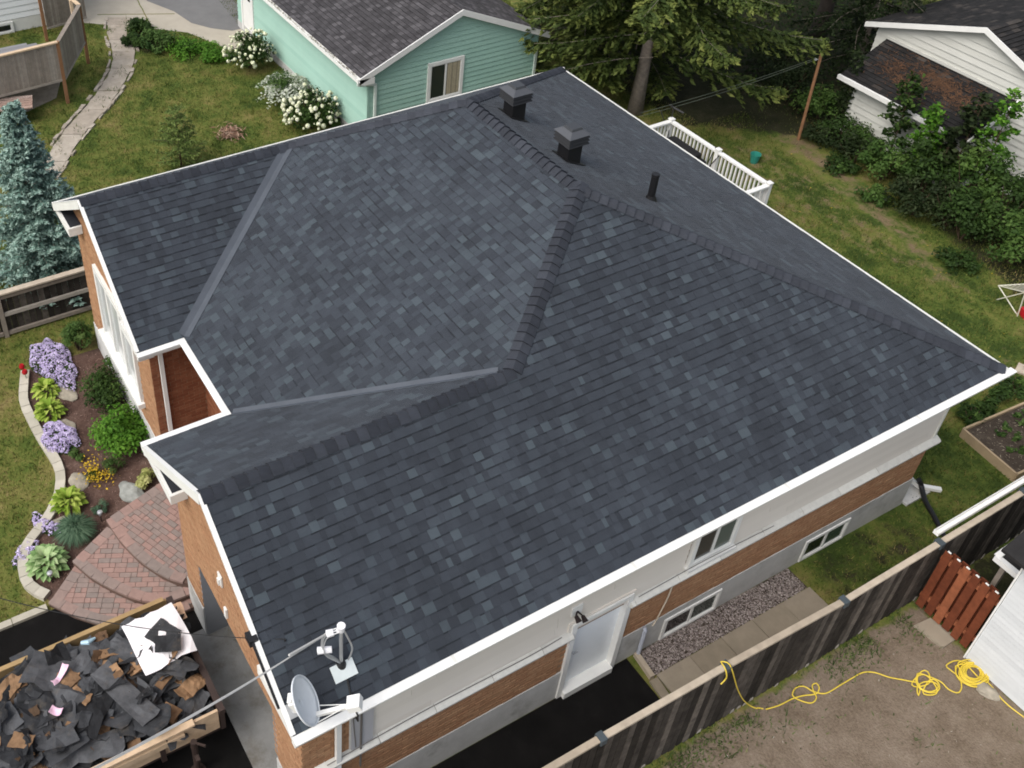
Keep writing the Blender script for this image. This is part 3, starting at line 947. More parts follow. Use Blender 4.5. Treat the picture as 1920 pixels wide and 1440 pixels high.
# gable triangles
wall.prism([(-4.95,0.29,T_),(-0.41,0.29,T_),(-0.41,0.29,HZ+0.10),(-2.68,0.29,G_.z-0.14),(-4.95,0.29,HZ+0.10)], (0,0.2,0))
wall.prism([(-12.27,0.93,T_),(-7.92,0.93,T_),(-7.92,0.93,HZ+0.10),(-10.08,0.93,LP_.z-0.14),(-12.27,0.93,HZ+0.10)], (0,0.2,0))
wall.build('wall', M_mortar, house)

mb = MB()
brick_face(mb, (-0.41,0.29,FZ), (0,1,0), (1,0,0), 13.12, 1.02, holes=[(4.61,5.84,-1,2)])
gable_g = lambda u, v: FZ+v < HZ-0.05 + 0.625*min(u+0.41, 4.54-u+0.41) if FZ+v > HZ-0.1 else True
brick_face(mb, (-4.95,0.29,FZ), (1,0,0), (0,-1,0), 4.54, 4.7, inside=gable_g, holes=[(0.69,3.65,-1,1.27)])
gable_l = lambda u, v: FZ+v < HZ-0.05 + 0.63*min(u+0.39, 4.35-u+0.43) if FZ+v > HZ-0.1 else True
brick_face(mb, (-12.27,0.93,FZ), (1,0,0), (0,-1,0), 4.35, 4.6, inside=gable_l, holes=[(1.2,3.45,0.6,2.35)])
brick_face(mb, (-0.41,0.29,1.8), (0,1,0), (1,0,0), 0.73, 1.9)
mb.build('brick', M_brick, house, kind='stuff')
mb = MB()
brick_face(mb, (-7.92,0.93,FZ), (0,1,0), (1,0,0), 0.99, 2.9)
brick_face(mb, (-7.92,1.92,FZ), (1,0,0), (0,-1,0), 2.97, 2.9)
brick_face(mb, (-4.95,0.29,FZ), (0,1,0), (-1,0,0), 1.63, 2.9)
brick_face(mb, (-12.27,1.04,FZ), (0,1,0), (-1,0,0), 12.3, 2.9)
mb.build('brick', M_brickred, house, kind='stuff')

fd = MB()
fd.box(-0.60, 0.27, -0.2, -0.39, 4.90, FZ, .6)
fd.box(-0.60, 6.12, -0.2, -0.39, 7.13, FZ, .5)
fd.box(-0.60, 7.13, 0.62, -0.39, 8.47, FZ, .5); fd.box(-0.60, 7.13, -0.2, -0.39, 8.47, 0.03, .5)
fd.box(-0.60, 8.47, -0.2, -0.39, 10.55, FZ, .5)
fd.box(-0.60, 10.55, 0.62, -0.39, 11.75, FZ, .5); fd.box(-0.60, 10.55, -0.2, -0.39, 11.75, 0.03, .5)
fd.box(-0.60, 11.75, -0.2, -0.39, 13.41, FZ, .4)
fd.box(-12.29, 13.41, -0.2, -0.39, 13.45, FZ)
fd.box(-12.29, 0.91, -0.2, -7.90, 1.25, FZ, .8)
fd.box(-12.29, 1.25, -0.2, -12.05, 13.41, FZ)
fd.box(-8.1, 1.25, -0.2, -7.90, 2.0, FZ); fd.box(-7.90, 1.90, -0.2, -4.97, 2.1, FZ)
fd.box(-4.97, 0.27, -0.2, -4.24, 0.70, FZ, .7); fd.box(-4.97, 0.70, -0.2, -4.75, 1.90, FZ)
fd.box(-1.32, 0.27, -0.2, -0.60, 0.70, FZ, .5)
fd.build('foundation', M_conc, house)
# siding boards above the ledge
yb0, yb1 = 1.02, 13.43
nb = 13
hb = (T_+0.02-1.93)/nb
for k in range(nb):
    z0 = 1.93 + k*hb
    for ya, yz in ((yb0, 7.22), (8.28, yb1)) if 2.05 < z0+hb/2 and z0+hb/2 < 2.92 else ((yb0, yb1),):
        if z0 < 2.02 and ya < 5:
            pass
        y_ = ya
        cut = ya + 3.66*RND.uniform(.2, 1)
        while y_ < yz - 0.01:
            ye = min(cut, yz)
            mb = MB()
            mb.prism([(-0.430,y_,z0),(-0.405,y_,z0),(-0.418,y_,z0+hb),(-0.430,y_,z0+hb)], (0,ye-y_-0.004,0), RND.random())
            mb.build('siding_board', M_siding, house)
            y_ = ye; cut = ye + 3.66
mb = MB(); mb.box(-0.434, 13.40, 1.93, -0.385, 13.445, T_); mb.box(-0.434, 1.0, 1.93, -0.39, 1.03, T_)
mb.build('corner_trim', M_trimgrey, house)
# stone ledge course
y = 0.45
while y < 13.5:
    l = RND.uniform(0.86, 1.02)
    y2 = min(y+l, 13.56)
    if not (y < 6.08 and y2 > 4.92):
        segs = [(y, y2)]
    else:
        segs = [s for s in ((y, 4.92), (6.08, y2)) if s[1]-s[0] > 0.05]
    for a, b in segs:
        mb = MB()
        mb.prism([(-0.42,a+.004,1.775),(-0.315,a+.004,1.785),(-0.300,a+.004,1.85),(-0.335,a+.004,1.885),(-0.42,a+.004,1.925)], (0,b-a-.008,0), RND.random())
        mb.build('ledge_stone', M_stone, house)
    y = y2

def window(o, U, Nn, Wd, H, name='window', sashes=2, fw=0.06, tints=(0.1, 0.3), sill=True, depth=0.05, parent=house, m=M_white):
    o, U, Nn = Vector(o), Vector(U), Vector(Nn)
    z = Vector((0,0,1))
    fr = MB()
    def b(u0, u1, v0, v1, d0, d1, mb, t=.5):
        mb.obox(o+U*(u0+u1)/2+z*(v0+v1)/2+Nn*(d0+d1)/2, U*(u1-u0)/2, z*(v1-v0)/2, Nn*(d1-d0)/2, t)
    b(0, fw, 0, H, 0, depth, fr); b(Wd-fw, Wd, 0, H, 0, depth, fr)
    b(fw, Wd-fw, H-fw, H, 0, depth, fr); b(fw, Wd-fw, 0, fw, 0, depth, fr)
    win = fr.build(name, m, parent)
    iw = (Wd-2*fw)
    for k in range(sashes):
        u0, u1 = fw+iw*k/sashes, fw+iw*(k+1)/sashes
        sf_ = MB(); s = 0.03
        b(u0, u0+s, fw, H-fw, 0.005, depth-0.012, sf_); b(u1-s, u1, fw, H-fw, 0.005, depth-0.012, sf_)
        b(u0+s, u1-s, fw, fw+s, 0.005, depth-0.012, sf_); b(u0+s, u1-s, H-fw-s, H-fw, 0.005, depth-0.012, sf_)
        sf_.build('sash', m, win)
        pn = MB(); b(u0+s, u1-s, fw+s, H-fw-s, depth-0.034, depth-0.026, pn, tints[k % len(tints)])
        pn.build('pane', M_glass, win)
    if sill:
        sm = MB(); b(-0.03, Wd+0.03, -0.06, -0.001, -0.01, depth+0.05, sm)
        sm.build('sill', m, win)
    return win
window((-0.425,7.25,2.02), (0,1,0), (1,0,0), 1.0, 0.84, tints=(0.05, 0.6), fw=0.075, depth=0.07)
window((-0.44,7.14,0.03), (0,1,0), (1,0,0), 1.32, 0.59, name='basement_window', tints=(0.0, 0.35), depth=0.075, fw=0.06, sill=False)
window((-0.44,10.56,0.03), (0,1,0), (1,0,0), 1.18, 0.59, name='basement_window', tints=(0.0, 0.35), depth=0.075, fw=0.06, sill=False)
# side door in its deep white frame
dr = MB()
dr.box(-0.62, 4.90, 0.02, -0.36, 5.00, 2.10); dr.box(-0.62, 6.02, 0.02, -0.36, 6.12, 2.10)
dr.box(-0.62, 5.00, 2.03, -0.36, 6.02, 2.10); dr.box(-0.62, 5.00, -0.02, -0.30, 6.02, 0.16)
d_o = dr.build('door_frame', M_white, house)
mb = MB(); mb.box(-0.60, 5.0, 0.16, -0.475, 6.02, 2.03)
M_door = mat('pale_door', (0.83, 0.87, 0.89), rough=0.35, spec=0.5, var=0.02)
dd = mb.build('door', M_door, house)
mb = MB(); mb.tube([(-0.47,5.11,1.1),(-0.42,5.11,1.1),(-0.42,5.2,1.1)], 0.012, 6); mb.build('handle', M_steel, dd)
mb = MB(); mb.box(-0.445, 4.84, 1.93, -0.385, 6.18, 2.14); mb.build('door_head', M_siding, house)
# twin flood lamp
mb = MB(); mb.box(-0.42, 4.83, 2.36, -0.385, 5.03, 2.56)
lp = mb.build('lamp_plate', M_white, house)
for yy, zz in ((4.86, 2.45), (5.0, 2.36)):
    mb = MB(); mb.tube([(-0.385,4.93,2.45),(-0.33,yy,zz)], 0.014, 6); mb.tube([(-0.33,yy,zz),(-0.24,yy,zz-0.05)], [0.03,0.05], 10)
    mb.build('lamp_head', mat('brown_lamp', (0.02,0.012,0.012), rough=.4, var=0), lp)
# the cable clipped along the siding, the hose and the low downspout
mb = MB()
mb.tube(resample([(-0.33,0.62,1.95),(-0.335,2.2,2.02),(-0.335,4.0,1.975),(-0.335,4.78,2.03)], 0.15), 0.008, 5)
mb.tube(resample([(-0.335,6.2,2.0),(-0.335,7.6,2.04),(-0.335,9.2,1.965)], 0.15), 0.007, 5)
mb.build('wall_cable', mat('grey_cable', (0.16,0.15,0.14), rough=.6, var=0), house)
mb = MB(); mb.tube(resample([(-0.36,7.0,1.78),(-0.36,6.98,1.4),(-0.36,6.90,1.0),(-0.36,6.86,0.8),(-0.35,6.80,0.74)], 0.06), 0.012, 6)
mb.build('hose_drop', mat('pale_hose', (0.55,0.48,0.38), rough=.6, var=0.1), house)
mb = MB(); mb.tube([(-0.37,6.62,0.82),(-0.33,6.62,0.76),(-0.33,6.62,0.05)], 0.035, 8)
mb.build('drain_pipe', mat('bluegrey_pipe', (0.42,0.45,0.52), rough=.4, var=0.05), house)
# downspouts
def downspout(x, y, z0, z1, dx, dy, parent=house, m=M_white):
    mb = MB()
    top = Vector((x+dx*0.22, y+dy*0.22, HZ-0.12))
    pts = [top, top+Vector((0,0,-0.08)), Vector((x, y, z1)), Vector((x, y, z0))]
    for a, b in zip(pts, pts[1:]):
        dd_ = hat(b-a)
        mb.bar(a, b+dd_*0.02, 0.075, 0.06, up=(dy, -dx, 0.01) if abs(dd_.z) < 0.99 else (1,0,0))
    return mb.build('downspout', m, parent)
downspout(-0.345, 0.80, 0.02, HZ-0.42, 1, 0)
downspout(-7.86, 1.12, 0.1, HZ-0.35, 1, 0.2)
mb = MB(); mb.box(-0.405, 1.02, 1.93, -0.36, 1.36, HZ-0.2); mb.build('utility_panel', mat('panel_grey', (0.42,0.42,0.44), rough=.5, var=.03), house)
mb = MB(); mb.tube([(-0.345,1.16,HZ-0.16),(-0.345,1.16,1.4)], 0.016, 6); mb.tube([(-0.34,0.98,HZ-0.25),(-0.345,1.08,2.0)], 0.008, 5)
mb.build('conduit', mat('dark_conduit', (0.12,0.11,0.10), rough=.5, var=0), house)
# front picture window and its sill
bw = MB()
wx0, wx1, wy = -11.10, -8.80, 0.86
bw.box(wx0, wy, 1.36, wx1, 1.0, 1.50); bw.box(wx0, wy, 3.10, wx1, 1.0, 3.24)
bars = [wx0, wx0+0.72, wx0+1.50, wx1-0.11]
for x in bars:
    bw.box(x, wy, 1.50, x+0.11, 1.0, 3.10)
pw = bw.build('picture_window', M_white, house)
for k in range(3):
    mb = MB(); mb.box(bars[k]+0.11, wy+0.04, 1.50, bars[k+1], wy+0.05, 3.10, 0.05)
    mb.build('pane', mat('reflection_pane', (0.50,0.52,0.52), rough=.12, spec=.6, var=.05), pw)  # pale pane colour paints in the window's reflection
mb = MB(); mb.box(wx0-0.22, wy-0.08, 1.24, wx1+0.06, 0.99, 1.355); mb.build('sill', M_white, pw)
# garage opening
mb = MB(); mb.box(-4.24, 0.29, 0.02, -4.20, 0.95, 2.05); mb.box(-1.34, 0.29, 0.02, -1.30, 0.95, 2.05); mb.box(-4.20, 0.29, 2.01, -1.34, 0.95, 2.05)
gj = mb.build('garage_jamb', M_grey, house)
for k in range(4):
    mb = MB(); mb.box(-4.20, 0.88, 0.03+k*0.49, -1.34, 0.92, 0.03+(k+1)*0.49-0.012)
    o = mb.build('garage_door_panel', mat('garage_white', (0.55,0.55,0.53), rough=.5, var=.03), house)
mb = MB(); mb.box(-3.16, 0.255, 2.90, -3.02, 0.28, 3.14); mb.box(-3.12, 0.225, 2.93, -3.06, 0.256, 3.06); mb.build('wall_lamp', M_white, house)
mb = MB(); mb.box(-3.02, 0.245, 2.22, -2.94, 0.28, 2.44); mb.build('wall_box', M_white, house)
# apron in front of the garage
ap = MB()
ap.box(-4.35, 0.02, -0.03, -1.2, 0.80, 0.055, .5)
tag(ap.build('garage_apron', mat('apron_concrete', [(0,(0.17,0.17,0.165)),(1,(0.21,0.21,0.205))], rough=.85, var=.2, vscale=3, bump=.15, stain=((0.10,0.088,0.07),1.3,0.5,0.75))), 'grey concrete apron strip across the open garage doorway', 'apron')
# slab at rear corner and front meter pieces
mb = MB(); mb.box(-7.0, 1.80, 1.55, -6.86, 1.9, 1.8); mb.box(-6.4, 1.85, 2.6, -6.28, 1.9, 2.75); mb.build('wall_meter', M_trimgrey, house)
# ------------------------------------------------------------------ things on the roof
def roof_z_rear(y):
    return HZ + (13.8-y)*2.94/6.21
def roof_z_right(x):
    return HZ - x*2.94/4.70

def vent(x, y, label):
    z = roof_z_rear(y)
    K = 0.62; Kz = 0.85; z_b = z; z = z + 0.14
    t = thing('roof_vent', label, 'roof vent', (x, y, z), 'square roof vents behind the ridge')
    mb = MB(); mb.box(x-0.24*K, y-0.24*K, z_b-0.16*K, x+0.24*K, y+0.24*K, z+0.34*Kz); mb.build('base', M_black, t)
    fl = MB(); s = 2.94/6.21
    fl.prism([(x-0.36*K,y-0.36*K,z_b+0.36*K*s+0.022),(x+0.36*K,y-0.36*K,z_b+0.36*K*s+0.022),(x+0.36*K,y+0.36*K,z_b-0.36*K*s+0.022),(x-0.36*K,y+0.36*K,z_b-0.36*K*s+0.022)], (0,0,0.008)); fl.build('flashing', M_black, t)
    for k, zz in enumerate((0.28, 0.355, 0.43)):
        mb = MB()
        a, b = 0.33*K, 0.37*K
        vs = [(x-b,y-b,z+zz*Kz),(x+b,y-b,z+zz*Kz),(x+b,y+b,z+zz*Kz),(x-b,y+b,z+zz*Kz),(x-a,y-a,z+(zz+0.045)*Kz),(x+a,y-a,z+(zz+0.045)*Kz),(x+a,y+a,z+(zz+0.045)*Kz),(x-a,y+a,z+(zz+0.045)*Kz)]
        mb.add(vs, BOXF); mb.build('louvre', M_black, t)
    mb = MB(); mb.box(x-0.30*K, y-0.30*K, z+0.33*Kz, x+0.30*K, y+0.30*K, z+0.52*Kz); mb.build('core', M_black, t)
    c = MB()
    a, b, d = 0.38*K, 0.21*K, 0.205*K
    vs = [(x-a,y-a,z+0.495*Kz),(x+a,y-a,z+0.495*Kz),(x+a,y+a,z+0.495*Kz),(x-a,y+a,z+0.495*Kz),(x-b,y-b,z+0.585*Kz),(x+b,y-b,z+0.585*Kz),(x+b,y+b,z+0.585*Kz),(x-b,y+b,z+0.585*Kz)]
    c.add(vs, BOXF); cp = c.build('cap', mat('vent_cap', (0.058,0.062,0.07), rough=.5, spec=.5, var=.04), t)
    mb = MB()
    vs = [(x-d,y-d,z+0.575*Kz),(x+d,y-d,z+0.575*Kz),(x+d,y+d,z+0.575*Kz),(x-d,y+d,z+0.575*Kz),(x-0.17*K,y-0.17*K,z+0.635*Kz),(x+0.17*K,y-0.17*K,z+0.635*Kz),(x+0.17*K,y+0.17*K,z+0.635*Kz),(x-0.17*K,y+0.17*K,z+0.635*Kz)]
    mb.add(vs, BOXF); mb.build('cap_top', mat('vent_top', (0.035,0.038,0.043), rough=.5, spec=.5, var=.04), t)
    return t
vent(-7.70, 8.45, 'black square louvred roof vent nearer the back corner by the teal garage')
vent(-5.97, 8.41, 'black square louvred roof vent nearer the peak and the thin pipe')
z = roof_z_rear(9.40)
t = thing('vent_pipe', 'thin black plumbing pipe standing up through the back roof slope', 'pipe', (-4.79, 9.40, z))
mb = MB(); mb.lathe([(0.068,-0.05),(0.068,0.50),(0.074,0.505),(0.072,0.535),(0.05,0.54)], (-4.79,9.40,z), 14); mb.build('pipe', M_black, t, smooth=False)
mb = MB(); mb.lathe([(0.14,-0.07),(0.10,0.02),(0.075,0.09)], (-4.79,9.40,z), 14); mb.build('collar', M_black, t)

# satellite dish on the front corner
dc = Vector((-0.05, 0.17, 4.43))
dax = hat((0.45, 0.72, 0.42))
t = thing('satellite_dish', 'pale grey oval satellite dish at the front roof corner over the driveway', 'satellite dish', (-0.15, 0.02, 4.0))
du = hat(dax.cross((0,0,1))); dv = hat(du.cross(dax))
mb = MB(); vs, fs = [], []
n, rings = 32, 6
for i in range(rings+1):
    r = i/rings
    for k in range(n):
        a = 2*math.pi*k/n
        vs.append(dc + du*math.cos(a)*0.265*r + dv*math.sin(a)*0.355*r + dax*(0.075*r*r-0.04))
for i in range(rings):
    for k in range(n):
        fs.append((i*n+k, i*n+(k+1) % n, (i+1)*n+(k+1) % n, (i+1)*n+k))
mb.add(vs, fs)
o = mb.build('reflector', M_dish, t, smooth=True); md = o.modifiers.new('thick', 'SOLIDIFY'); md.thickness = 0.012; md.offset = -1
mb = MB()
mb.tube([dc + du*math.cos(2*math.pi*k/n)*0.265 + dv*math.sin(2*math.pi*k/n)*0.355 + dax*0.036 for k in range(n+1)], 0.009, 6, caps=False)
mb.build('rim', M_dish, t)
low = dc - dv*0.34 + dax*0.03
feed = dc + dax*0.50 - dv*0.26
mb = MB(); mb.bar(dc-dv*0.33-dax*0.03, feed-dv*0.03, 0.055, 0.04); mb.tube([low+du*0.10, feed], 0.007, 5); mb.tube([low-du*0.12, feed], 0.007, 5)
mb.build('feed_arm', M_white, t)
mb = MB(); mb.obox(feed+dax*0.06, dax*0.085, du*0.085, dv*0.05); mb.build('feed_box', M_white, t)
mb = MB(); mb.obox(dc-dax*0.10, dax*0.05, du*0.08, dv*0.09); mb.obox(dc-dax*0.12+dv*0.1, dax*0.03, du*0.06, dv*0.03); mb.build('bracket', M_white, t)
mb = MB(); mb.tube([dc-dax*0.14+dv*0.05, dc-dax*0.14-dv*0.2, Vector((-0.22,0.10,roof_z_right(-0.22)))], 0.022, 8); mb.build('mast', M_steel, t)
mb = MB(); mb.obox(Vector((-0.22,0.10,roof_z_right(-0.22)+0.03)), hat((4.7,0,-2.94))*0.09, Vector((0,0.07,0)), hat((2.94,0,4.7))*0.012); mb.build('foot', M_steel, t)

# service mast with its weather heads
mz = roof_z_right(-0.42)
t = thing('service_mast', 'grey electrical service mast with white insulators on a pale square flashing', 'service mast', (-0.42, 0.88, mz))
nr = hat((2.94,0,4.70)); ur = hat((4.70,0,-2.94))
mb = MB(); mb.obox(Vector((-0.36,0.88,roof_z_right(-0.36)))+nr*0.035, ur*0.105, Vector((0,0.16,0)), nr*0.006); mb.build('flashing', mat('lead_flashing', (0.55,0.60,0.60), rough=.5, var=.06), t)
mb = MB(); mb.lathe([(0.075,0.0),(0.06,0.06),(0.03,0.10)], (-0.42,0.88,mz), 12); mb.build('boot', M_black, t)
mb = MB(); mb.tube([(-0.42,0.88,mz-0.2),(-0.42,0.88,mz+0.80)], 0.025, 10); mb.build('mast', M_steel, t)
mb = MB(); mb.tube([(-0.42,0.88,mz+0.76),(-0.42,0.88,mz+0.87)], [0.04,0.055], 10); mb.tube([(-0.47,0.80,mz+0.72),(-0.50,0.72,mz+0.70)], [0.045,0.05], 10); mb.tube([(-0.45,0.83,mz+0.76),(-0.42,0.88,mz+0.78)], 0.018, 6)
mb.build('insulator', mat('porcelain', (0.75,0.74,0.76), rough=.3, var=.03), t)
mb = MB(); mb.tube([(-0.44,0.76,mz+0.42),(-0.52,0.60,mz+0.40)], [0.042,0.048], 10); mb.build('insulator', MATS['porcelain'], t)
mb = MB()
for k, off in enumerate((0.0, 0.035, -0.03)):
    mb.tube(resample([(-0.42+off,0.88,mz+0.80),(-0.50+off,0.70,mz+0.66),(-0.47+off,0.66,mz+0.40),(-0.42+off,0.80,mz+0.20),(-0.42+off*.5,0.87,mz+0.08)], 0.04), 0.009, 6)
mb.tube(resample([(-0.40,0.90,mz+0.80),(-0.34,0.98,mz+0.5),(-0.36,1.0,mz+0.3),(-0.38,0.95,mz+0.08)], 0.05), 0.012, 6)
mb.build('lead_loop', M_steel, t)
hd = Vector((-0.50,0.70,mz+0.70))
far = gp(60, 1500, 6.6)
def sag(a, b, s, n=24):
    return [a.lerp(b, i/n) - Vector((0,0,s*4*(i/n)*(1-i/n))) for i in range(n+1)]
mb = MB()
mb.tube(sag(hd, far, 0.10), 0.009, 5); mb.tube(sag(hd+Vector((0,0,0.02)), far+Vector((0.03,0,0.04)), 0.13), 0.007, 5)
mb.tube(sag(hd, hd.lerp(far, 0.16), 0.0, 4), 0.015, 6)
o = mb.build('service_wire', mat('wire_alu', (0.50,0.49,0.47), rough=.5, var=.1)); tag(o, 'thick pale service wire running from the roof mast down over the trailer', 'wire')
att = Vector((-0.89, 0.33, roof_z_right(-0.89)+0.05)); fr2 = gp(-60, 1105, 5.2)
mb = MB(); mb.tube(sag(att, fr2, 0.25), 0.006, 5); mb.tube([att, att-Vector((0,0,0.06))], 0.012, 5)
tag(mb.build('phone_wire', M_wire), 'thin black phone wire crossing the paved patio to the front roof edge', 'wire')
mb = MB()
p0 = Vector((-0.34,0.90,roof_z_right(-0.34)+0.03)); 
mb.tube([p0, Vector((-0.15,0.86,roof_z_right(-0.15)+0.025)), Vector((0.0,0.82,HZ+0.03)), Vector((0.14,0.82,HZ+0.0)), Vector((0.145,0.82,HZ-0.13)), Vector((0.05,0.84,HZ-0.2))], 0.013, 6)
mb.obox((0.0,0.86,HZ-0.22), (0.04,0,0), (0,0.04,0), (0,0,0.04))
tag(mb.build('roof_cable', M_wire), 'short black cable from the service mast over the gutter edge', 'cable')
mb = MB(); mb.bar((-1.02,-0.06,HZ+0.66), (-0.30,-0.05,HZ+0.20), 0.03, 0.03); mb.box(-1.16,-0.10,HZ+0.58,-1.0,0.02,HZ+0.70)
tag(mb.build('rake_clamp', M_black), 'black cable clamp and conduit on the front roof edge above the doorway', 'clamp')

# ------------------------------------------------------------------ paver patio in three curved tiers
pt = thing('paver_patio', 'red and grey paver patio in three curved steps by the front door', 'patio', (-6, 0, 0))
def clip_convex(poly, q):
    c = poly
    for i in range(len(q)):
        c = clip(c, q[i], q[(i+1) % len(q)])
        if len(c) < 3:
            return []
    return c
tier_polys = [
    (0.00, 0.13, [(-6.10,-1.95), (-5.62,-1.62), (-5.22,-1.25), (-4.92,-0.80), (-4.80,-0.30), (-4.80,0.43), (-7.4,0.8), (-6.7,-0.9)]),
    (0.13, 0.28, [(-6.64,-1.33), (-6.15,-1.14), (-5.75,-0.90), (-5.36,-0.62), (-5.10,-0.32), (-4.98,0.05), (-4.98,1.9), (-7.40,1.9), (-7.30,0.0)]),
    (0.28, 0.43, [(-7.12,-0.52), (-6.55,-0.44), (-5.95,-0.27), (-5.48,-0.04), (-5.20,0.17), (-4.98,0.44), (-4.98,1.9), (-7.45,1.9), (-7.50,0.7)]),
]
def poly_ccw(p):
    a = sum(p[i][0]*p[(i+1) % len(p)][1]-p[(i+1) % len(p)][0]*p[i][1] for i in range(len(p)))
    return p if a > 0 else p[::-1]
allp = []
for ti, (z0, z1, poly) in enumerate(tier_polys):
    poly = poly_ccw(poly)
    base = MB(); base.prism([(x,y,z1-0.022) for x, y in poly], (0,0,-(z1-z0)-0.05))
    base.build('tier', M_joint, pt)
    cx = sum(p[0] for p in poly)/len(poly); cy = sum(p[1] for p in poly)/len(poly)
    # border blocks along the front arc
    arc = {0: poly_ccw(tier_polys[0][2])[0:6], 1: poly[0:7], 2: poly[0:6]}[ti]
    arc = [p for p in arc]
    inner = None
    ln = resample([(x,y) for x, y in arc], 0.27)
    wd = 0.17
    for i in range(len(ln)-1):
        a, b = ln[i], ln[i+1]
        d = hat(b-a)
        s = Vector((-d.y, d.x, 0))
        g = 0.006
        quad = [(a+d*g-s*0.01), (b-d*g-s*0.01), (b-d*g+s*wd), (a+d*g+s*wd)]
        allp.append(([(p.x, p.y) for p in quad], z1+0.004+RND.uniform(-.002,.002), RND.random(), 0.05))
    # left border
    # field of small pavers, running bond along the arc's chord
    c0, c1 = Vector((*arc[0],0)), Vector((*arc[-1],0))
    ud = hat(c1-c0); vd = Vector((-ud.y, ud.x, 0))
    def shrink(poly, k):
        return [(cx+(x-cx)*k, cy+(y-cy)*k) for x, y in poly]
    field = shrink(poly, 0.90 if ti else 0.92)
    hi = tier_polys[ti+1][2] if ti < 2 else None
    r = -3.2
    row = 0
    while r < 3.2:
        bw_ = 0.105 if row % 3 else 0.105
        u = -3.5 - (0.1 if row % 2 else 0)
        while u < 3.5:
            w = RND.choice((0.105, 0.21, 0.21))
            cen = Vector((cx, cy, 0))
            q = [cen+ud*(u+.004)+vd*(r+.004), cen+ud*(u+w-.004)+vd*(r+.004), cen+ud*(u+w-.004)+vd*(r+bw_-.004), cen+ud*(u+.004)+vd*(r+bw_-.004)]
            q2 = clip_convex([(p.x, p.y) for p in q], field)
            if len(q2) >= 3 and area2(q2) > 0.002:
                keep = True
                if hi is not None:
                    hp = poly_ccw(hi)
                    cov = clip_convex(q2, hp)
                    if len(cov) >= 3 and area2(cov) > 0.95*area2(q2):
                        keep = False
                if keep:
                    allp.append((q2, z1+RND.uniform(-.003,.002), RND.random(), 0.03))
            u += w
        r += bw_
        row += 1
# straight flank borders beside the mulch
for (a, b, z1) in (((-6.13,-1.88),(-6.66,-1.28),0.13), ((-6.66,-1.28),(-7.12,-0.46),0.28), ((-7.14,-0.46),(-7.48,0.66),0.43), ((-7.48,0.66),(-7.48,1.85),0.43)):
    a, b = Vector((*a,0)), Vector((*b,0)); d = hat(b-a); s = Vector((d.y,-d.x,0)); L = (b-a).length; x = 0.02
    while x < L-0.1:
        q = [a+d*x, a+d*min(x+.2,L), a+d*min(x+.2,L)+s*0.2, a+d*x+s*0.2]
        allp.append(([(p.x,p.y) for p in poly_ccw([(p.x,p.y) for p in q]) ] if False else poly_ccw([(p.x,p.y) for p in q]), z1+0.005, RND.random(), 0.06))
        x += 0.207
def pscore(it):
    q = [pix((x,y,it[1])) for x, y in it[0]]
    return area2([(p[0],p[1]) for p in q]) if all(0 < p[0] < 1920 and 0 < p[1] < 1440 for p in q) else 0
allp.sort(key=pscore, reverse=True)
rest = MB()
for i, (q, z1, tt, th) in enumerate(allp):
    q = poly_ccw(q)
    mb = MB() if i < 300 else rest
    mb.prism([(x,y,z1) for x, y in q], (0,0,-th), tt)
    if i < 300:
        mb.build('paver', M_paver, pt)
if rest.V:
    rest.build('paver', M_paver, pt, kind='stuff')

# ------------------------------------------------------------------ dump trailer full of torn-off roofing
tx0, tx1, ty0, ty1 = -4.42, -2.22, -6.6, -0.22
tr = thing('dump_trailer', 'dump trailer with tan plank sides heaped with torn roofing, backed to the garage', 'trailer', (-3.3, -3.4, 0))
mb = MB(); mb.box(tx0, ty0, 0.62, tx1, ty1, 0.72); mb.bar((tx0+0.3,ty0,0.54),(tx0+0.3,ty1,0.54),0.1,0.16); mb.bar((tx1-0.3,ty0,0.54),(tx1-0.3,ty1,0.54),0.1,0.16)
mb.build('bed', M_rust, tr)
mb = MB(); mb.bar((tx0-0.02,ty1,1.16),(tx1+0.05,ty1,1.16),0.10,0.10); mb.bar((tx0,ty1,0.72),(tx1,ty1,0.72),0.08,0.08)
for x in (tx0, tx0+0.73, tx0+1.46, tx1):
    mb.bar((x,ty1,0.66),(x,ty1,1.14),0.07,0.07,up=(0,1,0))
mb.box(tx0, ty1-0.02, 0.7, tx1, ty1+0.01, 1.12)
mb.build('end_gate', M_rust, tr)
for x, nm in ((tx0, 'plank'), (tx1, 'plank')):
    for z0, z1, off in ((0.72,0.95,0.0),(0.96,1.20,0.0)):
        mb = MB(); mb.box(x-0.022, ty0, z0, x+0.022, ty1-0.06, z1, RND.random()); mb.build('plank', M_palewood if x == tx1 else mat('ochre_wood', [(0,(0.26,0.17,0.08)),(1,(0.36,0.25,0.12))], rough=.8, var=.15), tr)
mb = MB(); mb.box(tx1-0.03, ty0, 1.20, tx1+0.08, ty1-0.45, 1.24, .8); mb.box(tx1+0.022, ty0, 0.98, tx1+0.075, ty1-0.62, 1.10, .6); mb.build('cap_rail', M_palewood, tr)
mb = MB(); mb.box(tx0-0.05, ty0, 1.20, tx0+0.03, ty1-0.1, 1.235, .7); mb.build('cap_rail', MATS['ochre_wood'], tr)
for y in (-1.2, -2.4, -3.6, -4.8):
    mb = MB(); mb.box(tx1+0.022, y-0.04, 0.62, tx1+0.07, y+0.04, 0.97); mb.box(tx0-0.07, y-0.04, 0.62, tx0-0.022, y+0.04, 1.19); mb.build('stake', M_rust, tr)
for sx in (tx0-0.16, tx1+0.16):
    for y in (-2.9, -3.8):
        mb = MB(); mb.tube([(sx-0.1,y,0.36),(sx+0.1,y,0.36)], 0.36, 20); w_ = mb.build('wheel', M_rubber, tr)
        mb = MB(); mb.tube([(sx-0.11,y,0.36),(sx+0.11,y,0.36)], 0.19, 14); mb.build('rim', M_steel, w_)
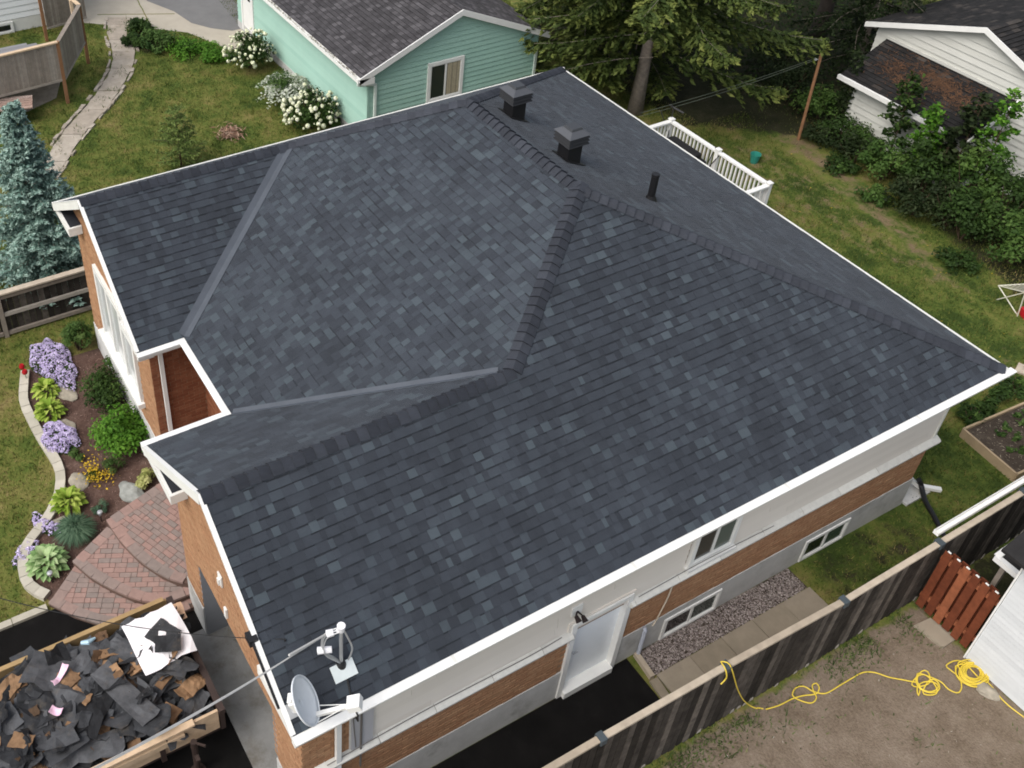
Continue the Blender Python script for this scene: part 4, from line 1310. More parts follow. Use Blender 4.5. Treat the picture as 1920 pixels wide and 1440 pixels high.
mb = MB(); mb.bar((-3.9,ty1,0.56),(-3.35,ty1+0.1,0.5),0.08,0.1); mb.bar((-2.7,ty1,0.56),(-3.25,ty1+0.1,0.5),0.08,0.1); mb.build('hitch', M_rust, tr)
mb = MB(); mb.tube([(tx1+0.16,-0.75,0.05),(tx1+0.16,-0.75,0.95)], 0.05, 10); mb.tube([(tx1+0.16,-0.75,0.02),(tx1+0.16,-0.75,0.06)], 0.13, 12); mb.bar((tx1+0.02,-0.75,0.6),(tx1+0.3,-0.75,0.6),0.06,0.06); mb.bar((tx1+0.16,-0.75,0.93),(tx1+0.32,-0.62,0.97),0.03,0.03); mb.build('jack', M_rust, tr)
mb = MB(); mb.box(tx1+0.02,-2.05,0.56,tx1+0.10,-1.85,0.62); mb.build('reflector', M_redplastic, tr)
mb = MB(); mb.box(tx1+0.0,-4.3,0.76,tx1+0.34,-2.45,0.80); mb.build('fender', M_rust, tr)

def heap_z(x, y):
    ux = (x-(tx0+tx1)/2)/1.1
    h = 0.96 + 0.30*(1-ux*ux)
    h += 0.10*noise.noise(Vector((x*1.6, y*1.6, 3.1))) + 0.06*noise.noise(Vector((x*4, y*4, 1.0)))
    h -= 0.08*max(0, (y+1.0)/0.8)
    return h
nx, ny = 34, 90
vs = [(tx0+0.03+(tx1-tx0-0.06)*i/nx, ty0+0.03+(ty1-ty0-0.08)*j/ny) for j in range(ny+1) for i in range(nx+1)]
vs = [(x, y, heap_z(x, y)-0.07+RND.uniform(-.03,.03)) for x, y in vs]
fs = [(j*(nx+1)+i, j*(nx+1)+i+1, (j+1)*(nx+1)+i+1, (j+1)*(nx+1)+i) for j in range(ny) for i in range(nx)]
mb = MB(); mb.add(vs, fs); mb.T = [RND.random()*0.7 for _ in mb.F]
o = mb.build('roofing_debris', M_scrap, kind='stuff'); tag(o, 'dark mass of torn roofing filling the trailer', 'debris')

def scrap(name, m, x, y, L, Wd, rz, tilt, roll, bend, label, group=None, lift=0.0, tt=None, thick=0.006, jag=0.12, cat='scrap'):
    """a torn sheet, bent along its length, with ragged outline"""
    n, k_ = 7, 4
    vs = []
    M_ = Matrix.Rotation(rz, 3, 'Z') @ Matrix.Rotation(tilt, 3, 'Y') @ Matrix.Rotation(roll, 3, 'X')
    c = Vector((x, y, heap_z(x, y)+lift))
    sd_ = RND.uniform(0, 90); cr = min(0.16, 0.3*L)*(0.25 if jag < 0.15 else 0.6)
    for i in range(n+1):
        s = i/n-0.5
        for k in range(k_+1):
            w = k/k_-0.5
            nz = Vector((s*L*4.2+sd_, w*Wd*4.2, sd_))
            ed = 1 + jag*1.1*noise.noise(Vector((s*L*9+sd_, w*3, 1.0)))
            en = 1 + jag*0.9*noise.noise(Vector((w*Wd*11+sd_, s*3, 5.0)))
            zb = bend*(s*s*4-0.5) + cr*noise.noise(nz) + 0.02*noise.noise(nz*3)
            vs.append(c + M_ @ Vector((s*L*en, w*Wd*ed, zb)))
    fs = [(i*(k_+1)+k, (i+1)*(k_+1)+k, (i+1)*(k_+1)+k+1, i*(k_+1)+k+1) for i in range(n) for k in range(k_)]
    mb = MB(); mb.add(vs, fs, RND.random() if tt is None else tt)
    o = mb.build(name, m, loc=c)
    md = o.modifiers.new('thick', 'SOLIDIFY'); md.thickness = thick; md.offset = 0
    return tag(o, label, cat, group)
for i in range(125):
    x = RND.uniform(tx0+0.22, tx1-0.22); y = -0.55 - 4.2*RND.random()**1.15
    scrap('felt_scrap', M_scrap, x, y, RND.uniform(0.35,1.05), RND.uniform(0.20,0.46), RND.uniform(0,6.28), RND.uniform(-.28,.28), RND.uniform(-.26,.26), RND.uniform(-.08,.12),
          'torn dark strip of old roofing felt in the trailer heap', 'dark felt scraps in the trailer heap', lift=RND.uniform(0.0,0.10), jag=0.30)
for i in range(18):
    x = RND.uniform(tx0+0.35, tx1-0.35); y = -1.3 - 3.6*RND.random()
    scrap('felt_scrap', M_scrap, x, y, RND.uniform(0.8,1.3), RND.uniform(0.38,0.62), RND.uniform(0,6.28), RND.uniform(-.14,.14), RND.uniform(-.14,.14), RND.uniform(-.08,.12),
          'torn dark strip of old roofing felt in the trailer heap', 'dark felt scraps in the trailer heap', lift=RND.uniform(0.05,0.12), jag=0.26, tt=RND.uniform(.3,1))
for i in range(74):
    x = RND.uniform(tx0+0.2, tx1-0.2); y = RND.uniform(-3.6,-0.6) if i % 3 else RND.uniform(-1.7,-0.6)
    scrap('wood_scrap', M_scrapbrown, x, y, RND.uniform(0.12,0.46), RND.uniform(0.08,0.24), RND.uniform(0,6.28), RND.uniform(-.35,.35), RND.uniform(-.35,.35), RND.uniform(-.01,.03),
          'small brown broken scrap of old wood shingle in the trailer heap', 'brown wood scraps in the trailer heap', lift=RND.uniform(0.05,0.11), thick=0.010, jag=0.28)
def at_heap(px, py, z=1.2):
    p = gp(px, py, z); return p.x, p.y
def put(name, m, px, py, L, Wd, rz, label, bend=0.0, lift=0.14, tt=0.6, tilt=0, roll=0, jag=0.05, thick=0.008, cat='scrap'):
    z_ = 1.2
    for _ in range(4):
        x, y = at_heap(px, py, z_); z_ = heap_z(x, y)+lift
    return scrap(name, m, x, y, L, Wd, rz, tilt, roll, bend, label, None, lift, tt, thick, jag, cat)
put('white_sheet', M_paper, 298, 1196, 0.86, 0.98, 1.62, 'white paper sheet spread flat over the debris at the trailer end', bend=-0.04, lift=0.20, jag=0.10, cat='paper sheet')
put('kraft_sheet', M_kraft, 325, 1150, 0.36, 0.34, 1.5, 'tan kraft paper square beside the white sheet', bend=0.02, lift=0.24, cat='paper')
put('felt_sheet', M_scrap, 305, 1188, 0.42, 0.40, 0.5, 'black felt square lying on the white sheet', lift=0.235, tt=0.6)
put('felt_sheet', M_scrap, 315, 1206, 0.40, 0.30, 1.2, 'small black felt flap lying across the white sheet centre', lift=0.25, tt=0.35)
put('kraft_scrap', M_scrapbrown, 272, 1198, 0.26, 0.18, 2.4, 'brown scrap resting on the white sheet corner', lift=0.24, tt=0.5)
put('wood_board', M_scrapbrown, 360, 1285, 0.50, 0.26, 1.95, 'light brown plywood piece standing by the dark end gate', bend=-0.03, lift=0.16, tt=0.8, tilt=0.2, cat='board', jag=0.16)
put('wood_board', M_scrapbrown, 312, 1270, 0.40, 0.14, 2.1, 'narrow brown board left of the light plywood piece', lift=0.12, tt=0.6, cat='board')
put('wood_board', M_scrapbrown, 15, 1290, 0.46, 0.26, 2.2, 'tan plywood corner piece at the far left trailer side', lift=0.16, tt=0.85, cat='board', jag=0.16)
put('wood_board', M_scrapbrown, 318, 1335, 0.30, 0.24, 0.6, 'tan square offcut near the near plank side', lift=0.14, tt=0.75, cat='board', jag=0.18)
put('wood_board', M_scrapbrown, 40, 1390, 0.34, 0.22, 0.9, 'brown offcut low in the near corner of the heap', lift=0.14, tt=0.7, cat='board', jag=0.18)
put('pink_wrap', M_pink, 112, 1265, 0.32, 0.10, 2.2, 'curled pink plastic wrapper on the middle of the heap', bend=0.07, lift=0.17, cat='wrapper', jag=0.3)
put('pink_wrap', M_pink, 106, 1333, 0.18, 0.11, 0.8, 'folded pale pink wrapper below the curled one', bend=0.05, lift=0.17, cat='wrapper', jag=0.2)
put('pink_wrap', M_pink, 62, 1242, 0.10, 0.06, 0.2, 'tiny pink scrap close to the far plank side', bend=0.02, lift=0.14, cat='wrapper')
put('long_felt', M_scrap, 235, 1300, 1.25, 0.34, 0.35, 'long grey-green felt strip across the heap centre', bend=0.06, lift=0.16, tt=0.95)
put('long_felt', M_scrap, 105, 1370, 0.95, 0.62, 0.2, 'wide dark felt sheet near the camera side of the heap', bend=0.08, lift=0.14, tt=0.6)
put('long_felt', M_scrap, 25, 1350, 1.0, 0.42, 1.3, 'long slate blue felt sheet at the left side of the heap', bend=0.07, lift=0.15, tt=0.85)
put('felt_flap', M_scrap, 366, 1352, 0.34, 0.24, 1.2, 'dark felt flap hanging over the near plank side', bend=0.0, lift=0.12, tt=0.6, tilt=0.5)
mb = MB(); p = Vector((*at_heap(153,1208),1.24)); mb.tube([p, p+Vector((0.06,0.1,0.02)), p+Vector((0.02,0.22,0.0))], [0.03,0.045,0.02], 8)
tag(mb.build('plastic_bottle', mat('blue_plastic', (0.35,0.52,0.62), rough=.2, var=.1)), 'small pale blue plastic bottle by the far plank side', 'bottle')

# ------------------------------------------------------------------ fences
fx = 1.2
posts = [(-3.0,1.95),(-0.6,1.95),(1.8,1.95),(4.23,1.93),(6.66,1.85),(9.33,1.66),(11.68,1.70),(13.95,1.75),(16.3,1.75),(18.7,1.75)]
fe = thing('side_fence', 'dark weathered board fence with pale cap rail along the side yard', 'fence', (fx, 8, 0))
def top_at(y):
    for (a, za), (b, zb) in zip(posts, posts[1:]):
        if a <= y <= b:
            return za + (zb-za)*(y-a)/(b-a)
    return 1.9
for k, ((a, za), (b, zb)) in enumerate(zip(posts, posts[1:])):
    mb = MB(); mb.bar((fx-0.03,a+0.05,za-0.02),(fx-0.03,b-0.05,zb-0.02),0.10,0.04,t=RND.random()); mb.build('cap_rail', M_rail if b < 14 else M_greywood, fe)
    mb = MB(); mb.bar((fx-0.05,a,za-0.22),(fx-0.05,b,zb-0.22),0.04,0.09,t=.5); mb.bar((fx-0.05,a,0.35),(fx-0.05,b,0.35),0.04,0.09,t=.5); mb.build('rail', M_greywood, fe)
for y, zt in posts:
    mb = MB(); mb.box(fx-0.11,y-0.05,0,fx-0.01,y+0.05,zt-0.04,.5); mb.build('post', M_greywood, fe)
    mb = MB(); mb.box(fx-0.105,y-0.055,zt-0.10,fx+0.045,y+0.055,zt+0.028); mb.build('bracket', mat('bracket_grey', (0.055,0.07,0.08), rough=.6, var=.1), fe)
y = -3.0
while y < 18.6:
    w = 0.138
    zt = top_at(y+w/2)-0.05
    zb_ = RND.uniform(0.0, 0.06)
    mb = MB()
    x0 = fx+RND.uniform(0,0.006)
    tt = RND.random()
    chip = RND.uniform(0.02,0.05)
    mb.prism([(x0,y+.004,zb_+chip),(x0,y+.03,zb_),(x0,y+w-.03,zb_),(x0,y+w-.004,zb_+chip),(x0,y+w-.004,zt),(x0,y+.004,zt)], (0.02,0,0), tt)
    bo = mb.build('board', M_fence, fe)
    if RND.random() < 0.3:
        mb = MB(); mb.prism([(x0+.0205,y+.02,zb_+.01),(x0+.0205,y+w-.03,zb_+.01),(x0+.0205,y+w-.05,zb_+RND.uniform(.05,.13)),(x0+.0205,y+.03,zb_+RND.uniform(.04,.1))], (0.006,0,0), .9)
        mb.build('pale_foot', M_greywood, bo)
    y += w+0.008
# pale chipped feet of some boards
lf = thing('front_fence', 'brown board fence with pale top rail between the front lawns', 'fence', (-13.65, -0.8, 0))
for y in (-4.0, -2.4, -0.82, 1.5):
    mb = MB(); mb.box(-13.69,y-0.05,0,-13.59,y+0.05,1.22,.5); mb.build('post', M_greywood, lf)
for (a, b) in ((-4.0,-2.4),(-2.4,-0.82),(-0.82,1.5)):
    mb = MB(); mb.box(-13.71,a+.02,1.235,-13.56,b-.02,1.275,.9); mb.build('cap_rail', M_rail, lf)
    for z0 in (0.06, 0.60, 1.10):
        mb = MB(); mb.box(-13.66,a+.06,z0,-13.60,b-.06,z0+0.09,RND.random()); mb.build('rail', M_greywood, lf)
y = -4.0
while y < 1.5:
    mb = MB(); mb.box(-13.70,y+.003,0.05,-13.675,y+.137,1.22,RND.random()*0.8); mb.build('board', M_fence, lf)
    y += 0.14

# cedar gate between the side fence and the white shed
gt = thing('cedar_gate', 'red cedar gate of spaced vertical boards beside the white shed', 'gate', (1.75, 11.75, 0))
gx0, gx1 = 1.28, 2.36
for k in range(6):
    x = gx0 + (gx1-gx0)*(k+0.5)/6
    f = 0 if k % 2 == 0 else 0.0
    mb = MB(); mb.box(x-0.068, 11.69, 0.10+RND.uniform(-.01,.01), x+0.068, 11.712, 1.62+RND.uniform(-.012,.012), (0.45,0.3,0.95,0.35,0.6,0.4)[k]); mb.build('board', M_redwood, gt)
    if k < 5:
        xx = gx0 + (gx1-gx0)*(k+1)/6
        mb = MB(); mb.box(xx-0.068, 11.80, 0.12, xx+0.068, 11.822, 1.58, (0.15,0.2,0.1,0.2,0.15)[k]); mb.build('board', M_redwood, gt)
for z0 in (0.32, 1.36):
    mb = MB(); mb.box(gx0, 11.715, z0, gx1, 11.797, z0+0.09, 1.0); mb.build('rail', M_redwood, gt)
for k in range(6):
    x = gx0 + (gx1-gx0)*(k+0.5)/6
    mb = MB(); mb.box(x-0.03,11.69,1.632,x+0.03,11.712,1.65); mb.build('board_tip', M_white, gt)
mb = MB(); mb.prism([(1.58,11.33,0.05),(1.62,11.72,0.05),(2.12,11.80,0.05),(2.12,11.41,0.05)], (0,0,-0.08), 0.7)
tag(mb.build('stepping_slab', M_slab), 'tan stepping slab lying before the red cedar gate', 'slab')

def rock(px, py, rx, ry, h, label, seed=0, rz=0.0, m=M_rock, cat='rock', loc=None):
    c = gp(px, py) if loc is None else Vector(loc)
    me = bpy.data.meshes.new('rock'); bm = bmesh.new()
    bmesh.ops.create_icosphere(bm, subdivisions=3, radius=1)
    for v in bm.verts:
        k = 1 + 0.28*noise.noise(v.co*1.3+Vector((seed*7.1,0,0))) + 0.10*noise.noise(v.co*4+Vector((seed,3,0)))
        v.co = Vector((v.co.x*rx*k, v.co.y*ry*k, max(v.co.z, -0.4)*h*k))
    bm.to_mesh(me); bm.free()
    at = me.attributes.new('tint','FLOAT','FACE'); at.data.foreach_set('value', np.full(len(me.polygons), 0.5, np.float32))
    me.materials.append(m)
    o = bpy.data.objects.new('rock', me); COL.objects.link(o)
    o.location = (c.x, c.y, 0.02 + h*0.1); o.rotation_euler = (0,0,rz)
    return tag(o, label, cat)
rock(1850, 1297, 0.20, 0.13, 0.07, 'flat oval brown stone beside the yellow cord coil', 1, 0.3)

# yellow extension cord
cz = 0.022
def spiral(c, r0, r1, turns, n=90, ex=1.0, z=cz, ph=0.0):
    out = []
    for i in range(n):
        t_ = i/(n-1); a = ph+turns*2*math.pi*t_; r = r0+(r1-r0)*t_
        out.append(Vector((c[0]+r*math.cos(a)*ex, c[1]+r*math.sin(a), z+0.012*((i*7) % 5)/5)))
    return out
path = [gp(x, y, cz) for x, y in ((1436,1330),(1462,1322),(1486,1310),(1508,1304),(1530,1301),(1536,1290),(1531,1281),(1523,1285),(1526,1298),(1531,1308),(1522,1318),(1502,1314),(1486,1304),(1492,1290),(1508,1287),(1524,1296),(1548,1300),(1575,1285),(1597,1272),(1618,1261),(1640,1261),(1668,1270),(1700,1276),(1724,1283))]
path += [gp(1737+9*math.sin(k*0.17)+(17+4*math.sin(k*.5))*math.cos(a), 1284+10*math.cos(k*0.14)+(15+5*math.cos(k*.37))*math.sin(a), cz+0.006*(k % 3)) for k, a in enumerate(np.linspace(2.6, 2.6+2*math.pi*4.3, 64))]
path += [gp(x, y, cz) for x, y in ((1762,1277),(1778,1292),(1796,1299),(1803,1288),(1798,1270),(1782,1256),(1774,1248),(1790,1239),(1808,1243))]
cp = gp(1823, 1264, cz)
for k in range(13):
    a0 = k*0.7; rr_ = 0.13+0.13*((k*5) % 13)/13
    ox_, oy_ = 0.03*math.sin(k*2.1), 0.04*math.cos(k*1.7)
    path += [Vector((cp.x+ox_+rr_*0.85*math.cos(a0+a), cp.y+oy_+rr_*1.15*math.sin(a0+a), cz+0.009*(k % 7))) for a in np.linspace(0, 2*math.pi*0.98, 16)]
path += [gp(x, y, cz) for x, y in ((1845,1270),(1862,1290),(1876,1308),(1895,1326),(1930,1352))]
mb = MB(); mb.tube(resample([tuple(p) for p in path], 0.045), 0.0105, 6)
tag(mb.build('extension_cord', M_yellow), 'yellow extension cord looping over the bare dirt to a coil by the shed', 'cord')
mb = MB(); mb.tube(resample([(1.275,6.52,1.60),(1.275,6.60,1.68),(1.27,6.58,1.82),(1.20,6.57,1.925),(1.10,6.60,1.90),(1.19,6.66,1.94),(1.26,6.72,1.78),(1.275,6.83,1.52),(1.28,7.05,1.03),(1.29,7.32,0.52),(1.31,7.58,0.14),(1.38,7.72,0.03),tuple(gp(1420,1327,cz)),tuple(gp(1437,1330,cz))], 0.05), 0.0105, 6)
tag(mb.build('extension_cord', M_yellow), 'yellow cord end hooked over a post of the side fence', 'cord')

# black discharge pipe, its white elbow and the gutter length on the fence
mb = MB(); mb.tube(resample([(-0.52,14.0,0.30),(-0.44,14.05,0.16),(-0.2,13.9,0.07),(0.15,13.72,0.06),(0.62,13.45,0.05)], 0.08), 0.05, 10)
tag(mb.build('drain_hose', M_black), 'black drain hose on the grass from the back house corner', 'hose')
mb = MB(); mb.bar((-0.50,14.06,0.10),(-0.22,14.40,0.08),0.09,0.07); mb.bar((-0.62,13.85,0.30),(-0.50,14.06,0.10),0.09,0.07)
tag(mb.build('downspout_elbow', M_white), 'short white downspout elbow lying at the back house corner', 'downspout')
mb = MB(); mb.box(-0.95,13.5,0.0,-0.3,14.2,0.05,.3)
tag(mb.build('splash_slab', M_conc), 'dark damp splash slab under the white downspout elbow', 'slab')
ga, gb = Vector((1.05,11.66,1.80)), Vector((1.05,14.4,1.86))
mb = MB(); 
for off, w, h, dz in ((0.0,0.09,0.012,0.0),(-0.045,0.01,0.07,0.035),(0.045,0.01,0.07,0.035)):
    mb.bar(ga+Vector((off,0,dz)), gb+Vector((off,0,dz)), w, h)
mb.bar(ga+Vector((-0.05,0,0.03)), ga+Vector((0.05,0,0.03)), 0.012, 0.07)
tag(mb.build('gutter_length', M_white), 'loose length of white gutter laid along the fence top', 'gutter')
mb = MB(); mb.lathe([(0.09,0.0),(0.12,0.22),(0.13,0.24),(0.11,0.24)], (0.78,13.2,0.0), 14)
tag(mb.build('clay_pot', mat('terracotta', (0.30,0.13,0.08), rough=.8, var=.1)), 'small terracotta pot at the fence foot near the black hose', 'pot')

# ------------------------------------------------------------------ white shed beyond the gate
sh = thing('white_shed', 'bright white shed with ribbed siding at the edge of the dirt yard', 'shed', (4, 13, 0))
mb = MB(); mb.box(2.43, 11.63, 0, 6.5, 15.0, 2.75); mb.build('wall', M_shedwhite, sh)
k = 0; z = 0.02
while z < 2.72:
    mb = MB(); mb.prism([(2.43,11.63,z),(2.43,11.600,z),(2.43,11.616,z+0.105),(2.43,11.63,z+0.105)], (4.07,0,0), RND.random()); mb.build('siding_board', M_shedwhite, sh)
    mb = MB(); mb.prism([(2.43,11.63,z),(2.405,11.63,z),(2.416,11.63,z+0.105),(2.43,11.63,z+0.105)], (0,3.37,0), RND.random()); mb.build('siding_board', M_shedwhite, sh)
    z += 0.105
mb = MB(); mb.box(2.398,11.594,0,2.425,11.625,2.74); mb.build('corner_trim', M_white, sh)
mb = MB(); mb.prism([(2.10,11.35,2.76),(6.7,11.35,2.76),(6.7,13.3,3.55),(2.10,13.3,3.55)], (0,0,0.06)); mb.prism([(2.10,15.2,2.76),(6.7,15.2,2.76),(6.7,13.3,3.55),(2.10,13.3,3.55)][::-1], (0,0,0.06)); mb.build('roof', M_blackshingle, sh)
ln_ = thing('lean_to_roof', 'low dark lean-to roof with white gutter behind the cedar gate', 'lean-to', (2.8, 13, 1.9))
mb = MB(); mb.prism([(1.92,12.10,1.93),(2.40,12.10,1.93),(2.40,14.8,2.5),(1.92,14.8,2.5)], (0,0,-0.05)); mb.build('roof_sheet', M_blackshingle, ln_)
mb = MB(); mb.bar((1.88,12.05,1.90),(2.40,12.05,1.90),0.10,0.10); mb.build('gutter', M_white, ln_)
mb = MB(); mb.bar((1.90,12.04,1.945),(1.90,14.8,2.52),0.10,0.03); mb.build('rake_trim', M_white, ln_)
mb = MB(); mb.box(1.95,14.6,0,2.05,14.7,2.4); mb.box(1.98,12.2,0,2.06,12.28,1.9); mb.build('post', M_greywood, ln_)

# ------------------------------------------------------------------ rear deck rail
dk = thing('rear_deck', 'small raised rear deck with white baluster railing behind the house', 'deck', (-9.8, 15.5, 0))
mb = MB()
for k in range(22):
    mb.box(-11.68, 13.82+k*0.152, 0.98, -8.02, 13.82+k*0.152+0.145, 1.02, RND.random())
mb.build('floor', M_greywood, dk)
mb = MB(); mb.box(-11.66,13.82,0.80,-8.04,13.9,0.98); mb.box(-11.66,17.05,0.80,-8.04,17.13,0.98); mb.box(-11.68,13.9,0.80,-11.6,17.05,0.98); mb.box(-8.1,13.9,0.80,-8.02,17.05,0.98)
mb.build('skirt', M_white, dk)
for x, y in ((-11.64,17.1),(-9.85,17.1),(-8.06,17.1),(-11.64,14.0),(-8.06,14.0)):
    mb = MB(); mb.box(x-0.055,y-0.055,0,x+0.055,y+0.055,2.02); mb.box(x-0.07,y-0.07,2.02,x+0.07,y+0.07,2.05); mb.build('post', M_white, dk)
for a, b in (((-11.6,17.1),(-9.9,17.1)),((-9.8,17.1),(-8.1,17.1)),((-11.64,14.05),(-11.64,17.04)),((-8.06,14.05),(-8.06,17.04))):
    a3, b3 = Vector((*a,1.96)), Vector((*b,1.96))
    mb = MB(); mb.bar(a3,b3,0.13,0.05); mb.build('top_rail', M_white, dk)
    mb = MB(); mb.bar(a3-Vector((0,0,0.86)),b3-Vector((0,0,0.86)),0.06,0.06); mb.build('bottom_rail', M_white, dk)
    L = (b3-a3).length; nb_ = int(L/0.13)
    first = None
    for k in range(1, nb_):
        p = a3.lerp(b3, k/nb_)
        if first is None:
            mb = MB(); mb.box(p.x-0.021,p.y-0.021,1.12,p.x+0.021,p.y+0.021,1.94); first = mb.build('baluster', M_white, dk); fp = p.copy()
        else:
            inst(first, p-fp)
mb = MB(); mb.box(-11.45,16.5,1.02,-10.0,16.98,1.62); mb.box(-11.3,16.52,1.62,-10.2,16.96,1.76)
o = mb.build('covered_barbecue', mat('black_cover', (0.012,0.012,0.013), rough=.8, var=.2)); tag(o, 'black covered barbecue standing inside the white deck railing', 'barbecue')
bvl = o.modifiers.new('soft', 'BEVEL'); bvl.width = 0.06; bvl.segments = 2
mb = MB()
for a, b in (((-11.75,17.2,2.3),(-11.45,16.9,1.1)),((-11.9,16.9,2.2),(-11.55,17.15,1.3)),((-10.0,17.15,2.02),(-9.9,16.75,1.2)),((-9.75,17.15,2.0),(-9.95,16.8,1.25))):
    mb = MB(); mb.tube([a, b], 0.014, 5)
    if a[0] < -11.7 and a[1] > 17: mb.tube([(-11.95,17.25,2.28),(-11.75,17.2,2.3),(-11.5,17.35,2.22)], 0.03, 6)
    tag(mb.build('tool_handle', M_wire), {-11.75:'black long tool with a crooked head at the far deck rail corner', -11.9:'thin black stick crossing the crooked tool at the deck rail corner', -10.0:'left black strap crossed over the middle deck post', -9.75:'right black strap crossed over the middle deck post'}[a[0]], 'tool')
mb = MB(); mb.obox((-9.05,16.3,1.16),(0.30,0.14,0.05),(-0.08,0.17,0.0),(0,0,0.14)); tag(mb.build('white_bag', M_paper), 'crumpled white bag on the deck floor by the railing', 'bag')
mb = MB(); mb.lathe([(0.10,0),(0.15,0.28),(0.16,0.30),(0.145,0.30),(0.09,0.02)], (-11.09,20.3,0), 16)
tag(mb.build('green_bucket', M_green), 'green bucket standing on the back lawn past the deck', 'bucket')
# clothes line pole
t = thing('clothesline_pole', 'leaning brown wooden clothesline pole beside the hedge', 'pole', (-11.41, 22.5, 0))
mb = MB(); mb.tube([(-11.41,22.5,-0.1),(-11.46,22.40,2.84)], [0.048,0.043], 10, .5); mb.tube([(-11.46,22.40,2.84),(-11.462,22.398,2.875)], [0.043,0.025], 10, .9); mb.build('pole', M_postwood, t)
mb = MB(); mb.lathe([(0.055,-0.02),(0.065,0.0),(0.055,0.02)], (-11.56,22.33,2.66), 12); mb.tube([(-11.46,22.40,2.68),(-11.56,22.33,2.66)], 0.012, 6); mb.build('pulley', M_steel, t)
mb = MB(); ea, eb = Vector((-11.58,22.30,2.68)), Vector((-11.2,15.2,3.0))
eb = gp(1200, 212, 2.3)
mb.tube(sag(ea, eb, 0.08), 0.006, 5); mb.tube(sag(ea-Vector((0,0,0.06)), eb-Vector((0,0.0,0.10)), 0.10), 0.006, 5)
tag(mb.build('clothesline', mat('line_green', (0.10,0.12,0.09), rough=.6, var=0)), 'double clothesline wire from the leaning pole to the deck', 'clothesline')

# raised bed, drying rack, plank
rb = thing('raised_bed', 'raised garden bed with tan timber sides and dark soil', 'raised bed', (-0.4, 17, 0))
rp = [Vector((-1.03,16.12,0)), Vector((0.30,15.98,0)), Vector((0.45,18.2,0)), Vector((-0.88,18.35,0))]
for i in range(4):
    a, b = rp[i], rp[(i+1) % 4]
    mb = MB(); mb.bar(a+Vector((0,0,0.11)), b+Vector((0,0,0.11)), 0.045, 0.24, t=.6); mb.build('board', mat('bed_board', [(0,(0.26,0.19,0.11)),(1,(0.40,0.31,0.20))], rough=.85, var=.15), rb)
mb = MB(); mb.prism([p+Vector((0,0,0.17)) for p in rp], (0,0,-0.12)); mb.build('soil', M_darksoil, rb)
rk = thing('drying_rack', 'pale wire drying rack standing on the back lawn', 'drying rack', (-3.3, 21.3, 0))
c0 = [Vector((-3.72,21.0,0.35)), Vector((-3.0,20.75,0.75)), Vector((-2.6,21.7,0.75)), Vector((-3.3,22.0,0.35))]
mb = MB()
for i in range(4):
    mb.tube([c0[i], c0[(i+1) % 4]], 0.014, 6)
for k in range(1, 9):
    mb.tube([c0[0].lerp(c0[3],k/9), c0[1].lerp(c0[2],k/9)], 0.008, 5)
mb.build('rods', mat('cream_wire', (0.62,0.60,0.50), rough=.5, var=.05), rk)
mb = MB()
for a, b in ((c0[0], (-3.0,20.9,0)), (c0[1], (-3.6,20.95,0)), (c0[2],(-3.2,21.9,0)), (c0[3],(-2.7,21.7,0)), (c0[1], (-2.95,20.85,0))):
    mb.tube([a, b], 0.014, 6)
mb.build('leg', MATS['cream_wire'], rk)
mb = MB(); mb.obox((-2.85,20.95,0.10),(0.16,-0.05,0.0),(0.02,0.05,0.0),(0,0,0.10)); tag(mb.build('red_bin', M_redplastic), 'red plastic bin under the drying rack', 'bin')
mb = MB(); mb.obox((-1.2,19.35,0.03),(0.6,0.22,0),(-0.06,0.16,0),(0,0,0.025),.8); tag(mb.build('pale_plank', M_rail), 'pale plank lying on grass just past the back gutter corner', 'plank')
# ------------------------------------------------------------------ teal garage
tg = thing('teal_garage', 'mint green garage with a grey shingle gable roof and white trim', 'garage', (-21, 13.5, 0))
tX0, tX1, tY0, tY1, tE = -26.4, -17.0, 10.55, 16.5, 2.52
tym, tzr = (tY0+tY1)/2, 3.78
mb = MB(); mb.box(tX0, tY0+0.03, 0.28, tX1-0.03, tY1, tE)
mb.prism([(tX1-0.03,tY0+0.03,tE),(tX1-0.03,tY1,tE),(tX1-0.03,tym,tzr-0.05)], (-9.3,0,0))
mb.build('wall', M_teal, tg)
mb = MB(); mb.box(tX0-0.02, tY0-0.01, -0.1, tX1+0.01, tY1+0.02, 0.28); mb.build('foundation', M_conc, tg)
z = 0.28; bh = 0.158
wy0, wy1, wz0, wz1 = 12.55, 13.80, 1.02, 2.32
while z < tzr-0.15:
    ya, yb = tY0, tY1
    if z+bh > tE:
        f = (z+bh*0.75-tE)/(tzr-tE)
        ya, yb = tY0+(tym-tY0)*f, tY1-(tY1-tym)*f
    segs = [(ya, yb)]
    if wz0-0.02 < z+bh*0.5 < wz1+0.02:
        segs = [(ya, wy0), (wy1, yb)]
    for a, b in segs:
        if b-a > 0.05:
            mb = MB(); mb.prism([(tX1-0.03,a,z),(tX1+0.0,a,z),(tX1-0.022,a,z+bh),(tX1-0.03,a,z+bh)], (0,b-a,0), RND.random()); mb.build('siding_board', M_teal, tg)
    if z+bh < tE+0.1:
        for a, b in (((tX0, tX1),) if not 0.2 < z < 2.2 else ((tX0,-25.95),(-25.0,tX1))):
            mb = MB(); mb.prism([(a,tY0+0.03,z),(a,tY0,z),(a,tY0+0.022,z+bh),(a,tY0+0.03,z+bh)], (b-a,0,0), RND.random()); mb.build('siding_board', M_teal, tg)
    z += bh
mb = MB(); mb.box(tX1-0.06,tY0-0.012,0.28,tX1+0.012,tY0+0.06,tE); mb.box(tX1-0.06,tY1-0.06,0.28,tX1+0.012,tY1+0.012,tE); mb.build('corner_trim', M_teal, tg)
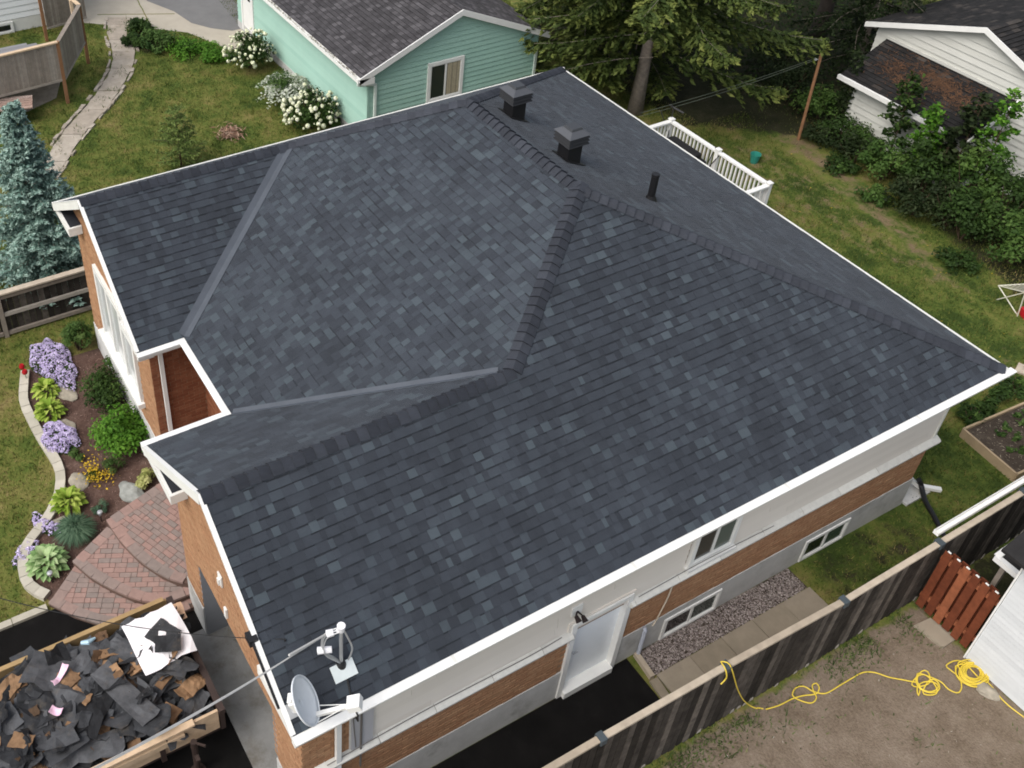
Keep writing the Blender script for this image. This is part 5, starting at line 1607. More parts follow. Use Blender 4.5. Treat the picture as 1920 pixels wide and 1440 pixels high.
# side door
mb = MB(); mb.box(-25.98,tY0-0.03,0.1,-25.86,tY0+0.05,2.2); mb.box(-25.09,tY0-0.03,0.1,-24.97,tY0+0.05,2.2); mb.box(-25.86,tY0-0.03,2.1,-25.09,tY0+0.05,2.2); mb.build('door_frame', M_white, tg)
mb = MB(); mb.box(-25.86,tY0,0.12,-25.09,tY0+0.05,2.1); d_ = mb.build('door', M_white, tg)
mb = MB(); mb.box(-25.72,tY0-0.006,1.35,-25.52,tY0,1.85,.05); mb.box(-25.44,tY0-0.006,1.35,-25.24,tY0,1.85,.05); mb.build('pane', M_glass, d_)
# roof
ov = 0.30
def trz(y):
    return tzr + 0.06 - abs(y-tym)*(tzr-tE)/(tym-tY0)
xe = tX1+0.16
mb = MB()
mb.prism([(tX0-0.2,tY0-ov,trz(tY0-ov)),(xe,tY0-ov,trz(tY0-ov)),(xe,tym,trz(tym)),(tX0-0.2,tym,trz(tym))], (0,0,-0.1))
mb.prism([(tX0-0.2,tym,trz(tym)),(xe,tym,trz(tym)),(xe,tY1+ov,trz(tY1+ov)),(tX0-0.2,tY1+ov,trz(tY1+ov))], (0,0,-0.1))
tro = mb.build('roof', M_oldshingle, tg)
run = tym-tY0+ov; rs = trz(tym)-trz(tY0-ov); sl_ = math.hypot(run, rs)
pcs = shingle_pieces((0,tY0-ov,trz(tY0-ov)), (1,0,0), (0,run,rs), [[(tX0-0.2,0),(xe,0),(xe,sl_),(tX0-0.2,sl_)]], expo=0.135, wr=(0.16,0.20), lift=0.022, seed=21, light=0.35)
pcs += shingle_pieces((0,tY1+ov,trz(tY1+ov)), (-1,0,0), (0,-run,rs), [[(-xe,0),(-tX0+0.2,0),(-tX0+0.2,sl_),(-xe,sl_)]], expo=0.135, wr=(0.16,0.20), lift=0.022, seed=22, light=0.35)
lay_shingles(pcs, M_oldshingle, tro, 0)
mb = MB()
mb.prism([(xe,tY0-ov-0.05,trz(tY0-ov)+0.02),(xe,tym,trz(tym)+0.03),(xe,tym,trz(tym)-0.15),(xe,tY0-ov-0.05,trz(tY0-ov)-0.17)], (0.03,0,0))
mb.prism([(xe,tym,trz(tym)+0.03),(xe,tY1+ov,trz(tY1+ov)+0.02),(xe,tY1+ov,trz(tY1+ov)-0.17),(xe,tym,trz(tym)-0.15)], (0.03,0,0))
mb.prism([(xe+.03,tY0-ov-0.05,trz(tY0-ov)-0.17),(xe+.03,tY0-ov-0.05,trz(tY0-ov)-0.02),(xe+.03,tY0+0.12,trz(tY0-ov)-0.02),(xe+.03,tY0+0.12,trz(tY0-ov)-0.22),(xe+.03,tY0-0.2,trz(tY0-ov)-0.22)], (-0.16,0,0))
mb.build('rake_fascia', M_white, tg)
zg = trz(tY0-ov)
mb = MB()
for off, w, h, dz in ((0.0,0.12,0.012,-0.10),(-0.055,0.012,0.11,-0.055),(0.055,0.012,0.11,-0.055)):
    mb.bar((tX0-0.2,tY0-ov-0.06+off,zg+dz),(xe+0.03,tY0-ov-0.06+off,zg+dz),w,h)
mb.build('gutter', M_white, tg)
n = 300
V = []; F = []
for i in range(n):
    x = RND.uniform(tX0, tX1); s_ = RND.uniform(.015,.045)
    c = Vector((x, tY0-ov-0.06+RND.uniform(-.04,.05), zg-0.05+RND.uniform(0,.06)))
    b0 = len(V); V += [c+Vector((s_,0,0)), c+Vector((0,s_,0)), c+Vector((-s_,0,0.01)), c+Vector((0,0,s_))]; F += [(b0,b0+1,b0+3),(b0+1,b0+2,b0+3),(b0+2,b0,b0+3)]
mb = MB(); mb.add(V, F); mb.T = [RND.random() for _ in mb.F]
mb.build('gutter_litter', mat('seed_litter', [(0,(0.10,0.08,0.05)),(1,(0.62,0.60,0.52))], rough=.9, var=.2), tg, kind='stuff')
mb = MB(); mb.bar((tX1+0.05,tY1-0.05,zg-0.3),(tX1+0.05,tY1-0.05,0.1), 0.075, 0.06, up=(1,0,0.02)); mb.build('downspout', mat('pale_green_white', (0.66,0.74,0.69), rough=.5, var=.03), tg)
mb = MB()
for a, b in (((xe-0.05,tY0-ov-0.06,zg-0.1),(xe-0.05,tY0-ov-0.06,zg-0.22)),((xe-0.05,tY0-ov-0.06,zg-0.2),(tX1+0.05,tY0+0.22,zg-0.34)),((tX1+0.05,tY0+0.22,zg-0.32),(tX1+0.05,tY0+0.22,0.1))):
    mb.bar(a, b, 0.075, 0.06, up=(1,0,0.02))
mb.build('downspout', mat('pale_green_white', (0.66,0.74,0.69), rough=.5, var=.03), tg)
w = window((tX1-0.02,wy0,wz0), (0,1,0), (1,0,0), wy1-wy0, wz1-wz0, fw=0.10, tints=(0.1,0.2), parent=tg, depth=0.06)
mb = MB()
for k in range(14):
    y_ = (wy0+wy1)/2+0.05+k*0.034
    mb.box(tX1+0.014, y_, wz0+0.14, tX1+0.019+0.006*(k % 2), y_+0.034, wz1-0.14, (0.55,0.95,0.75,1.0,0.6)[k % 5])
mb.build('curtain', M_curtain, w)

# ------------------------------------------------------------------ white house and its deck, far left
wh = thing('white_house', 'white sided house corner with a basement window behind the screened deck', 'house', (-32, 0, 0))
hx, hy = -29.55, 5.0
mb = MB(); mb.box(-38, -12, 0.45, hx-0.03, hy, 3.2); mb.build('wall', M_wsiding, wh)
mb = MB(); mb.box(-38, -12, -0.1, hx, hy+0.02, 0.45); mb.build('foundation', mat('white_block', (0.62,0.62,0.58), rough=.9, var=.06), wh)
z = 0.47
while z < 3.1:
    mb = MB(); mb.prism([(hx-0.03,-12,z),(hx+0.006,-12,z),(hx-0.02,-12,z+0.22),(hx-0.03,-12,z+0.22)], (0,17,0), RND.random()); mb.build('siding_board', mat('white_lap', [(0,(0.72,0.74,0.74)),(1,(0.78,0.80,0.80))], rough=.6, var=.03), wh)
    z += 0.22
mb = MB(); mb.box(hx-0.05,4.90,0.45,hx+0.02,5.02,3.2); mb.build('corner_trim', M_white, wh)
mb = MB(); mb.bar((hx+0.05,4.62,0.5),(hx+0.05,4.62,3.1),0.07,0.06,up=(1,0,0)); mb.build('downspout', M_white, wh)
window((hx,2.55,0.0), (0,1,0), (1,0,0), 0.85, 0.40, name='basement_window', sashes=1, tints=(0.0,), parent=wh, sill=False, fw=0.07)
mb = MB(); mb.prism([(-38,-12,3.2),(hx+0.4,-12,3.2),(hx+0.4,5.4,3.2),(-38,5.4,3.2)], (0,0,0.15)); mb.build('eave', M_white, wh)

sdk = thing('screened_deck', 'weathered wooden deck with slatted privacy screens on tall posts', 'deck', (-25, 3, 0))
cA, cB, cC, cD = Vector((-23.55,1.70,0)), Vector((-23.72,3.58,0)), Vector((-26.05,4.96,0)), Vector((-27.6,5.05,0))
cZ = Vector((-23.3,-1.6,0))
mb = MB()
for p in (cB, cC):
    pass
for p, top_ in ((cB,2.10),(cC,2.08),(cZ,2.1),(Vector((-28.3,4.2,0)),2.1)):
    mb = MB(); mb.box(p.x-0.05,p.y-0.05,0,p.x+0.05,p.y+0.05,top_,.35); mb.build('post', M_postwood, sdk)
def screen(a, b, z0, z1, cap):
    d = hat(b-a); L = (b-a).length; s = Vector((-d.y,d.x,0))
    n_ = int(L/0.075)
    for k in range(n_):
        c = a + d*(L*(k+0.5)/n_)
        mb = MB(); mb.obox(c+Vector((0,0,(z0+z1)/2)), d*(L/n_*0.5-0.004), s*0.011, Vector((0,0,(z1-z0)/2)), min(1, max(0, 0.5+0.6*noise.noise(c*1.4)+RND.uniform(-.2,.2))))
        mb.build('slat', M_greywood, sdk)
    mb = MB(); mb.bar(a+Vector((0,0,z1+0.02)), b+Vector((0,0,z1+0.02)), 0.13, 0.045, t=cap); mb.build('cap_rail', M_palewood if cap > .5 else M_greywood, sdk)
    mb = MB(); mb.bar(a+Vector((0,0,z0-0.02)), b+Vector((0,0,z0-0.02)), 0.06, 0.07, t=.7); mb.build('bottom_rail', M_greywood, sdk)
screen(cZ, cB, 0.84, 2.06, 0.8)
screen(cB, cC, 0.80, 2.04, 0.4)
screen(Vector((-28.9,4.4,0)), Vector((-29.2,5.9,0)), 0.2, 1.7, 0.4)
mb = MB(); a, b = cC+Vector((0,0,2.06)), Vector((-27.9,4.75,2.06)); mb.bar(a, b, 0.12, 0.045, t=.9); mb.bar(Vector((-26.6,4.84,1.2)), Vector((-26.6,4.84,2.04)), 0.09, 0.09, up=(1,0,0), t=.9); mb.build('cap_rail', M_palewood, sdk)
mb = MB()
for k in range(20):
    x = -26.65+k*0.145
    y1_ = 3.3+(x+26.65)*2.0 if x < -26.1 else 4.7-(x+26)*0.6
    mb.box(x, -1.6, 0.84, x+0.138, max(y1_-0.1,-1.4), 0.87, RND.random())
mb.build('floor', mat('grey_deck_paint', [(0,(0.19,0.19,0.20)),(1,(0.23,0.23,0.24))], rough=.7, var=.06), sdk)
mb = MB(); mb.prism([(-25.3,1.4,0.03),(-23.75,2.3,0.03),(-24.2,3.35,0.03),(-26.5,4.3,0.03),(-27.5,2.0,0.03)], (0,0,-0.1)); tag(mb.build('deck_slab', M_path), 'concrete slab in the shade under the screened deck', 'slab')
tb_ = thing('weathered_table', 'weathered reddish picnic table top beside the screened deck', 'table', (-23.7, 1.4, 0))
mb = MB()
for k in range(5):
    c = Vector((-23.15-0.16*k*0.97, 1.50+0.16*k*0.25, 0.58))
    mb = MB(); mb.obox(c, (0.22,0.86,0), (0.07,-0.018,0), (0,0,0.018), RND.random()); mb.build('board', mat('pink_wood', [(0,(0.30,0.20,0.16)),(1,(0.46,0.37,0.32))], rough=.9, var=.3, vscale=10), tb_)
mb = MB(); mb.box(-23.7,0.85,0,-23.3,0.95,0.56); mb.box(-23.4,2.0,0,-23.0,2.1,0.56); mb.build('leg', M_postwood, tb_)
# old garden path
pa = thing('garden_path', 'cracked old concrete garden path curving between two lawns', 'path', (-25, 5, 0))
lp_ = resample([(-29.2,6.55), (-27.9,6.05), (-26.4,5.75), (-25.0,5.15), (-23.45,4.02), (-22.3,3.0), (-21.1,2.1), (-19.9,1.2), (-18.5,0.2)], 0.31)
rp_ = resample([(-28.8,7.35), (-27.5,6.95), (-26.1,6.75), (-24.6,6.0), (-23.0,4.85), (-21.7,3.65), (-20.5,2.8), (-19.3,1.85), (-17.9,0.8)], 0.31)
i = 0
np_ = min(len(lp_), len(rp_))
while i < np_-1:
    st = RND.choice((2, 3, 4, 5)); j_ = min(i+st, np_-1)
    idx = list(range(i, j_+1))
    i = j_
    def strip(t0, t1, ids, h_, g=0.02):
        lo = [lp_[q].lerp(rp_[q], t0) for q in ids]; hi = [lp_[q].lerp(rp_[q], t1) for q in ids]
        for row in (lo, hi):
            row[0] = row[0].lerp(row[1], g); row[-1] = row[-1].lerp(row[-2], g)
        lo = [p+Vector((RND.uniform(-.025,.025),RND.uniform(-.025,.025),h_)) for p in lo]
        hi = [p+Vector((RND.uniform(-.025,.025),RND.uniform(-.025,.025),h_)) for p in hi]
        mb = MB(); mb.prism(lo+hi[::-1], (0,0,-0.1), RND.random())
        return mb
    strip(0.16, 0.86, idx, 0.035, 0.04).build('slab', M_path, pa)
    for t0, t1 in ((0.0,0.13),(0.89,1.0)):
        for q in range(len(idx)-1):
            if RND.random() < 0.78:
                strip(t0+RND.uniform(0,.03), t1-RND.uniform(0,.03), idx[q:q+2], RND.uniform(.03,.08), 0.06).build('edge_stone', M_path, pa)

# ------------------------------------------------------------------ white garage at the back right
wg = thing('white_garage', 'white sided garage with a dark lean-to roof littered with needles', 'garage', (-8, 27, 0))
gy, ly = 25.5, 24.1
gE, gxm, gzr = 2.95, -8.75, 4.12
gxa, gxb = -12.0, -5.5
mb = MB(); mb.box(gxa, gy+0.03, 0, gxb, 33, gE); mb.prism([(gxa,gy+0.03,gE),(gxb,gy+0.03,gE),(gxm,gy+0.03,gzr-0.08)], (0,7.4,0))
mb.box(-11.22, ly+0.03, 0, -7.35, gy+0.02, 1.80); mb.build('wall', M_wsiding, wg)
z = 0.0
while z < gzr-0.2:
    xa, xb = gxa, gxb
    if z+0.2 > gE:
        f = (z+0.16-gE)/(gzr-gE); xa, xb = gxa+(gxm-gxa)*f, gxb-(gxb-gxm)*f
    mb = MB(); mb.prism([(xa,gy+0.03,z),(xa,gy-0.012,z),(xa,gy+0.02,z+0.2),(xa,gy+0.03,z+0.2)], (xb-xa,0,0), RND.random()); mb.build('siding_board', M_wsiding, wg)
    if z < 1.75:
        mb = MB(); mb.prism([(-11.22,ly+0.03,z),(-11.22,ly-0.012,z),(-11.22,ly+0.02,z+0.2),(-11.22,ly+0.03,z+0.2)], (3.87,0,0), RND.random()); mb.build('siding_board', M_wsiding, wg)
    z += 0.2
mb = MB(); mb.prism([(-11.6,ly-0.32,1.80),(-7.25,ly-0.32,1.80),(-7.25,gy+0.01,2.62),(-11.6,gy+0.01,2.62)], (0,0,-0.06)); lr = mb.build('lean_to_roof', M_blackshingle, wg)
run2, rs2 = gy+0.01-ly+0.32, 0.82; s2 = math.hypot(run2, rs2)
lay_shingles(shingle_pieces((0,ly-0.32,1.80), (1,0,0), (0,run2,rs2), [[(-11.6,0),(-7.25,0),(-7.25,s2),(-11.6,s2)]], expo=0.14, wr=(0.28,0.32), lift=0.016, seed=31, light=0.08), M_blackshingle, lr, 0)
mb = MB(); mb.bar((-11.62,ly-0.35,1.76),(-7.9,ly-0.35,1.76),0.10,0.13); mb.build('gutter', M_white, wg)
mb = MB(); mb.bar((-7.22,ly-0.35,1.79),(-7.22,gy,2.63),0.04,0.14); mb.build('rake_trim', M_white, wg)
mb = MB(); mb.bar((-11.6,gy-0.03,2.66),(-7.25,gy-0.03,2.66),0.05,0.08,t=.3); mb.build('flashing', M_wsiding, wg)
def gz(x): return gzr + 0.05 - abs(x-gxm)*(gzr-gE)/(gxm-gxa)
mb = MB()
mb.prism([(gxa-0.3,gy-0.22,gz(gxa-0.3)),(gxm,gy-0.22,gz(gxm)),(gxm,33.2,gz(gxm)),(gxa-0.3,33.2,gz(gxa-0.3))], (0,0,-0.08))
mb.prism([(gxm,gy-0.22,gz(gxm)),(gxb+0.3,gy-0.22,gz(gxb+0.3)),(gxb+0.3,33.2,gz(gxb+0.3)),(gxm,33.2,gz(gxm))], (0,0,-0.08))
gr = mb.build('roof', M_blackshingle, wg)
runx = gxm-gxa+0.3; rsx = gz(gxm)-gz(gxa-0.3); sx_ = math.hypot(runx, rsx)
lay_shingles(shingle_pieces((gxa-0.3,0,gz(gxa-0.3)), (0,-1,0), (runx,0,rsx), [[(-33.2,0),(-gy+0.22,0),(-gy+0.22,sx_),(-33.2,sx_)]], expo=0.14, wr=(0.28,0.33), lift=0.02, seed=32, light=0.12), M_blackshingle, gr, 0)
lay_shingles(shingle_pieces((gxb+0.3,0,gz(gxb+0.3)), (0,1,0), (-runx,0,rsx), [[(gy-0.22,0),(33.2,0),(33.2,sx_),(gy-0.22,sx_)]], expo=0.14, wr=(0.28,0.33), lift=0.028, seed=33, light=0.3), M_blackshingle, gr, 60)
mb = MB()
for x0, x1 in ((gxa-0.32,gxm),(gxm,gxb+0.3)):
    mb.prism([(x0,gy-0.22,gz(x0)+0.03),(x1,gy-0.22,gz(x1)+0.03),(x1,gy-0.22,gz(x1)-0.13),(x0,gy-0.22,gz(x0)-0.13)], (0,-0.03,0))
mb.build('rake_fascia', M_white, wg)
def litter(n, fn, m, name, parent=None, ln=0.06, **kw):
    V, F, T = [], [], []
    for i in range(n):
        c, nn = fn()
        a = RND.uniform(0, math.pi); u = Vector((math.cos(a), math.sin(a), 0)); u = (u-nn*u.dot(nn)).normalized(); w = nn.cross(u)
        L = ln*RND.uniform(.5,1.5)
        b0 = len(V); V += [c+u*L, c+w*L*0.14, c-u*L, c-w*L*0.14]; F.append((b0,b0+1,b0+2,b0+3)); T.append(RND.random())
    mb = MB(); mb.V = [tuple(v) for v in V]; mb.F = F; mb.T = T
    return mb.build(name, m, parent, kind='stuff', **kw)
nl = hat((0,-rs2,run2))
def on_lean(spots):
    def fn():
        cx_, cy_, rx_, ry_ = RND.choice(spots)
        while True:
            x, y = RND.gauss(cx_, rx_), RND.gauss(cy_, ry_)
            if -11.4 < x < -7.4 and ly-0.25 < y < gy-0.1:
                break
        return Vector((x, y, 1.80+(y-ly+0.32)*rs2/run2+0.02+RND.uniform(0,.02))), nl
    return fn
litter(620, on_lean([(-10.6,24.75,0.22,0.14),(-10.2,24.5,0.2,0.12),(-9.5,25.0,0.3,0.12),(-8.9,24.85,0.35,0.14),(-9.2,24.9,0.3,0.12),(-8.3,24.75,0.35,0.16)]), M_litter, 'needle_litter', wg, ln=0.075)

litter(800, on_lean([(-9.5,24.9,1.1,0.45)]), M_litter, 'needle_litter', wg, ln=0.06)
# ------------------------------------------------------------------ foliage
def leaves(name, m, P, Nn, size, asp=0.5, parent=None, tint=None, smooth=False, jitter=0.25, tdir=None, **props):
    n = len(P)
    Nn = Nn / np.maximum(np.linalg.norm(Nn, axis=1, keepdims=True), 1e-6)
    r = RNG.normal(size=(n, 3)) if tdir is None else tdir + RNG.normal(size=(n, 3))*0.25
    t = r - Nn*np.sum(r*Nn, axis=1, keepdims=True)
    t /= np.maximum(np.linalg.norm(t, axis=1, keepdims=True), 1e-6)
    b = np.cross(Nn, t)
    s = (np.asarray(size)*RNG.uniform(1-jitter, 1+jitter, n))[:, None]
    fold = RNG.uniform(-0.25, 0.1, (n, 1))
    v0 = P - t*s*0.5
    v1 = P + b*s*asp*0.5 + Nn*s*fold*asp
    v2 = P + t*s*0.5 + Nn*s*RNG.uniform(-.25,.1,(n,1))
    v3 = P - b*s*asp*0.5 + Nn*s*fold*asp
    V = np.stack([v0, v1, v2, v3], 1).reshape(-1, 3)
    F = np.arange(4*n).reshape(-1, 4)
    T = RNG.random(n) if tint is None else tint
    return mesh_obj(name, V, F, T, m, parent, False, (0,0,0), props)

def clumpy(c, rx, ry, rz, n, clumps, crad, flat_=0.0, seed=None, zmin=0.02):
    """points and normals in leaf clumps spread over an ellipsoid's upper volume"""
    c = np.array(c, float)
    d = RNG.normal(size=(clumps, 3)); d[:, 2] = np.abs(d[:, 2])*(1-flat_) - 0.15
    d /= np.linalg.norm(d, axis=1, keepdims=True)
    k = d*RNG.uniform(0.45, 1.0, (clumps, 1))
    cc = c + k*np.array([rx, ry, rz])
    idx = RNG.integers(0, clumps, n)
    q = RNG.normal(size=(n, 3)); q /= np.linalg.norm(q, axis=1, keepdims=True)
    rr = RNG.random((n, 1))**0.4
    cr = (crad*RNG.uniform(0.6, 1.3, clumps))[idx][:, None]
    P = cc[idx] + q*rr*cr*np.array([1, 1, 0.8])
    P[:, 2] = np.maximum(P[:, 2], zmin + RNG.random(n)*0.05)
    Nn = q*0.7 + np.array([0, 0, 0.7]) + RNG.normal(size=(n, 3))*0.35
    cb = RNG.normal(0, 0.16, clumps)[idx]
    T = np.clip(0.25 + 0.45*np.clip(q[:, 2], -1, 1) * 0 + 0.3*RNG.random(n) + cb + 0.2, 0, 1)
    return P, Nn, T

def shrub(name, px, py, r, h, m, label, cat='shrub', n=1500, leaf=0.09, clumps=16, asp=0.55, group=None, loc=None, crad=None, stems=6, ry=None):
    c = gp(px, py) if loc is None else Vector((*loc, 0))
    t = thing(name, label, cat, (c.x, c.y, 0), group)
    P, Nn, T = clumpy((c.x, c.y, h*0.42), r*0.85, (ry or r)*0.85, h*0.55, n, clumps, (crad or r*0.42))
    leaves('foliage', m, P, Nn, leaf, asp, t, T)
    mb = MB()
    for k in range(stems):
        a = 2*math.pi*k/stems+RND.uniform(-.4,.4); rr = r*RND.uniform(.2,.7)
        mb.tube([(c.x+0.04*math.cos(a),c.y+0.04*math.sin(a),0), (c.x+rr*0.5*math.cos(a),c.y+rr*0.5*math.sin(a),h*0.4), (c.x+rr*math.cos(a),c.y+rr*math.sin(a),h*0.8)], [0.018,0.013,0.006], 5)
    mb.build('stem', M_stem, t)
    return t

# front bed plants
def leafblade(L, Wd, curl):
    """an ovate leaf arching up and out along +x from the origin"""
    mb = MB(); vs = []; n_ = 5
    for i in range(n_+1):
        s = i/n_
        w = Wd*math.sin(math.pi*min(1, 0.12+0.88*s))**0.8*0.5*(1 if s < 1 else 0.05)
        x = L*s; z = L*(0.75*s - curl*s*s)
        vs += [(x, -w, z+w*0.3), (x, 0, z), (x, w, z+w*0.3)]
    fs = []
    for i in range(n_):
        for k in (0, 1):
            fs.append((3*i+k, 3*(i+1)+k, 3*(i+1)+k+1, 3*i+k+1))
    mb.add(vs, fs, 0.5)
    return mb
def hosta(px, py, r, nleaf, m, label):
    c = gp(px, py); t = thing('hosta', label, 'hosta', (c.x, c.y, 0.02))
    protos = []
    for k in range(4):
        mb = leafblade(1.0, 0.60, 0.62+0.10*k); mb.T = [0.25+0.2*k + (0.15 if i % 2 else 0) for i in range(len(mb.F))]
        mb.V = [(x+0, y, z) for x, y, z in mb.V]
        protos.append(mb)
    first = {}
    for i in range(nleaf):
        k = RND.randrange(4)
        a = i*2.39996 + RND.uniform(-.25,.25)
        q_ = ((i+0.5)/nleaf)**0.5
        s = r*0.60*RND.uniform(.85,1.15)
        tilt = (1-(i/nleaf))*1.0-0.05
        if k not in first:
            me_o = MB(); me_o.V = protos[k].V; me_o.F = protos[k].F; me_o.T = protos[k].T
            o = mesh_obj('leaf', np.array(me_o.V), me_o.F, me_o.T, m, None)
            o.parent = t; first[k] = o
        else:
            o = first[k].copy(); COL.objects.link(o); o.parent = t
        o.location = (math.cos(a)*q_*r*0.55, math.sin(a)*q_*r*0.55, 0.03+0.55*r*(1-q_**2))
        o.rotation_euler = (RND.uniform(-.25,.25), -tilt*0.75, a)
        o.scale = (s, s*RND.uniform(.8,1.1), s*RND.uniform(.8,1.1))
    return t
hosta(87, 738, 0.30, 64, L_lime, 'lime yellow hosta just below the upper lilac phlox mound')
hosta(94, 778, 0.33, 70, L_lime, 'larger lime green hosta between the yellow hosta and the round phlox')
hosta(130, 948, 0.34, 66, L_lime, 'yellow green hosta near the middle of the curved edging')
hosta(90, 1062, 0.37, 72, L_pale, 'pale variegated hosta at the street end of the bed')

def phlox(name, px, py, rx, ry, h, rz, n, label, dens=1.0, cat='phlox'):
    c = gp(px, py); t = thing(name, label, cat, (c.x, c.y, 0))
    ca, sa = math.cos(rz), math.sin(rz)
    def pts(n_, lift):
        a = RNG.uniform(0, 2*math.pi, n_); q = np.sqrt(RNG.random(n_))
        edge = 1+0.09*np.sin(3*a+px)+0.07*np.sin(7*a+py)
        x, y = q*np.cos(a)*rx*edge, q*np.sin(a)*ry*edge
        z = h*np.sqrt(np.maximum(0.02, 1-q**2))*(1+0.25*np.sin(x*9+px)*np.cos(y*8))+lift+0.02
        return np.column_stack([c.x+x*ca-y*sa, c.y+x*sa+y*ca, z])
    P = pts(int(n*0.8), -0.03)
    leaves('leaf_mat', L_mid, P, np.tile([0,0,1.0],(len(P),1))+RNG.normal(size=(len(P),3))*.5, 0.06, 0.4, t, kind='stuff')
    P = pts(n, 0.02)
    keep = np.array([noise.noise(Vector((p[0]*9, p[1]*9, px*0.1)))*0.6+noise.noise(Vector((p[0]*24, p[1]*24, 3.0)))*0.5+RND.gauss(0,.12) > 0.06-0.16*dens for p in P])
    lift_ = np.array([noise.noise(Vector((p[0]*9, p[1]*9, px*0.1))) for p in P]); P[:,2] += lift_*0.05
    P = P[keep]
    leaves('blossom', L_phlox, P, np.tile([0,0,1.0],(len(P),1))+RNG.normal(size=(len(P),3))*.6, 0.034, 0.95, t, np.clip(RNG.random(len(P))*0.7+0.3*(0.5+1.6*lift_[keep]),0,1), kind='stuff')
    return t
phlox('phlox', 102, 686, 0.92, 0.42, 0.20, 0.1, 5200, 'largest lilac creeping phlox mound at the fence end of the bed', 0.9)
phlox('phlox', 112, 826, 0.48, 0.36, 0.20, 0.2, 3400, 'round lilac phlox mound overlapping the edging in the middle', 1.3)
phlox('phlox', 88, 988, 0.42, 0.16, 0.10, 0.5, 900, 'thin lilac phlox strip against the edging beside the bluish grass tuft', 0.6)
phlox('phlox', 48, 1040, 0.32, 0.16, 0.08, 2.2, 520, 'sparse fading phlox spilling over the edging near the pale hosta', 0.45)
shrub('conifer_shrub', 150, 655, 0.38, 0.85, L_mid, 'small dark green upright shrub beside the largest phlox mound', n=2200, leaf=0.06, clumps=20)
shrub('dark_shrub', 196, 752, 0.62, 0.75, L_hedge, 'dark green mounded shrub below the picture window', n=3000, leaf=0.065, clumps=26, ry=0.5)
shrub('dark_shrub', 213, 706, 0.36, 0.6, L_mid, 'narrow mid green shrub against the concrete base under the window', n=1300, leaf=0.06, clumps=12)
shrub('bright_shrub', 233, 838, 0.62, 0.82, L_bright, 'bright green leafy shrub at the house corner beside the downspout', n=3400, leaf=0.085, clumps=30)
shrub('low_plant', 146, 862, 0.19, 0.24, L_mid, 'small round green mound right of the round phlox', n=700, leaf=0.04, clumps=8, cat='plant')
shrub('low_plant', 216, 884, 0.28, 0.36, L_mid, 'mid green feathery plant near the yellow flowers', n=800, leaf=0.06, clumps=10, asp=0.25, cat='plant')
shrub('variegated_shrub', 277, 906, 0.24, 0.34, leaf_mat('variegated_leaf', [(0,(0.06,0.10,0.02)),(0.5,(0.30,0.32,0.10)),(1,(0.58,0.56,0.26))]), 'cream and green variegated shrub by the garage corner', n=620, leaf=0.07, clumps=9, cat='shrub')
shrub('silver_plant', 184, 958, 0.18, 0.22, L_blueg, 'small grey green mound above the bluish grass tuft', n=600, leaf=0.05, clumps=7, asp=0.3, cat='plant')
def tuft(name, px, py, r, h, n, m, label, cat='ornamental grass', w=0.012):
    c = gp(px, py); t = thing(name, label, cat, (c.x, c.y, 0))
    V, F, T = [], [], []
    for i in range(n):
        a = RND.uniform(0, 6.283); q = RND.random()**0.6
        d = Vector((math.cos(a), math.sin(a), 0)); s = Vector((-d.y, d.x, 0))*w
        b0 = len(V); p0 = Vector((c.x,c.y,0))+d*r*0.15*RND.random(); p1 = p0+d*r*q*0.55+Vector((0,0,h*(1-0.3*q))); p2 = p0+d*r*q*1.1+Vector((0,0,h*(1-0.55*q)))
        V += [p0-s, p0+s, p1+s*.8, p1-s*.8, p2]; F += [(b0,b0+1,b0+2,b0+3),(b0+3,b0+2,b0+4)]; T += [RND.random()]*2
    mb = MB(); mb.V = [tuple(v) for v in V]; mb.F = F; mb.T = T
    mb.build('blade', m, t, kind='stuff')
    return t
tuft('grass_tuft', 143, 1004, 0.40, 0.34, 900, L_blueg, 'bluish green fine grass tuft beside the paved steps')
t = tuft('flower_plant', 178, 900, 0.22, 0.26, 90, L_mid, 'yellow flowering plant between the flat rock and the feathery plant', 'flower', 0.006)
c = gp(178, 897)
P = np.column_stack([RNG.normal(c.x,0.20,170), RNG.normal(c.y,0.10,170), RNG.uniform(0.12,0.30,170)]); leaves('blossom', L_yellow, P, RNG.normal(size=(170,3))*.5+np.array([0,0,1]), 0.06, 0.55, t, kind='stuff')
c = gp(207, 898)
P = np.column_stack([RNG.normal(c.x,0.09,50), RNG.normal(c.y,0.07,50), RNG.uniform(0.10,0.22,50)]); leaves('blossom', L_yellow, P, RNG.normal(size=(50,3))*.5+np.array([0,0,1]), 0.055, 0.55, t, kind='stuff')
c = gp(43, 706)
t = thing('red_tulips', 'two red tulips at the end of the edging by the largest phlox mound', 'flower', (c.x, c.y, 0))
for dx, dy in ((0,0.03),(0.20,0.04)):
    mb = MB(); mb.lathe([(0.02,0.22),(0.055,0.25),(0.065,0.30),(0.045,0.345),(0.03,0.34)], (c.x+dx,c.y+dy,0), 8); mb.build('flower', L_red, t)
    mb = MB(); mb.tube([(c.x+dx,c.y+dy,0),(c.x+dx,c.y+dy,0.24)], 0.008, 5); mb.build('stem', L_mid, t)
rock(122, 738, 0.40, 0.17, 0.06, 'flat tan rock between the lime hostas and the dark shrub', 2, 0.5)
rock(122, 805, 0.26, 0.2, 0.05, 'flat brown rock behind the round phlox', 9, 0.2)
rock(148, 905, 0.24, 0.17, 0.06, 'flat tan rock beside the yellow flowers', 3, 0.4)
rock(112, 985, 0.16, 0.26, 0.06, 'long tan rock next to the bluish grass tuft', 4, 0.2)
rock(247, 926, 0.34, 0.20, 0.12, 'grey mossy rock beside the variegated shrub', 5, 0.3, m=mat('grey_rock', (0.26,0.27,0.25), rough=.95, var=.3, vscale=9, bump=.5))
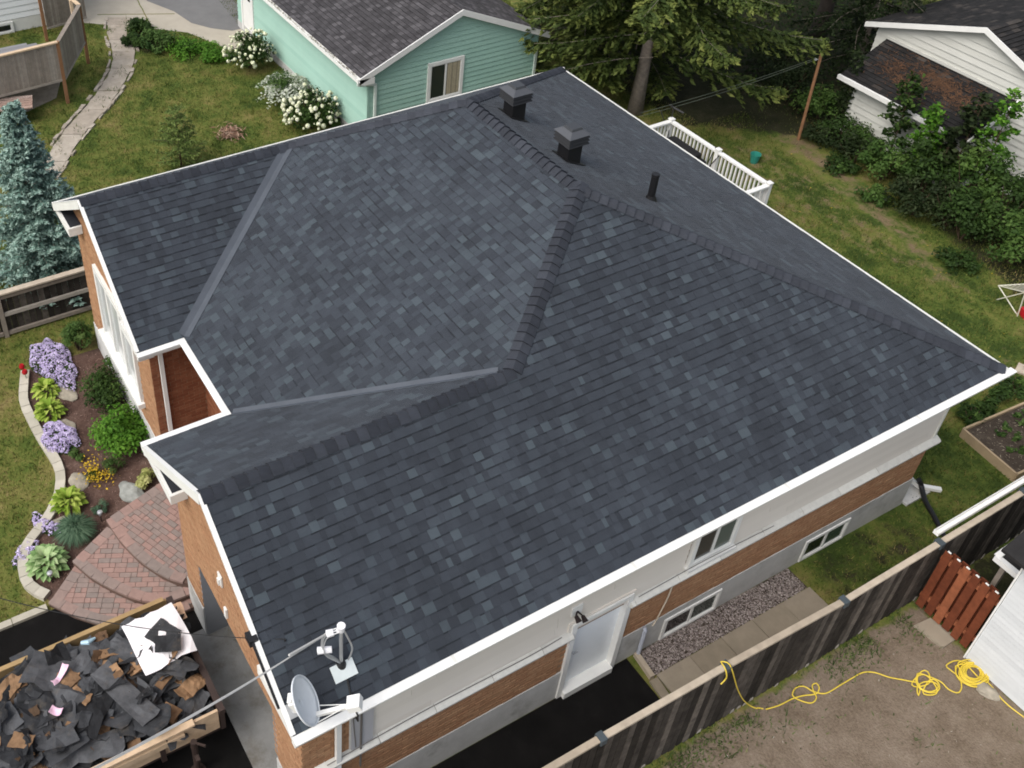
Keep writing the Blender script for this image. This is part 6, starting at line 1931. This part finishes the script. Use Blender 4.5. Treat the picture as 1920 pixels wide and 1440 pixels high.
def solar_light(px, py, label):
    c = gp(px, py); t = thing('solar_light', label, 'garden light', (c.x, c.y, 0), 'solar lights in the bed')
    mb = MB(); mb.tube([(c.x,c.y,0),(c.x,c.y,0.22)], 0.010, 6); mb.build('stake', M_black, t)
    mb = MB(); mb.lathe([(0.03,0.20),(0.035,0.26),(0.055,0.27),(0.05,0.295),(0.015,0.305)], (c.x,c.y,0), 12); mb.build('lamp', M_steel, t)
solar_light(191, 978, 'small solar stake light beside the upper paved steps')
solar_light(98, 1092, 'small solar stake light below the pale hosta')
# mulch chips
def bed_pt():
    while True:
        x, y = RND.uniform(-12.2,-6.2), RND.uniform(-2.0,1.0)
        lim = -0.75 if x < -9 else (-0.75-(x+9)*0.75 if x < -7.3 else -1.95)
        right = (y+1.9)/2.5*-1.35-6.2
        if y > lim and x < right-0.1:
            return Vector((x, y, 0.018+RND.uniform(0,.012))), Vector((RND.uniform(-.3,.3),RND.uniform(-.3,.3),1)).normalized()
litter(5200, bed_pt, mat('bark_chip', [(0,(0.06,0.032,0.025)),(0.7,(0.15,0.085,0.065)),(1,(0.32,0.22,0.18))], rough=.95, var=.2), 'mulch_chips', ln=0.03)

# shrubs along the teal garage and the neighbour's lawn
def hydrangea(px, py, r, h, nh, label):
    t = shrub('hydrangea', px, py, r, h, L_bright if False else L_hedge, label, 'hydrangea', n=2600, leaf=0.10, clumps=22)
    c = gp(px, py)
    # one round flower head, copied
    n_ = 70
    q = RNG.normal(size=(n_,3)); q /= np.linalg.norm(q, axis=1, keepdims=True)
    o0 = leaves('flower_head', L_cream, q*0.055, q, 0.05, 0.9, None); o0.parent = t
    for i in range(nh):
        a = i*2.39996; z_ = 1-1.15*(i+0.5)/nh; s = math.sqrt(max(0.05,1-z_*z_))
        o = o0 if i == 0 else o0.copy()
        if i: COL.objects.link(o); o.parent = t
        k = RND.uniform(.82,1.12); a += RND.uniform(-.35,.35)
        o.location = (r*s*math.cos(a)*k, r*s*math.sin(a)*k, max(0.12, h*(0.42+0.58*z_)*k))
        o.rotation_euler = (RND.uniform(0,3),RND.uniform(0,3),0); sc_ = RND.uniform(.5,1.35); o.scale = (sc_,sc_,sc_*.9)
    return t
hydrangea(468, 128, 0.80, 1.25, 112, 'white ball hydrangea nearest the teal garage side door')
hydrangea(583, 240, 0.84, 1.2, 118, 'white ball hydrangea nearest the brick house roof edge')
c = gp(535, 188)
t = thing('spirea', 'arching silvery white spirea shrub between the two hydrangeas', 'shrub', (c.x, c.y, 0))
P, Nn, T = clumpy((c.x,c.y,0.45), 0.62,0.7,0.55, 1500, 16, 0.28); leaves('foliage', L_mid, P, Nn, 0.08, 0.5, t, T)
PP = []
for k in range(95):
    a = RND.uniform(0,6.283); L = RND.uniform(.35,.95)
    for j in range(26):
        s = j/25*L*1.05
        PP.append((c.x+math.cos(a)*s+RND.gauss(0,.03), c.y+math.sin(a)*s+RND.gauss(0,.03), max(.06, 0.35+1.3*s-1.45*s*s+RND.gauss(0,.03))))
PP = np.array(PP*2) + RNG.normal(size=(len(PP)*2,3))*0.02; leaves('blossom', L_spirea, PP, RNG.normal(size=(len(PP),3))*.6+np.array([0,0,1]), 0.085, 0.8, t, kind='stuff')
shrub('perennial_clump', 268, 62, 0.55, 0.55, L_hedge, 'dark perennial clump at the top of the garden path', 'plant', n=1500, leaf=0.11, clumps=14)
shrub('perennial_clump', 300, 92, 0.65, 0.6, L_mid, 'blue green perennial clump beside the concrete drive', 'plant', n=1700, leaf=0.11, clumps=14)
shrub('perennial_clump', 250, 84, 0.5, 0.4, L_hedge, 'low dark leafed clump touching the garden path edge', 'plant', n=1200, leaf=0.11, clumps=12)
shrub('groundcover', 352, 98, 0.75, 0.34, L_bright, 'low bright groundcover patch along the drive', 'plant', n=1700, leaf=0.09, clumps=16)
shrub('groundcover', 402, 108, 0.62, 0.42, L_bright, 'taller bright green patch next to the first hydrangea', 'plant', n=1500, leaf=0.09, clumps=14)
shrub('lily_plant', 355, 90, 0.4, 0.25, L_mid, 'strappy green plant among the bright groundcover', 'plant', n=500, leaf=0.16, clumps=8, asp=0.15)
shrub('weed_clump', 620, 235, 0.4, 0.3, L_mid, 'low weeds at the foot of the teal wall', 'plant', n=500, leaf=0.08, clumps=8)
c = gp(432, 252)
tl = litter(420, lambda: (Vector((RND.gauss(c.x,.20),RND.gauss(c.y,.17),0.03+abs(RND.gauss(0,.05)))), Vector((RND.uniform(-.6,.6),RND.uniform(-.6,.6),1)).normalized()), mat('dead_leaf', [(0,(0.10,0.05,0.035)),(0.6,(0.26,0.15,0.10)),(1,(0.45,0.33,0.24))], rough=.9, var=.2), 'dead_leaves', ln=0.09)
tag(tl, 'small heap of dead brown leaves on the neighbour lawn', 'leaf heap')

# ------------------------------------------------------------------ conifers
def conifer(name, x, y, H, z0, R, nb, seed, m, label, trunk_r, droop, tip, twig=0.5, card=(0.13,0.05), per=9, lean=(0,0), dens=22, gap=None, taper=0.85, cat='tree', light_tip=0.5, zmax=None, bark=None):
    r = random.Random(seed); g = np.random.default_rng(seed)
    t = thing(name, label, cat, (x, y, 0))
    mb = MB()
    k_ = 9
    mb.tube([(x+lean[0]*(i/k_)**1, y+lean[1]*(i/k_), H*i/k_ - (0.1 if i == 0 else 0)) for i in range(k_+1)], [trunk_r*(1.25 if i == 0 else 1)*(1-0.93*i/k_) for i in range(k_+1)], 12)
    mb.build('trunk', bark or M_bark, t, smooth=True)
    lm = MB()
    bk = bark or M_bark
    C, D, T = [], [], []
    for b in range(nb):
        f = (b+0.5)/nb
        zb = z0 + (H-z0)*f**1.0 + r.uniform(-.12,.12)
        if zmax and zb > zmax: continue
        L = R*(1-f)**taper*r.uniform(.72,1.12) + 0.12
        a = b*2.39996 + r.uniform(-.3,.3)
        if gap and zb < gap[2] and math.cos(a)*gap[0]+math.sin(a)*gap[1] > gap[3]: continue
        d = np.array([math.cos(a), math.sin(a), 0.0])
        sd_ = np.array([-d[1], d[0], 0.0])
        o = np.array([x+lean[0]*zb/H, y+lean[1]*zb/H, zb])
        def at(s):
            return o + d*L*s*0.97 + sd_*L*0.10*math.sin(s*3+b) + np.array([0,0,1.0])*L*(0.10*s - droop*s*s + tip*s**4)
        pts = [Vector(at(s)) for s in (0, .25, .5, .75, 1.0)]
        rad = [max(.005, trunk_r*0.11*(1-f*0.6)*(1-s*0.9)) for s in (0,.25,.5,.75,1)]
        if R > 2 and zb < 6.0:
            one = MB(); one.tube(pts, rad, 5); one.build('limb', bk, t)
        else:
            lm.tube(pts, rad, 5)
        far_ = R > 2 and zb > 6.5
        nt_ = max(4, int(dens*L/R*(0.4 if far_ else 1.0))+3)
        for j in range(nt_):
            s = 0.12+0.88*(j+r.random())/nt_
            p = at(min(s,1.0)); fw = at(min(1.0,s+.05))-at(max(0,s-.05)); fw /= np.linalg.norm(fw)
            for side in (-1, 1):
                tl_ = twig*(0.35+0.65*(1-abs(2*s-1.0)**2))*r.uniform(.7,1.2)*(0.40+0.60*L/R)
                td = fw*r.uniform(.45,.9) + side*sd_*r.uniform(.5,.95) + np.array([0,0,1.0])*r.uniform(-.75*droop-.25,.12)
                td /= np.linalg.norm(td)
                cb = r.gauss(0,.13)
                n_ = per
                for q in range(n_):
                    e = (q+r.random())/n_
                    c_ = p + td*tl_*e + np.array([r.gauss(0,.018),r.gauss(0,.018),-0.12*tl_*e*e+r.gauss(0,.015)])
                    spread = (side*(-1 if q % 2 else 1))
                    cd = td + np.cross(td, [0,0,1.0])*spread*r.uniform(.35,.8) + np.array([0,0,r.uniform(-.2,.25)])
                    C.append(c_); D.append(cd)
                    T.append(min(1, max(0, 0.34+cb+light_tip*e*e*(0.4+0.6*s)+r.uniform(-.12,.12))))
    if lm.V:
        lm.build('limb', bk, t, kind='stuff')
    C = np.array(C); D = np.array(D)
    n = len(C)
    nn = np.tile([0,0,1.0],(n,1)) + g.normal(size=(n,3))*0.45
    leaves('needles', m, C, nn, card[0], card[1]/card[0], t, np.array(T), tdir=D/np.linalg.norm(D,axis=1,keepdims=True)*2.2)
    return t
conifer('blue_spruce', -15.15, 0.60, 5.0, 0.15, 1.48, 240, 5, L_blue, 'blue spruce with silvery needles behind the front fence', 0.11, 0.22, 0.22, twig=0.30, card=(0.105,0.040), per=10, dens=14, taper=1.0, light_tip=0.95)
conifer('spruce_tree', -15.04, 19.16, 13.5, 1.9, 5.2, 104, 8, L_spruce, 'big green spruce with bare pale trunk behind the house', 0.205, 0.42, 0.18, twig=0.95, card=(0.21,0.085), per=15, dens=40, taper=0.75, gap=(0.75,-0.66,4.2,0.55))
conifer('spruce_tree', -18.4, 20.6, 12.5, 1.2, 4.6, 92, 9, L_spruce, 'green spruce whose branches brush the teal garage gable', 0.22, 0.40, 0.18, twig=0.9, card=(0.21,0.085), per=14, dens=36, taper=0.75)
conifer('spruce_tree', -15.9, 28.2, 13.0, 3.4, 4.2, 60, 10, L_spruce, 'tall spruce with dark trunk left of the white garage', 0.28, 0.45, 0.16, twig=0.8, card=(0.20,0.065), per=9, dens=20, taper=0.75, light_tip=0.35, bark=mat('dark_bark', (0.06,0.05,0.043), rough=.95, var=.3, bump=.6))
conifer('spruce_tree', -13.3, 27.0, 9.0, 0.9, 2.5, 64, 12, L_dark, 'dark shaded spruce against the left corner of the white garage', 0.14, 0.45, 0.12, twig=0.6, card=(0.18,0.06), per=9, dens=16, taper=0.7, light_tip=0.3)
conifer('small_sapling', gp(340,312).x, gp(340,312).y, 1.9, 0.15, 0.80, 44, 14, leaf_mat('sapling_leaf', [(0,(0.055,0.090,0.022)),(0.5,(0.105,0.155,0.040)),(1,(0.19,0.24,0.07))]), 'small young tree alone on the neighbour lawn', 0.03, 0.02, 0.1, twig=0.26, card=(0.10,0.035), per=5, dens=6, taper=0.7, bark=M_stem, light_tip=0.7)

# ------------------------------------------------------------------ hedge shrubs at the back right
hs = [
 ('hedge_shrub',(-13.4,24.0),1.0,1.3,L_dark,'dark shrub in the shade left of the clothesline pole',2000,0.11),
 ('hedge_shrub',(-12.1,24.1),0.9,1.2,L_hedgel,'mid green shrub right behind the clothesline pole',1900,0.11),
 ('hedge_shrub',(-14.8,24.9),1.2,1.5,L_dark,'low dark shrub beneath the big spruce branches',2000,0.12),
 ('hedge_shrub',(-10.7,23.5),0.85,0.9,L_hedge,'low shrub at the left base of the white lean-to wall',1800,0.10),
 ('hedge_shrub',(-9.7,22.9),0.80,0.8,L_dark,'low brownish shrub in front of the white lean-to wall',1500,0.10),
 ('hedge_shrub',(-8.7,22.9),0.85,1.25,L_hedgel,'leafy shrub before the middle of the white lean-to wall',2200,0.11),
 ('hedge_shrub',(-7.7,23.4),0.95,2.0,L_hedge,'tall dark shrub before the right end of the white lean-to',2600,0.12),
 ('hedge_shrub',(-6.6,23.6),0.95,2.2,L_hedgel,'tall light shrub overlapping the lean-to roof corner',2400,0.12),
 ('hedge_shrub',(-5.4,23.6),1.0,2.0,L_hedge,'tall shrub at the far right in front of the white garage',2500,0.12),
 ('hedge_shrub',(-7.1,22.2),0.9,1.0,L_dark,'dark low shrub at the lawn edge below the tall shrubs',2000,0.10),
 ('hedge_shrub',(-5.7,22.4),1.0,1.4,L_hedge,'rounded hedge shrub at the lawn edge near the drying rack',2400,0.11),
 ('hedge_shrub',(-4.4,22.6),1.0,1.5,L_hedgel,'bright topped hedge shrub behind the drying rack',2400,0.11),
 ('hedge_shrub',(-3.4,22.9),1.0,1.3,L_hedge,'hedge shrub at the right frame edge above the drying rack',2200,0.11),
 ('hedge_shrub',(-9.9,23.4),0.7,0.8,L_hedgel,'small shrub between the low brownish shrub and the lean-to corner',1500,0.10),
 ('hedge_shrub',(-6.3,22.6),0.9,1.3,L_dark,'dark shrub filling the gap behind the dark low shrub',2000,0.11),
 ('hedge_shrub',(-11.0,22.9),0.6,0.6,L_dark,'dark weeds right at the foot of the clothesline pole',1100,0.10),
 ('hedge_shrub',(-8.1,21.9),0.55,0.35,L_hedgel,'low leafy weeds at the hedge foot beside the bare soil',900,0.10),
 ('hedge_shrub',(-5.0,21.3),0.6,0.40,L_hedge,'low green weeds along the lawn edge nearest the drying rack',900,0.10),
 ('hedge_shrub',(-9.6,22.2),0.55,0.4,L_hedge,'low green weeds at the lawn edge right of the clothesline pole',900,0.10),
]
for nm, loc, r, h, m, lab, n_, lf_ in hs:
    shrub(nm, 0, 0, r, h, m, lab, n=n_, leaf=lf_, clumps=int(14+r*10), loc=loc, crad=r*0.36)
def sapling(x, y, H, m, label, n=900, leaf=0.14, spread=0.55, seed=1):
    r = random.Random(seed); t = thing('maple_sapling', label, 'sapling', (x, y, 0))
    mb = MB(); top = Vector((x+r.uniform(-.2,.2), y+r.uniform(-.2,.2), H))
    mb.tube([(x,y,0),Vector((x,y,0)).lerp(top,.5)+Vector((.05,0,0)),top], [.03,.02,.006], 6)
    C = []
    for k in range(15):
        s = 0.35+0.65*k/14; p = Vector((x,y,0)).lerp(top, s); a = k*2.4+r.uniform(-.3,.3); L = spread*(1.15-s*0.75)
        q = p+Vector((math.cos(a)*L, math.sin(a)*L, 0.12)); mb.tube([p,q], [.010,.004], 5)
        for j in range(n//15):
            e = r.uniform(.35,1.08); C.append(tuple(p.lerp(q,e)+Vector((r.gauss(0,.09),r.gauss(0,.09),r.gauss(0,.07)))))
    mb.build('stem', M_stem, t)
    C = np.array(C); leaves('foliage', m, C, np.tile([0,0,1.0],(len(C),1))+RNG.normal(size=(len(C),3))*.45, leaf, 0.75, t)
sapling(-9.05, 23.45, 2.75, L_hedge, 'slender maple sapling in front of the white lean-to', 620, 0.15, 0.55, 3)
sapling(-8.1, 23.6, 2.3, L_bright, 'bright green sapling right of the slender maple', 700, 0.13, 0.45, 4)
sapling(-6.7, 23.9, 3.3, L_bright, 'tall bright sapling rising above the lean-to roof corner', 900, 0.13, 0.55, 5)
sapling(-7.4, 23.7, 2.9, L_dark, 'dark purple green sapling between the two bright ones', 900, 0.16, 0.7, 6)
nU = 9000
P = np.column_stack([RNG.uniform(-23,-11.5,nU), RNG.uniform(20.5,34,nU), RNG.random(nU)**2*0.35+0.02])
P = P[(P[:,1] > 20.6+(P[:,0]+23)*0.27) & (P[:,0] < -12)]
leaves('undergrowth', L_hedge, P, RNG.normal(size=(len(P),3))*.5+np.array([0,0,1.0]), 0.13, 0.6, None, kind='stuff')
# leafy row by the raised bed
for k, (px, py) in enumerate(((1817,792),(1846,772),(1872,752),(1903,736))):
    t = shrub('peony_plant', px, py, 0.30, 0.42, L_hedge, ('leafy peony plant at the near end of the row beside the raised bed','second leafy peony plant in the row beside the raised bed','third leafy peony plant in the row beside the raised bed','leafy peony plant at the far end of the row beside the raised bed')[k], 'plant', n=420, leaf=0.15, clumps=10, asp=0.28)
for sx_, sy_, sr_ in ((1917,812,.17),(1908,790,.13),(1880,815,.10),(1900,835,.12),(1915,856,.14),(1868,826,.09),(1890,862,.10)):
    c = gp(sx_, sy_)
    t = thing('seedling', 'small green seedling growing in the dark soil of the raised bed', 'plant', (c.x, c.y, 0.16), 'seedlings in the raised bed')
    P, Nn, T = clumpy((c.x, c.y, 0.21), sr_, sr_, 0.10, 90, 5, sr_*0.5, zmin=0.18); leaves('foliage', L_mid, P, Nn, 0.075, 0.5, t, T)
def bedpt():
    return Vector((RND.uniform(-0.9,0.3), RND.uniform(16.15,18.1), 0.178)), Vector((RND.uniform(-.3,.3),RND.uniform(-.3,.3),1)).normalized()
litter(260, bedpt, mat('straw_bit', [(0,(0.10,0.08,0.06)),(1,(0.40,0.35,0.27))], rough=.9, var=.2), 'straw_mulch', rb, ln=0.035)
# ivy on the white garage corner
P = np.column_stack([RNG.uniform(-11.6,-11.1,420), RNG.uniform(23.9,24.2,420), RNG.uniform(0.1,2.6,420)]); 
iv = leaves('ivy', L_dark, P, RNG.normal(size=(420,3))+np.array([1,-1,.6]), 0.10, 0.8, None); tag(iv, 'dark ivy climbing the left corner of the white lean-to', 'ivy', kind='stuff')

# ------------------------------------------------------------------ grass
def in_poly(x, y, poly):
    c = False; j = len(poly)-1
    for i in range(len(poly)):
        if (poly[i][1] > y) != (poly[j][1] > y) and x < (poly[j][0]-poly[i][0])*(y-poly[i][1])/(poly[j][1]-poly[i][1])+poly[i][0]:
            c = not c
        j = i
    return c
path_poly = [(p.x,p.y) for p in lp_]+[(p.x,p.y) for p in rp_[::-1]]
bed_poly = [(-12.3,1.1),(-12.3,-0.85),(-11.29,-1.16),(-10.03,-1.1),(-9.33,-1.03),(-8.5,-1.2),(-8.08,-1.52),(-7.65,-2.03),(-7.11,-2.28),(-6.5,-2.22),(-6.1,-1.95),(-6.1,-1.9),(-4.7,-0.3),(-4.7,1.1)]
drv_poly = [(-29.2,5.7),(-27.55,7.75),(-26.75,8.75),(-24.9,9.5),(-24.2,10.55),(-26.45,10.55),(-60,14),(-60,4)]
def lawn_ok(x, y):
    if -12.4 < x < -0.3 and 0.9 < y < 13.6: return 0
    if x > -6.15 and y < 0.5 and x < 1.15: return 0
    if -0.4 < x < 1.15 and y < 10.35: return 0
    if tX0 < x < tX1 and tY0 < y < tY1: return 0
    if x > 1.25 and y < 18: return 0
    if -11.8 < x < -8 and 13.8 < y < 17.2: return 0
    if y > 24 or (x < -13.5 and y > 20.5): return 0
    if -1.1 < x < 0.45 and 16.0 < y < 18.4: return 0
    if x < hx: return 0
    if in_poly(x, y, bed_poly) or in_poly(x, y, path_poly) or in_poly(x, y, drv_poly): return 0
    if in_poly(x, y, [(-28.6,-1.7),(-23.6,-1.7),(-23.9,3.3),(-26.2,4.7),(-28.6,4.7)]): return 0.05
    if in_poly(x, y, [(-13.5,22.3),(-11.3,21.7),(-9.4,21.4),(-7.2,20.9),(-5.0,20.3),(-4.7,20.9),(-8.2,22.3),(-13.5,24.0)]): return 0.12
    return 1
def blades(name, n, xr, yr, ok, hgt=(0.03,0.075), w=0.010, m=M_blade, boost=None):
    X = RNG.uniform(*xr, n); Y = RNG.uniform(*yr, n)
    P = np.column_stack([X, Y, np.zeros(n)])
    u, v_, d = pix_np(P)
    vis = (u > -60) & (u < 1980) & (v_ > -60) & (v_ < 1500) & (d > 0)
    P = P[vis]
    k = np.array([RNG.random() < ok(p[0], p[1]) for p in P], dtype=bool)
    P = P[k]
    n = len(P)
    a = RNG.uniform(0, 2*np.pi, n); h = RNG.uniform(*hgt, n)
    h *= np.array([1+1.6*max(0, noise.noise(Vector((p[0]*2.3, p[1]*2.3, 4.0)))) for p in P])
    dirv = np.column_stack([np.cos(a), np.sin(a), np.zeros(n)])
    b2 = RNG.uniform(0, 2*np.pi, n); lean = np.column_stack([np.cos(b2), np.sin(b2), np.zeros(n)])*(h*RNG.uniform(.2,1.1,n))[:, None]
    up = np.column_stack([np.zeros(n), np.zeros(n), h])
    V = np.stack([P-dirv*w*RNG.uniform(.6,1.4,(n,1)), P+dirv*w, P+lean+up], 1).reshape(-1, 3)
    F = np.arange(3*n).reshape(-1, 3)
    T = RNG.random(n)
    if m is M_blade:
        T = T - np.where((P[:,0] < -13.8) | (P[:,1] > 10), 0.2, 0.0)  # blades follow the greener lawns and the shade painted on the back one
    return mesh_obj(name, V, F, T, m, None, False, (0,0,0), {'kind': 'stuff'})
blades('grass', 400000, (-30, 1.2), (-5, 24), lawn_ok)
def fence_side(x, y):
    if y > 11.4: return 0
    k = noise.noise(Vector((x*1.1, y*1.1, 7.0)))
    e = math.exp(-abs(x-1.42)/0.22)
    return (0.85*e if k > -0.05 else 0.10*e) + (0.10 if k > 0.42 else 0.006)
L_green = leaf_mat('yard_grass', [(0,(0.03,0.055,0.015)),(0.6,(0.075,0.12,0.03)),(1,(0.16,0.17,0.07))], trans=.1)
blades('grass', 90000, (1.22, 7.5), (2, 11.4), fence_side, (0.03,0.09), 0.011, L_green)
def path_weeds(x, y):
    return 0.30 if in_poly(x, y, path_poly) and noise.noise(Vector((x*2.2, y*2.2, 2.0))) > 0.12 else 0
blades('weeds', 60000, (-30,-17.5), (0,8), path_weeds, (0.05,0.12), 0.014, L_green)
# pale specks and dandelions on the back lawn, pebbles on the dirt
def spk():
    return Vector((RND.uniform(-11,-1), RND.uniform(17.5,22), 0.05)), Vector((0,0,1))
litter(70, spk, L_yellow, 'dandelions', ln=0.035)
def peb():
    return Vector((RND.uniform(1.7,7), RND.uniform(3,11.5), 0.014)), Vector((RND.uniform(-.2,.2),RND.uniform(-.2,.2),1)).normalized()
litter(520, peb, mat('pale_chip', [(0,(0.20,0.17,0.13)),(0.8,(0.36,0.32,0.26)),(1,(0.62,0.60,0.55))], rough=.9, var=.2), 'yard_pebbles', ln=0.022)
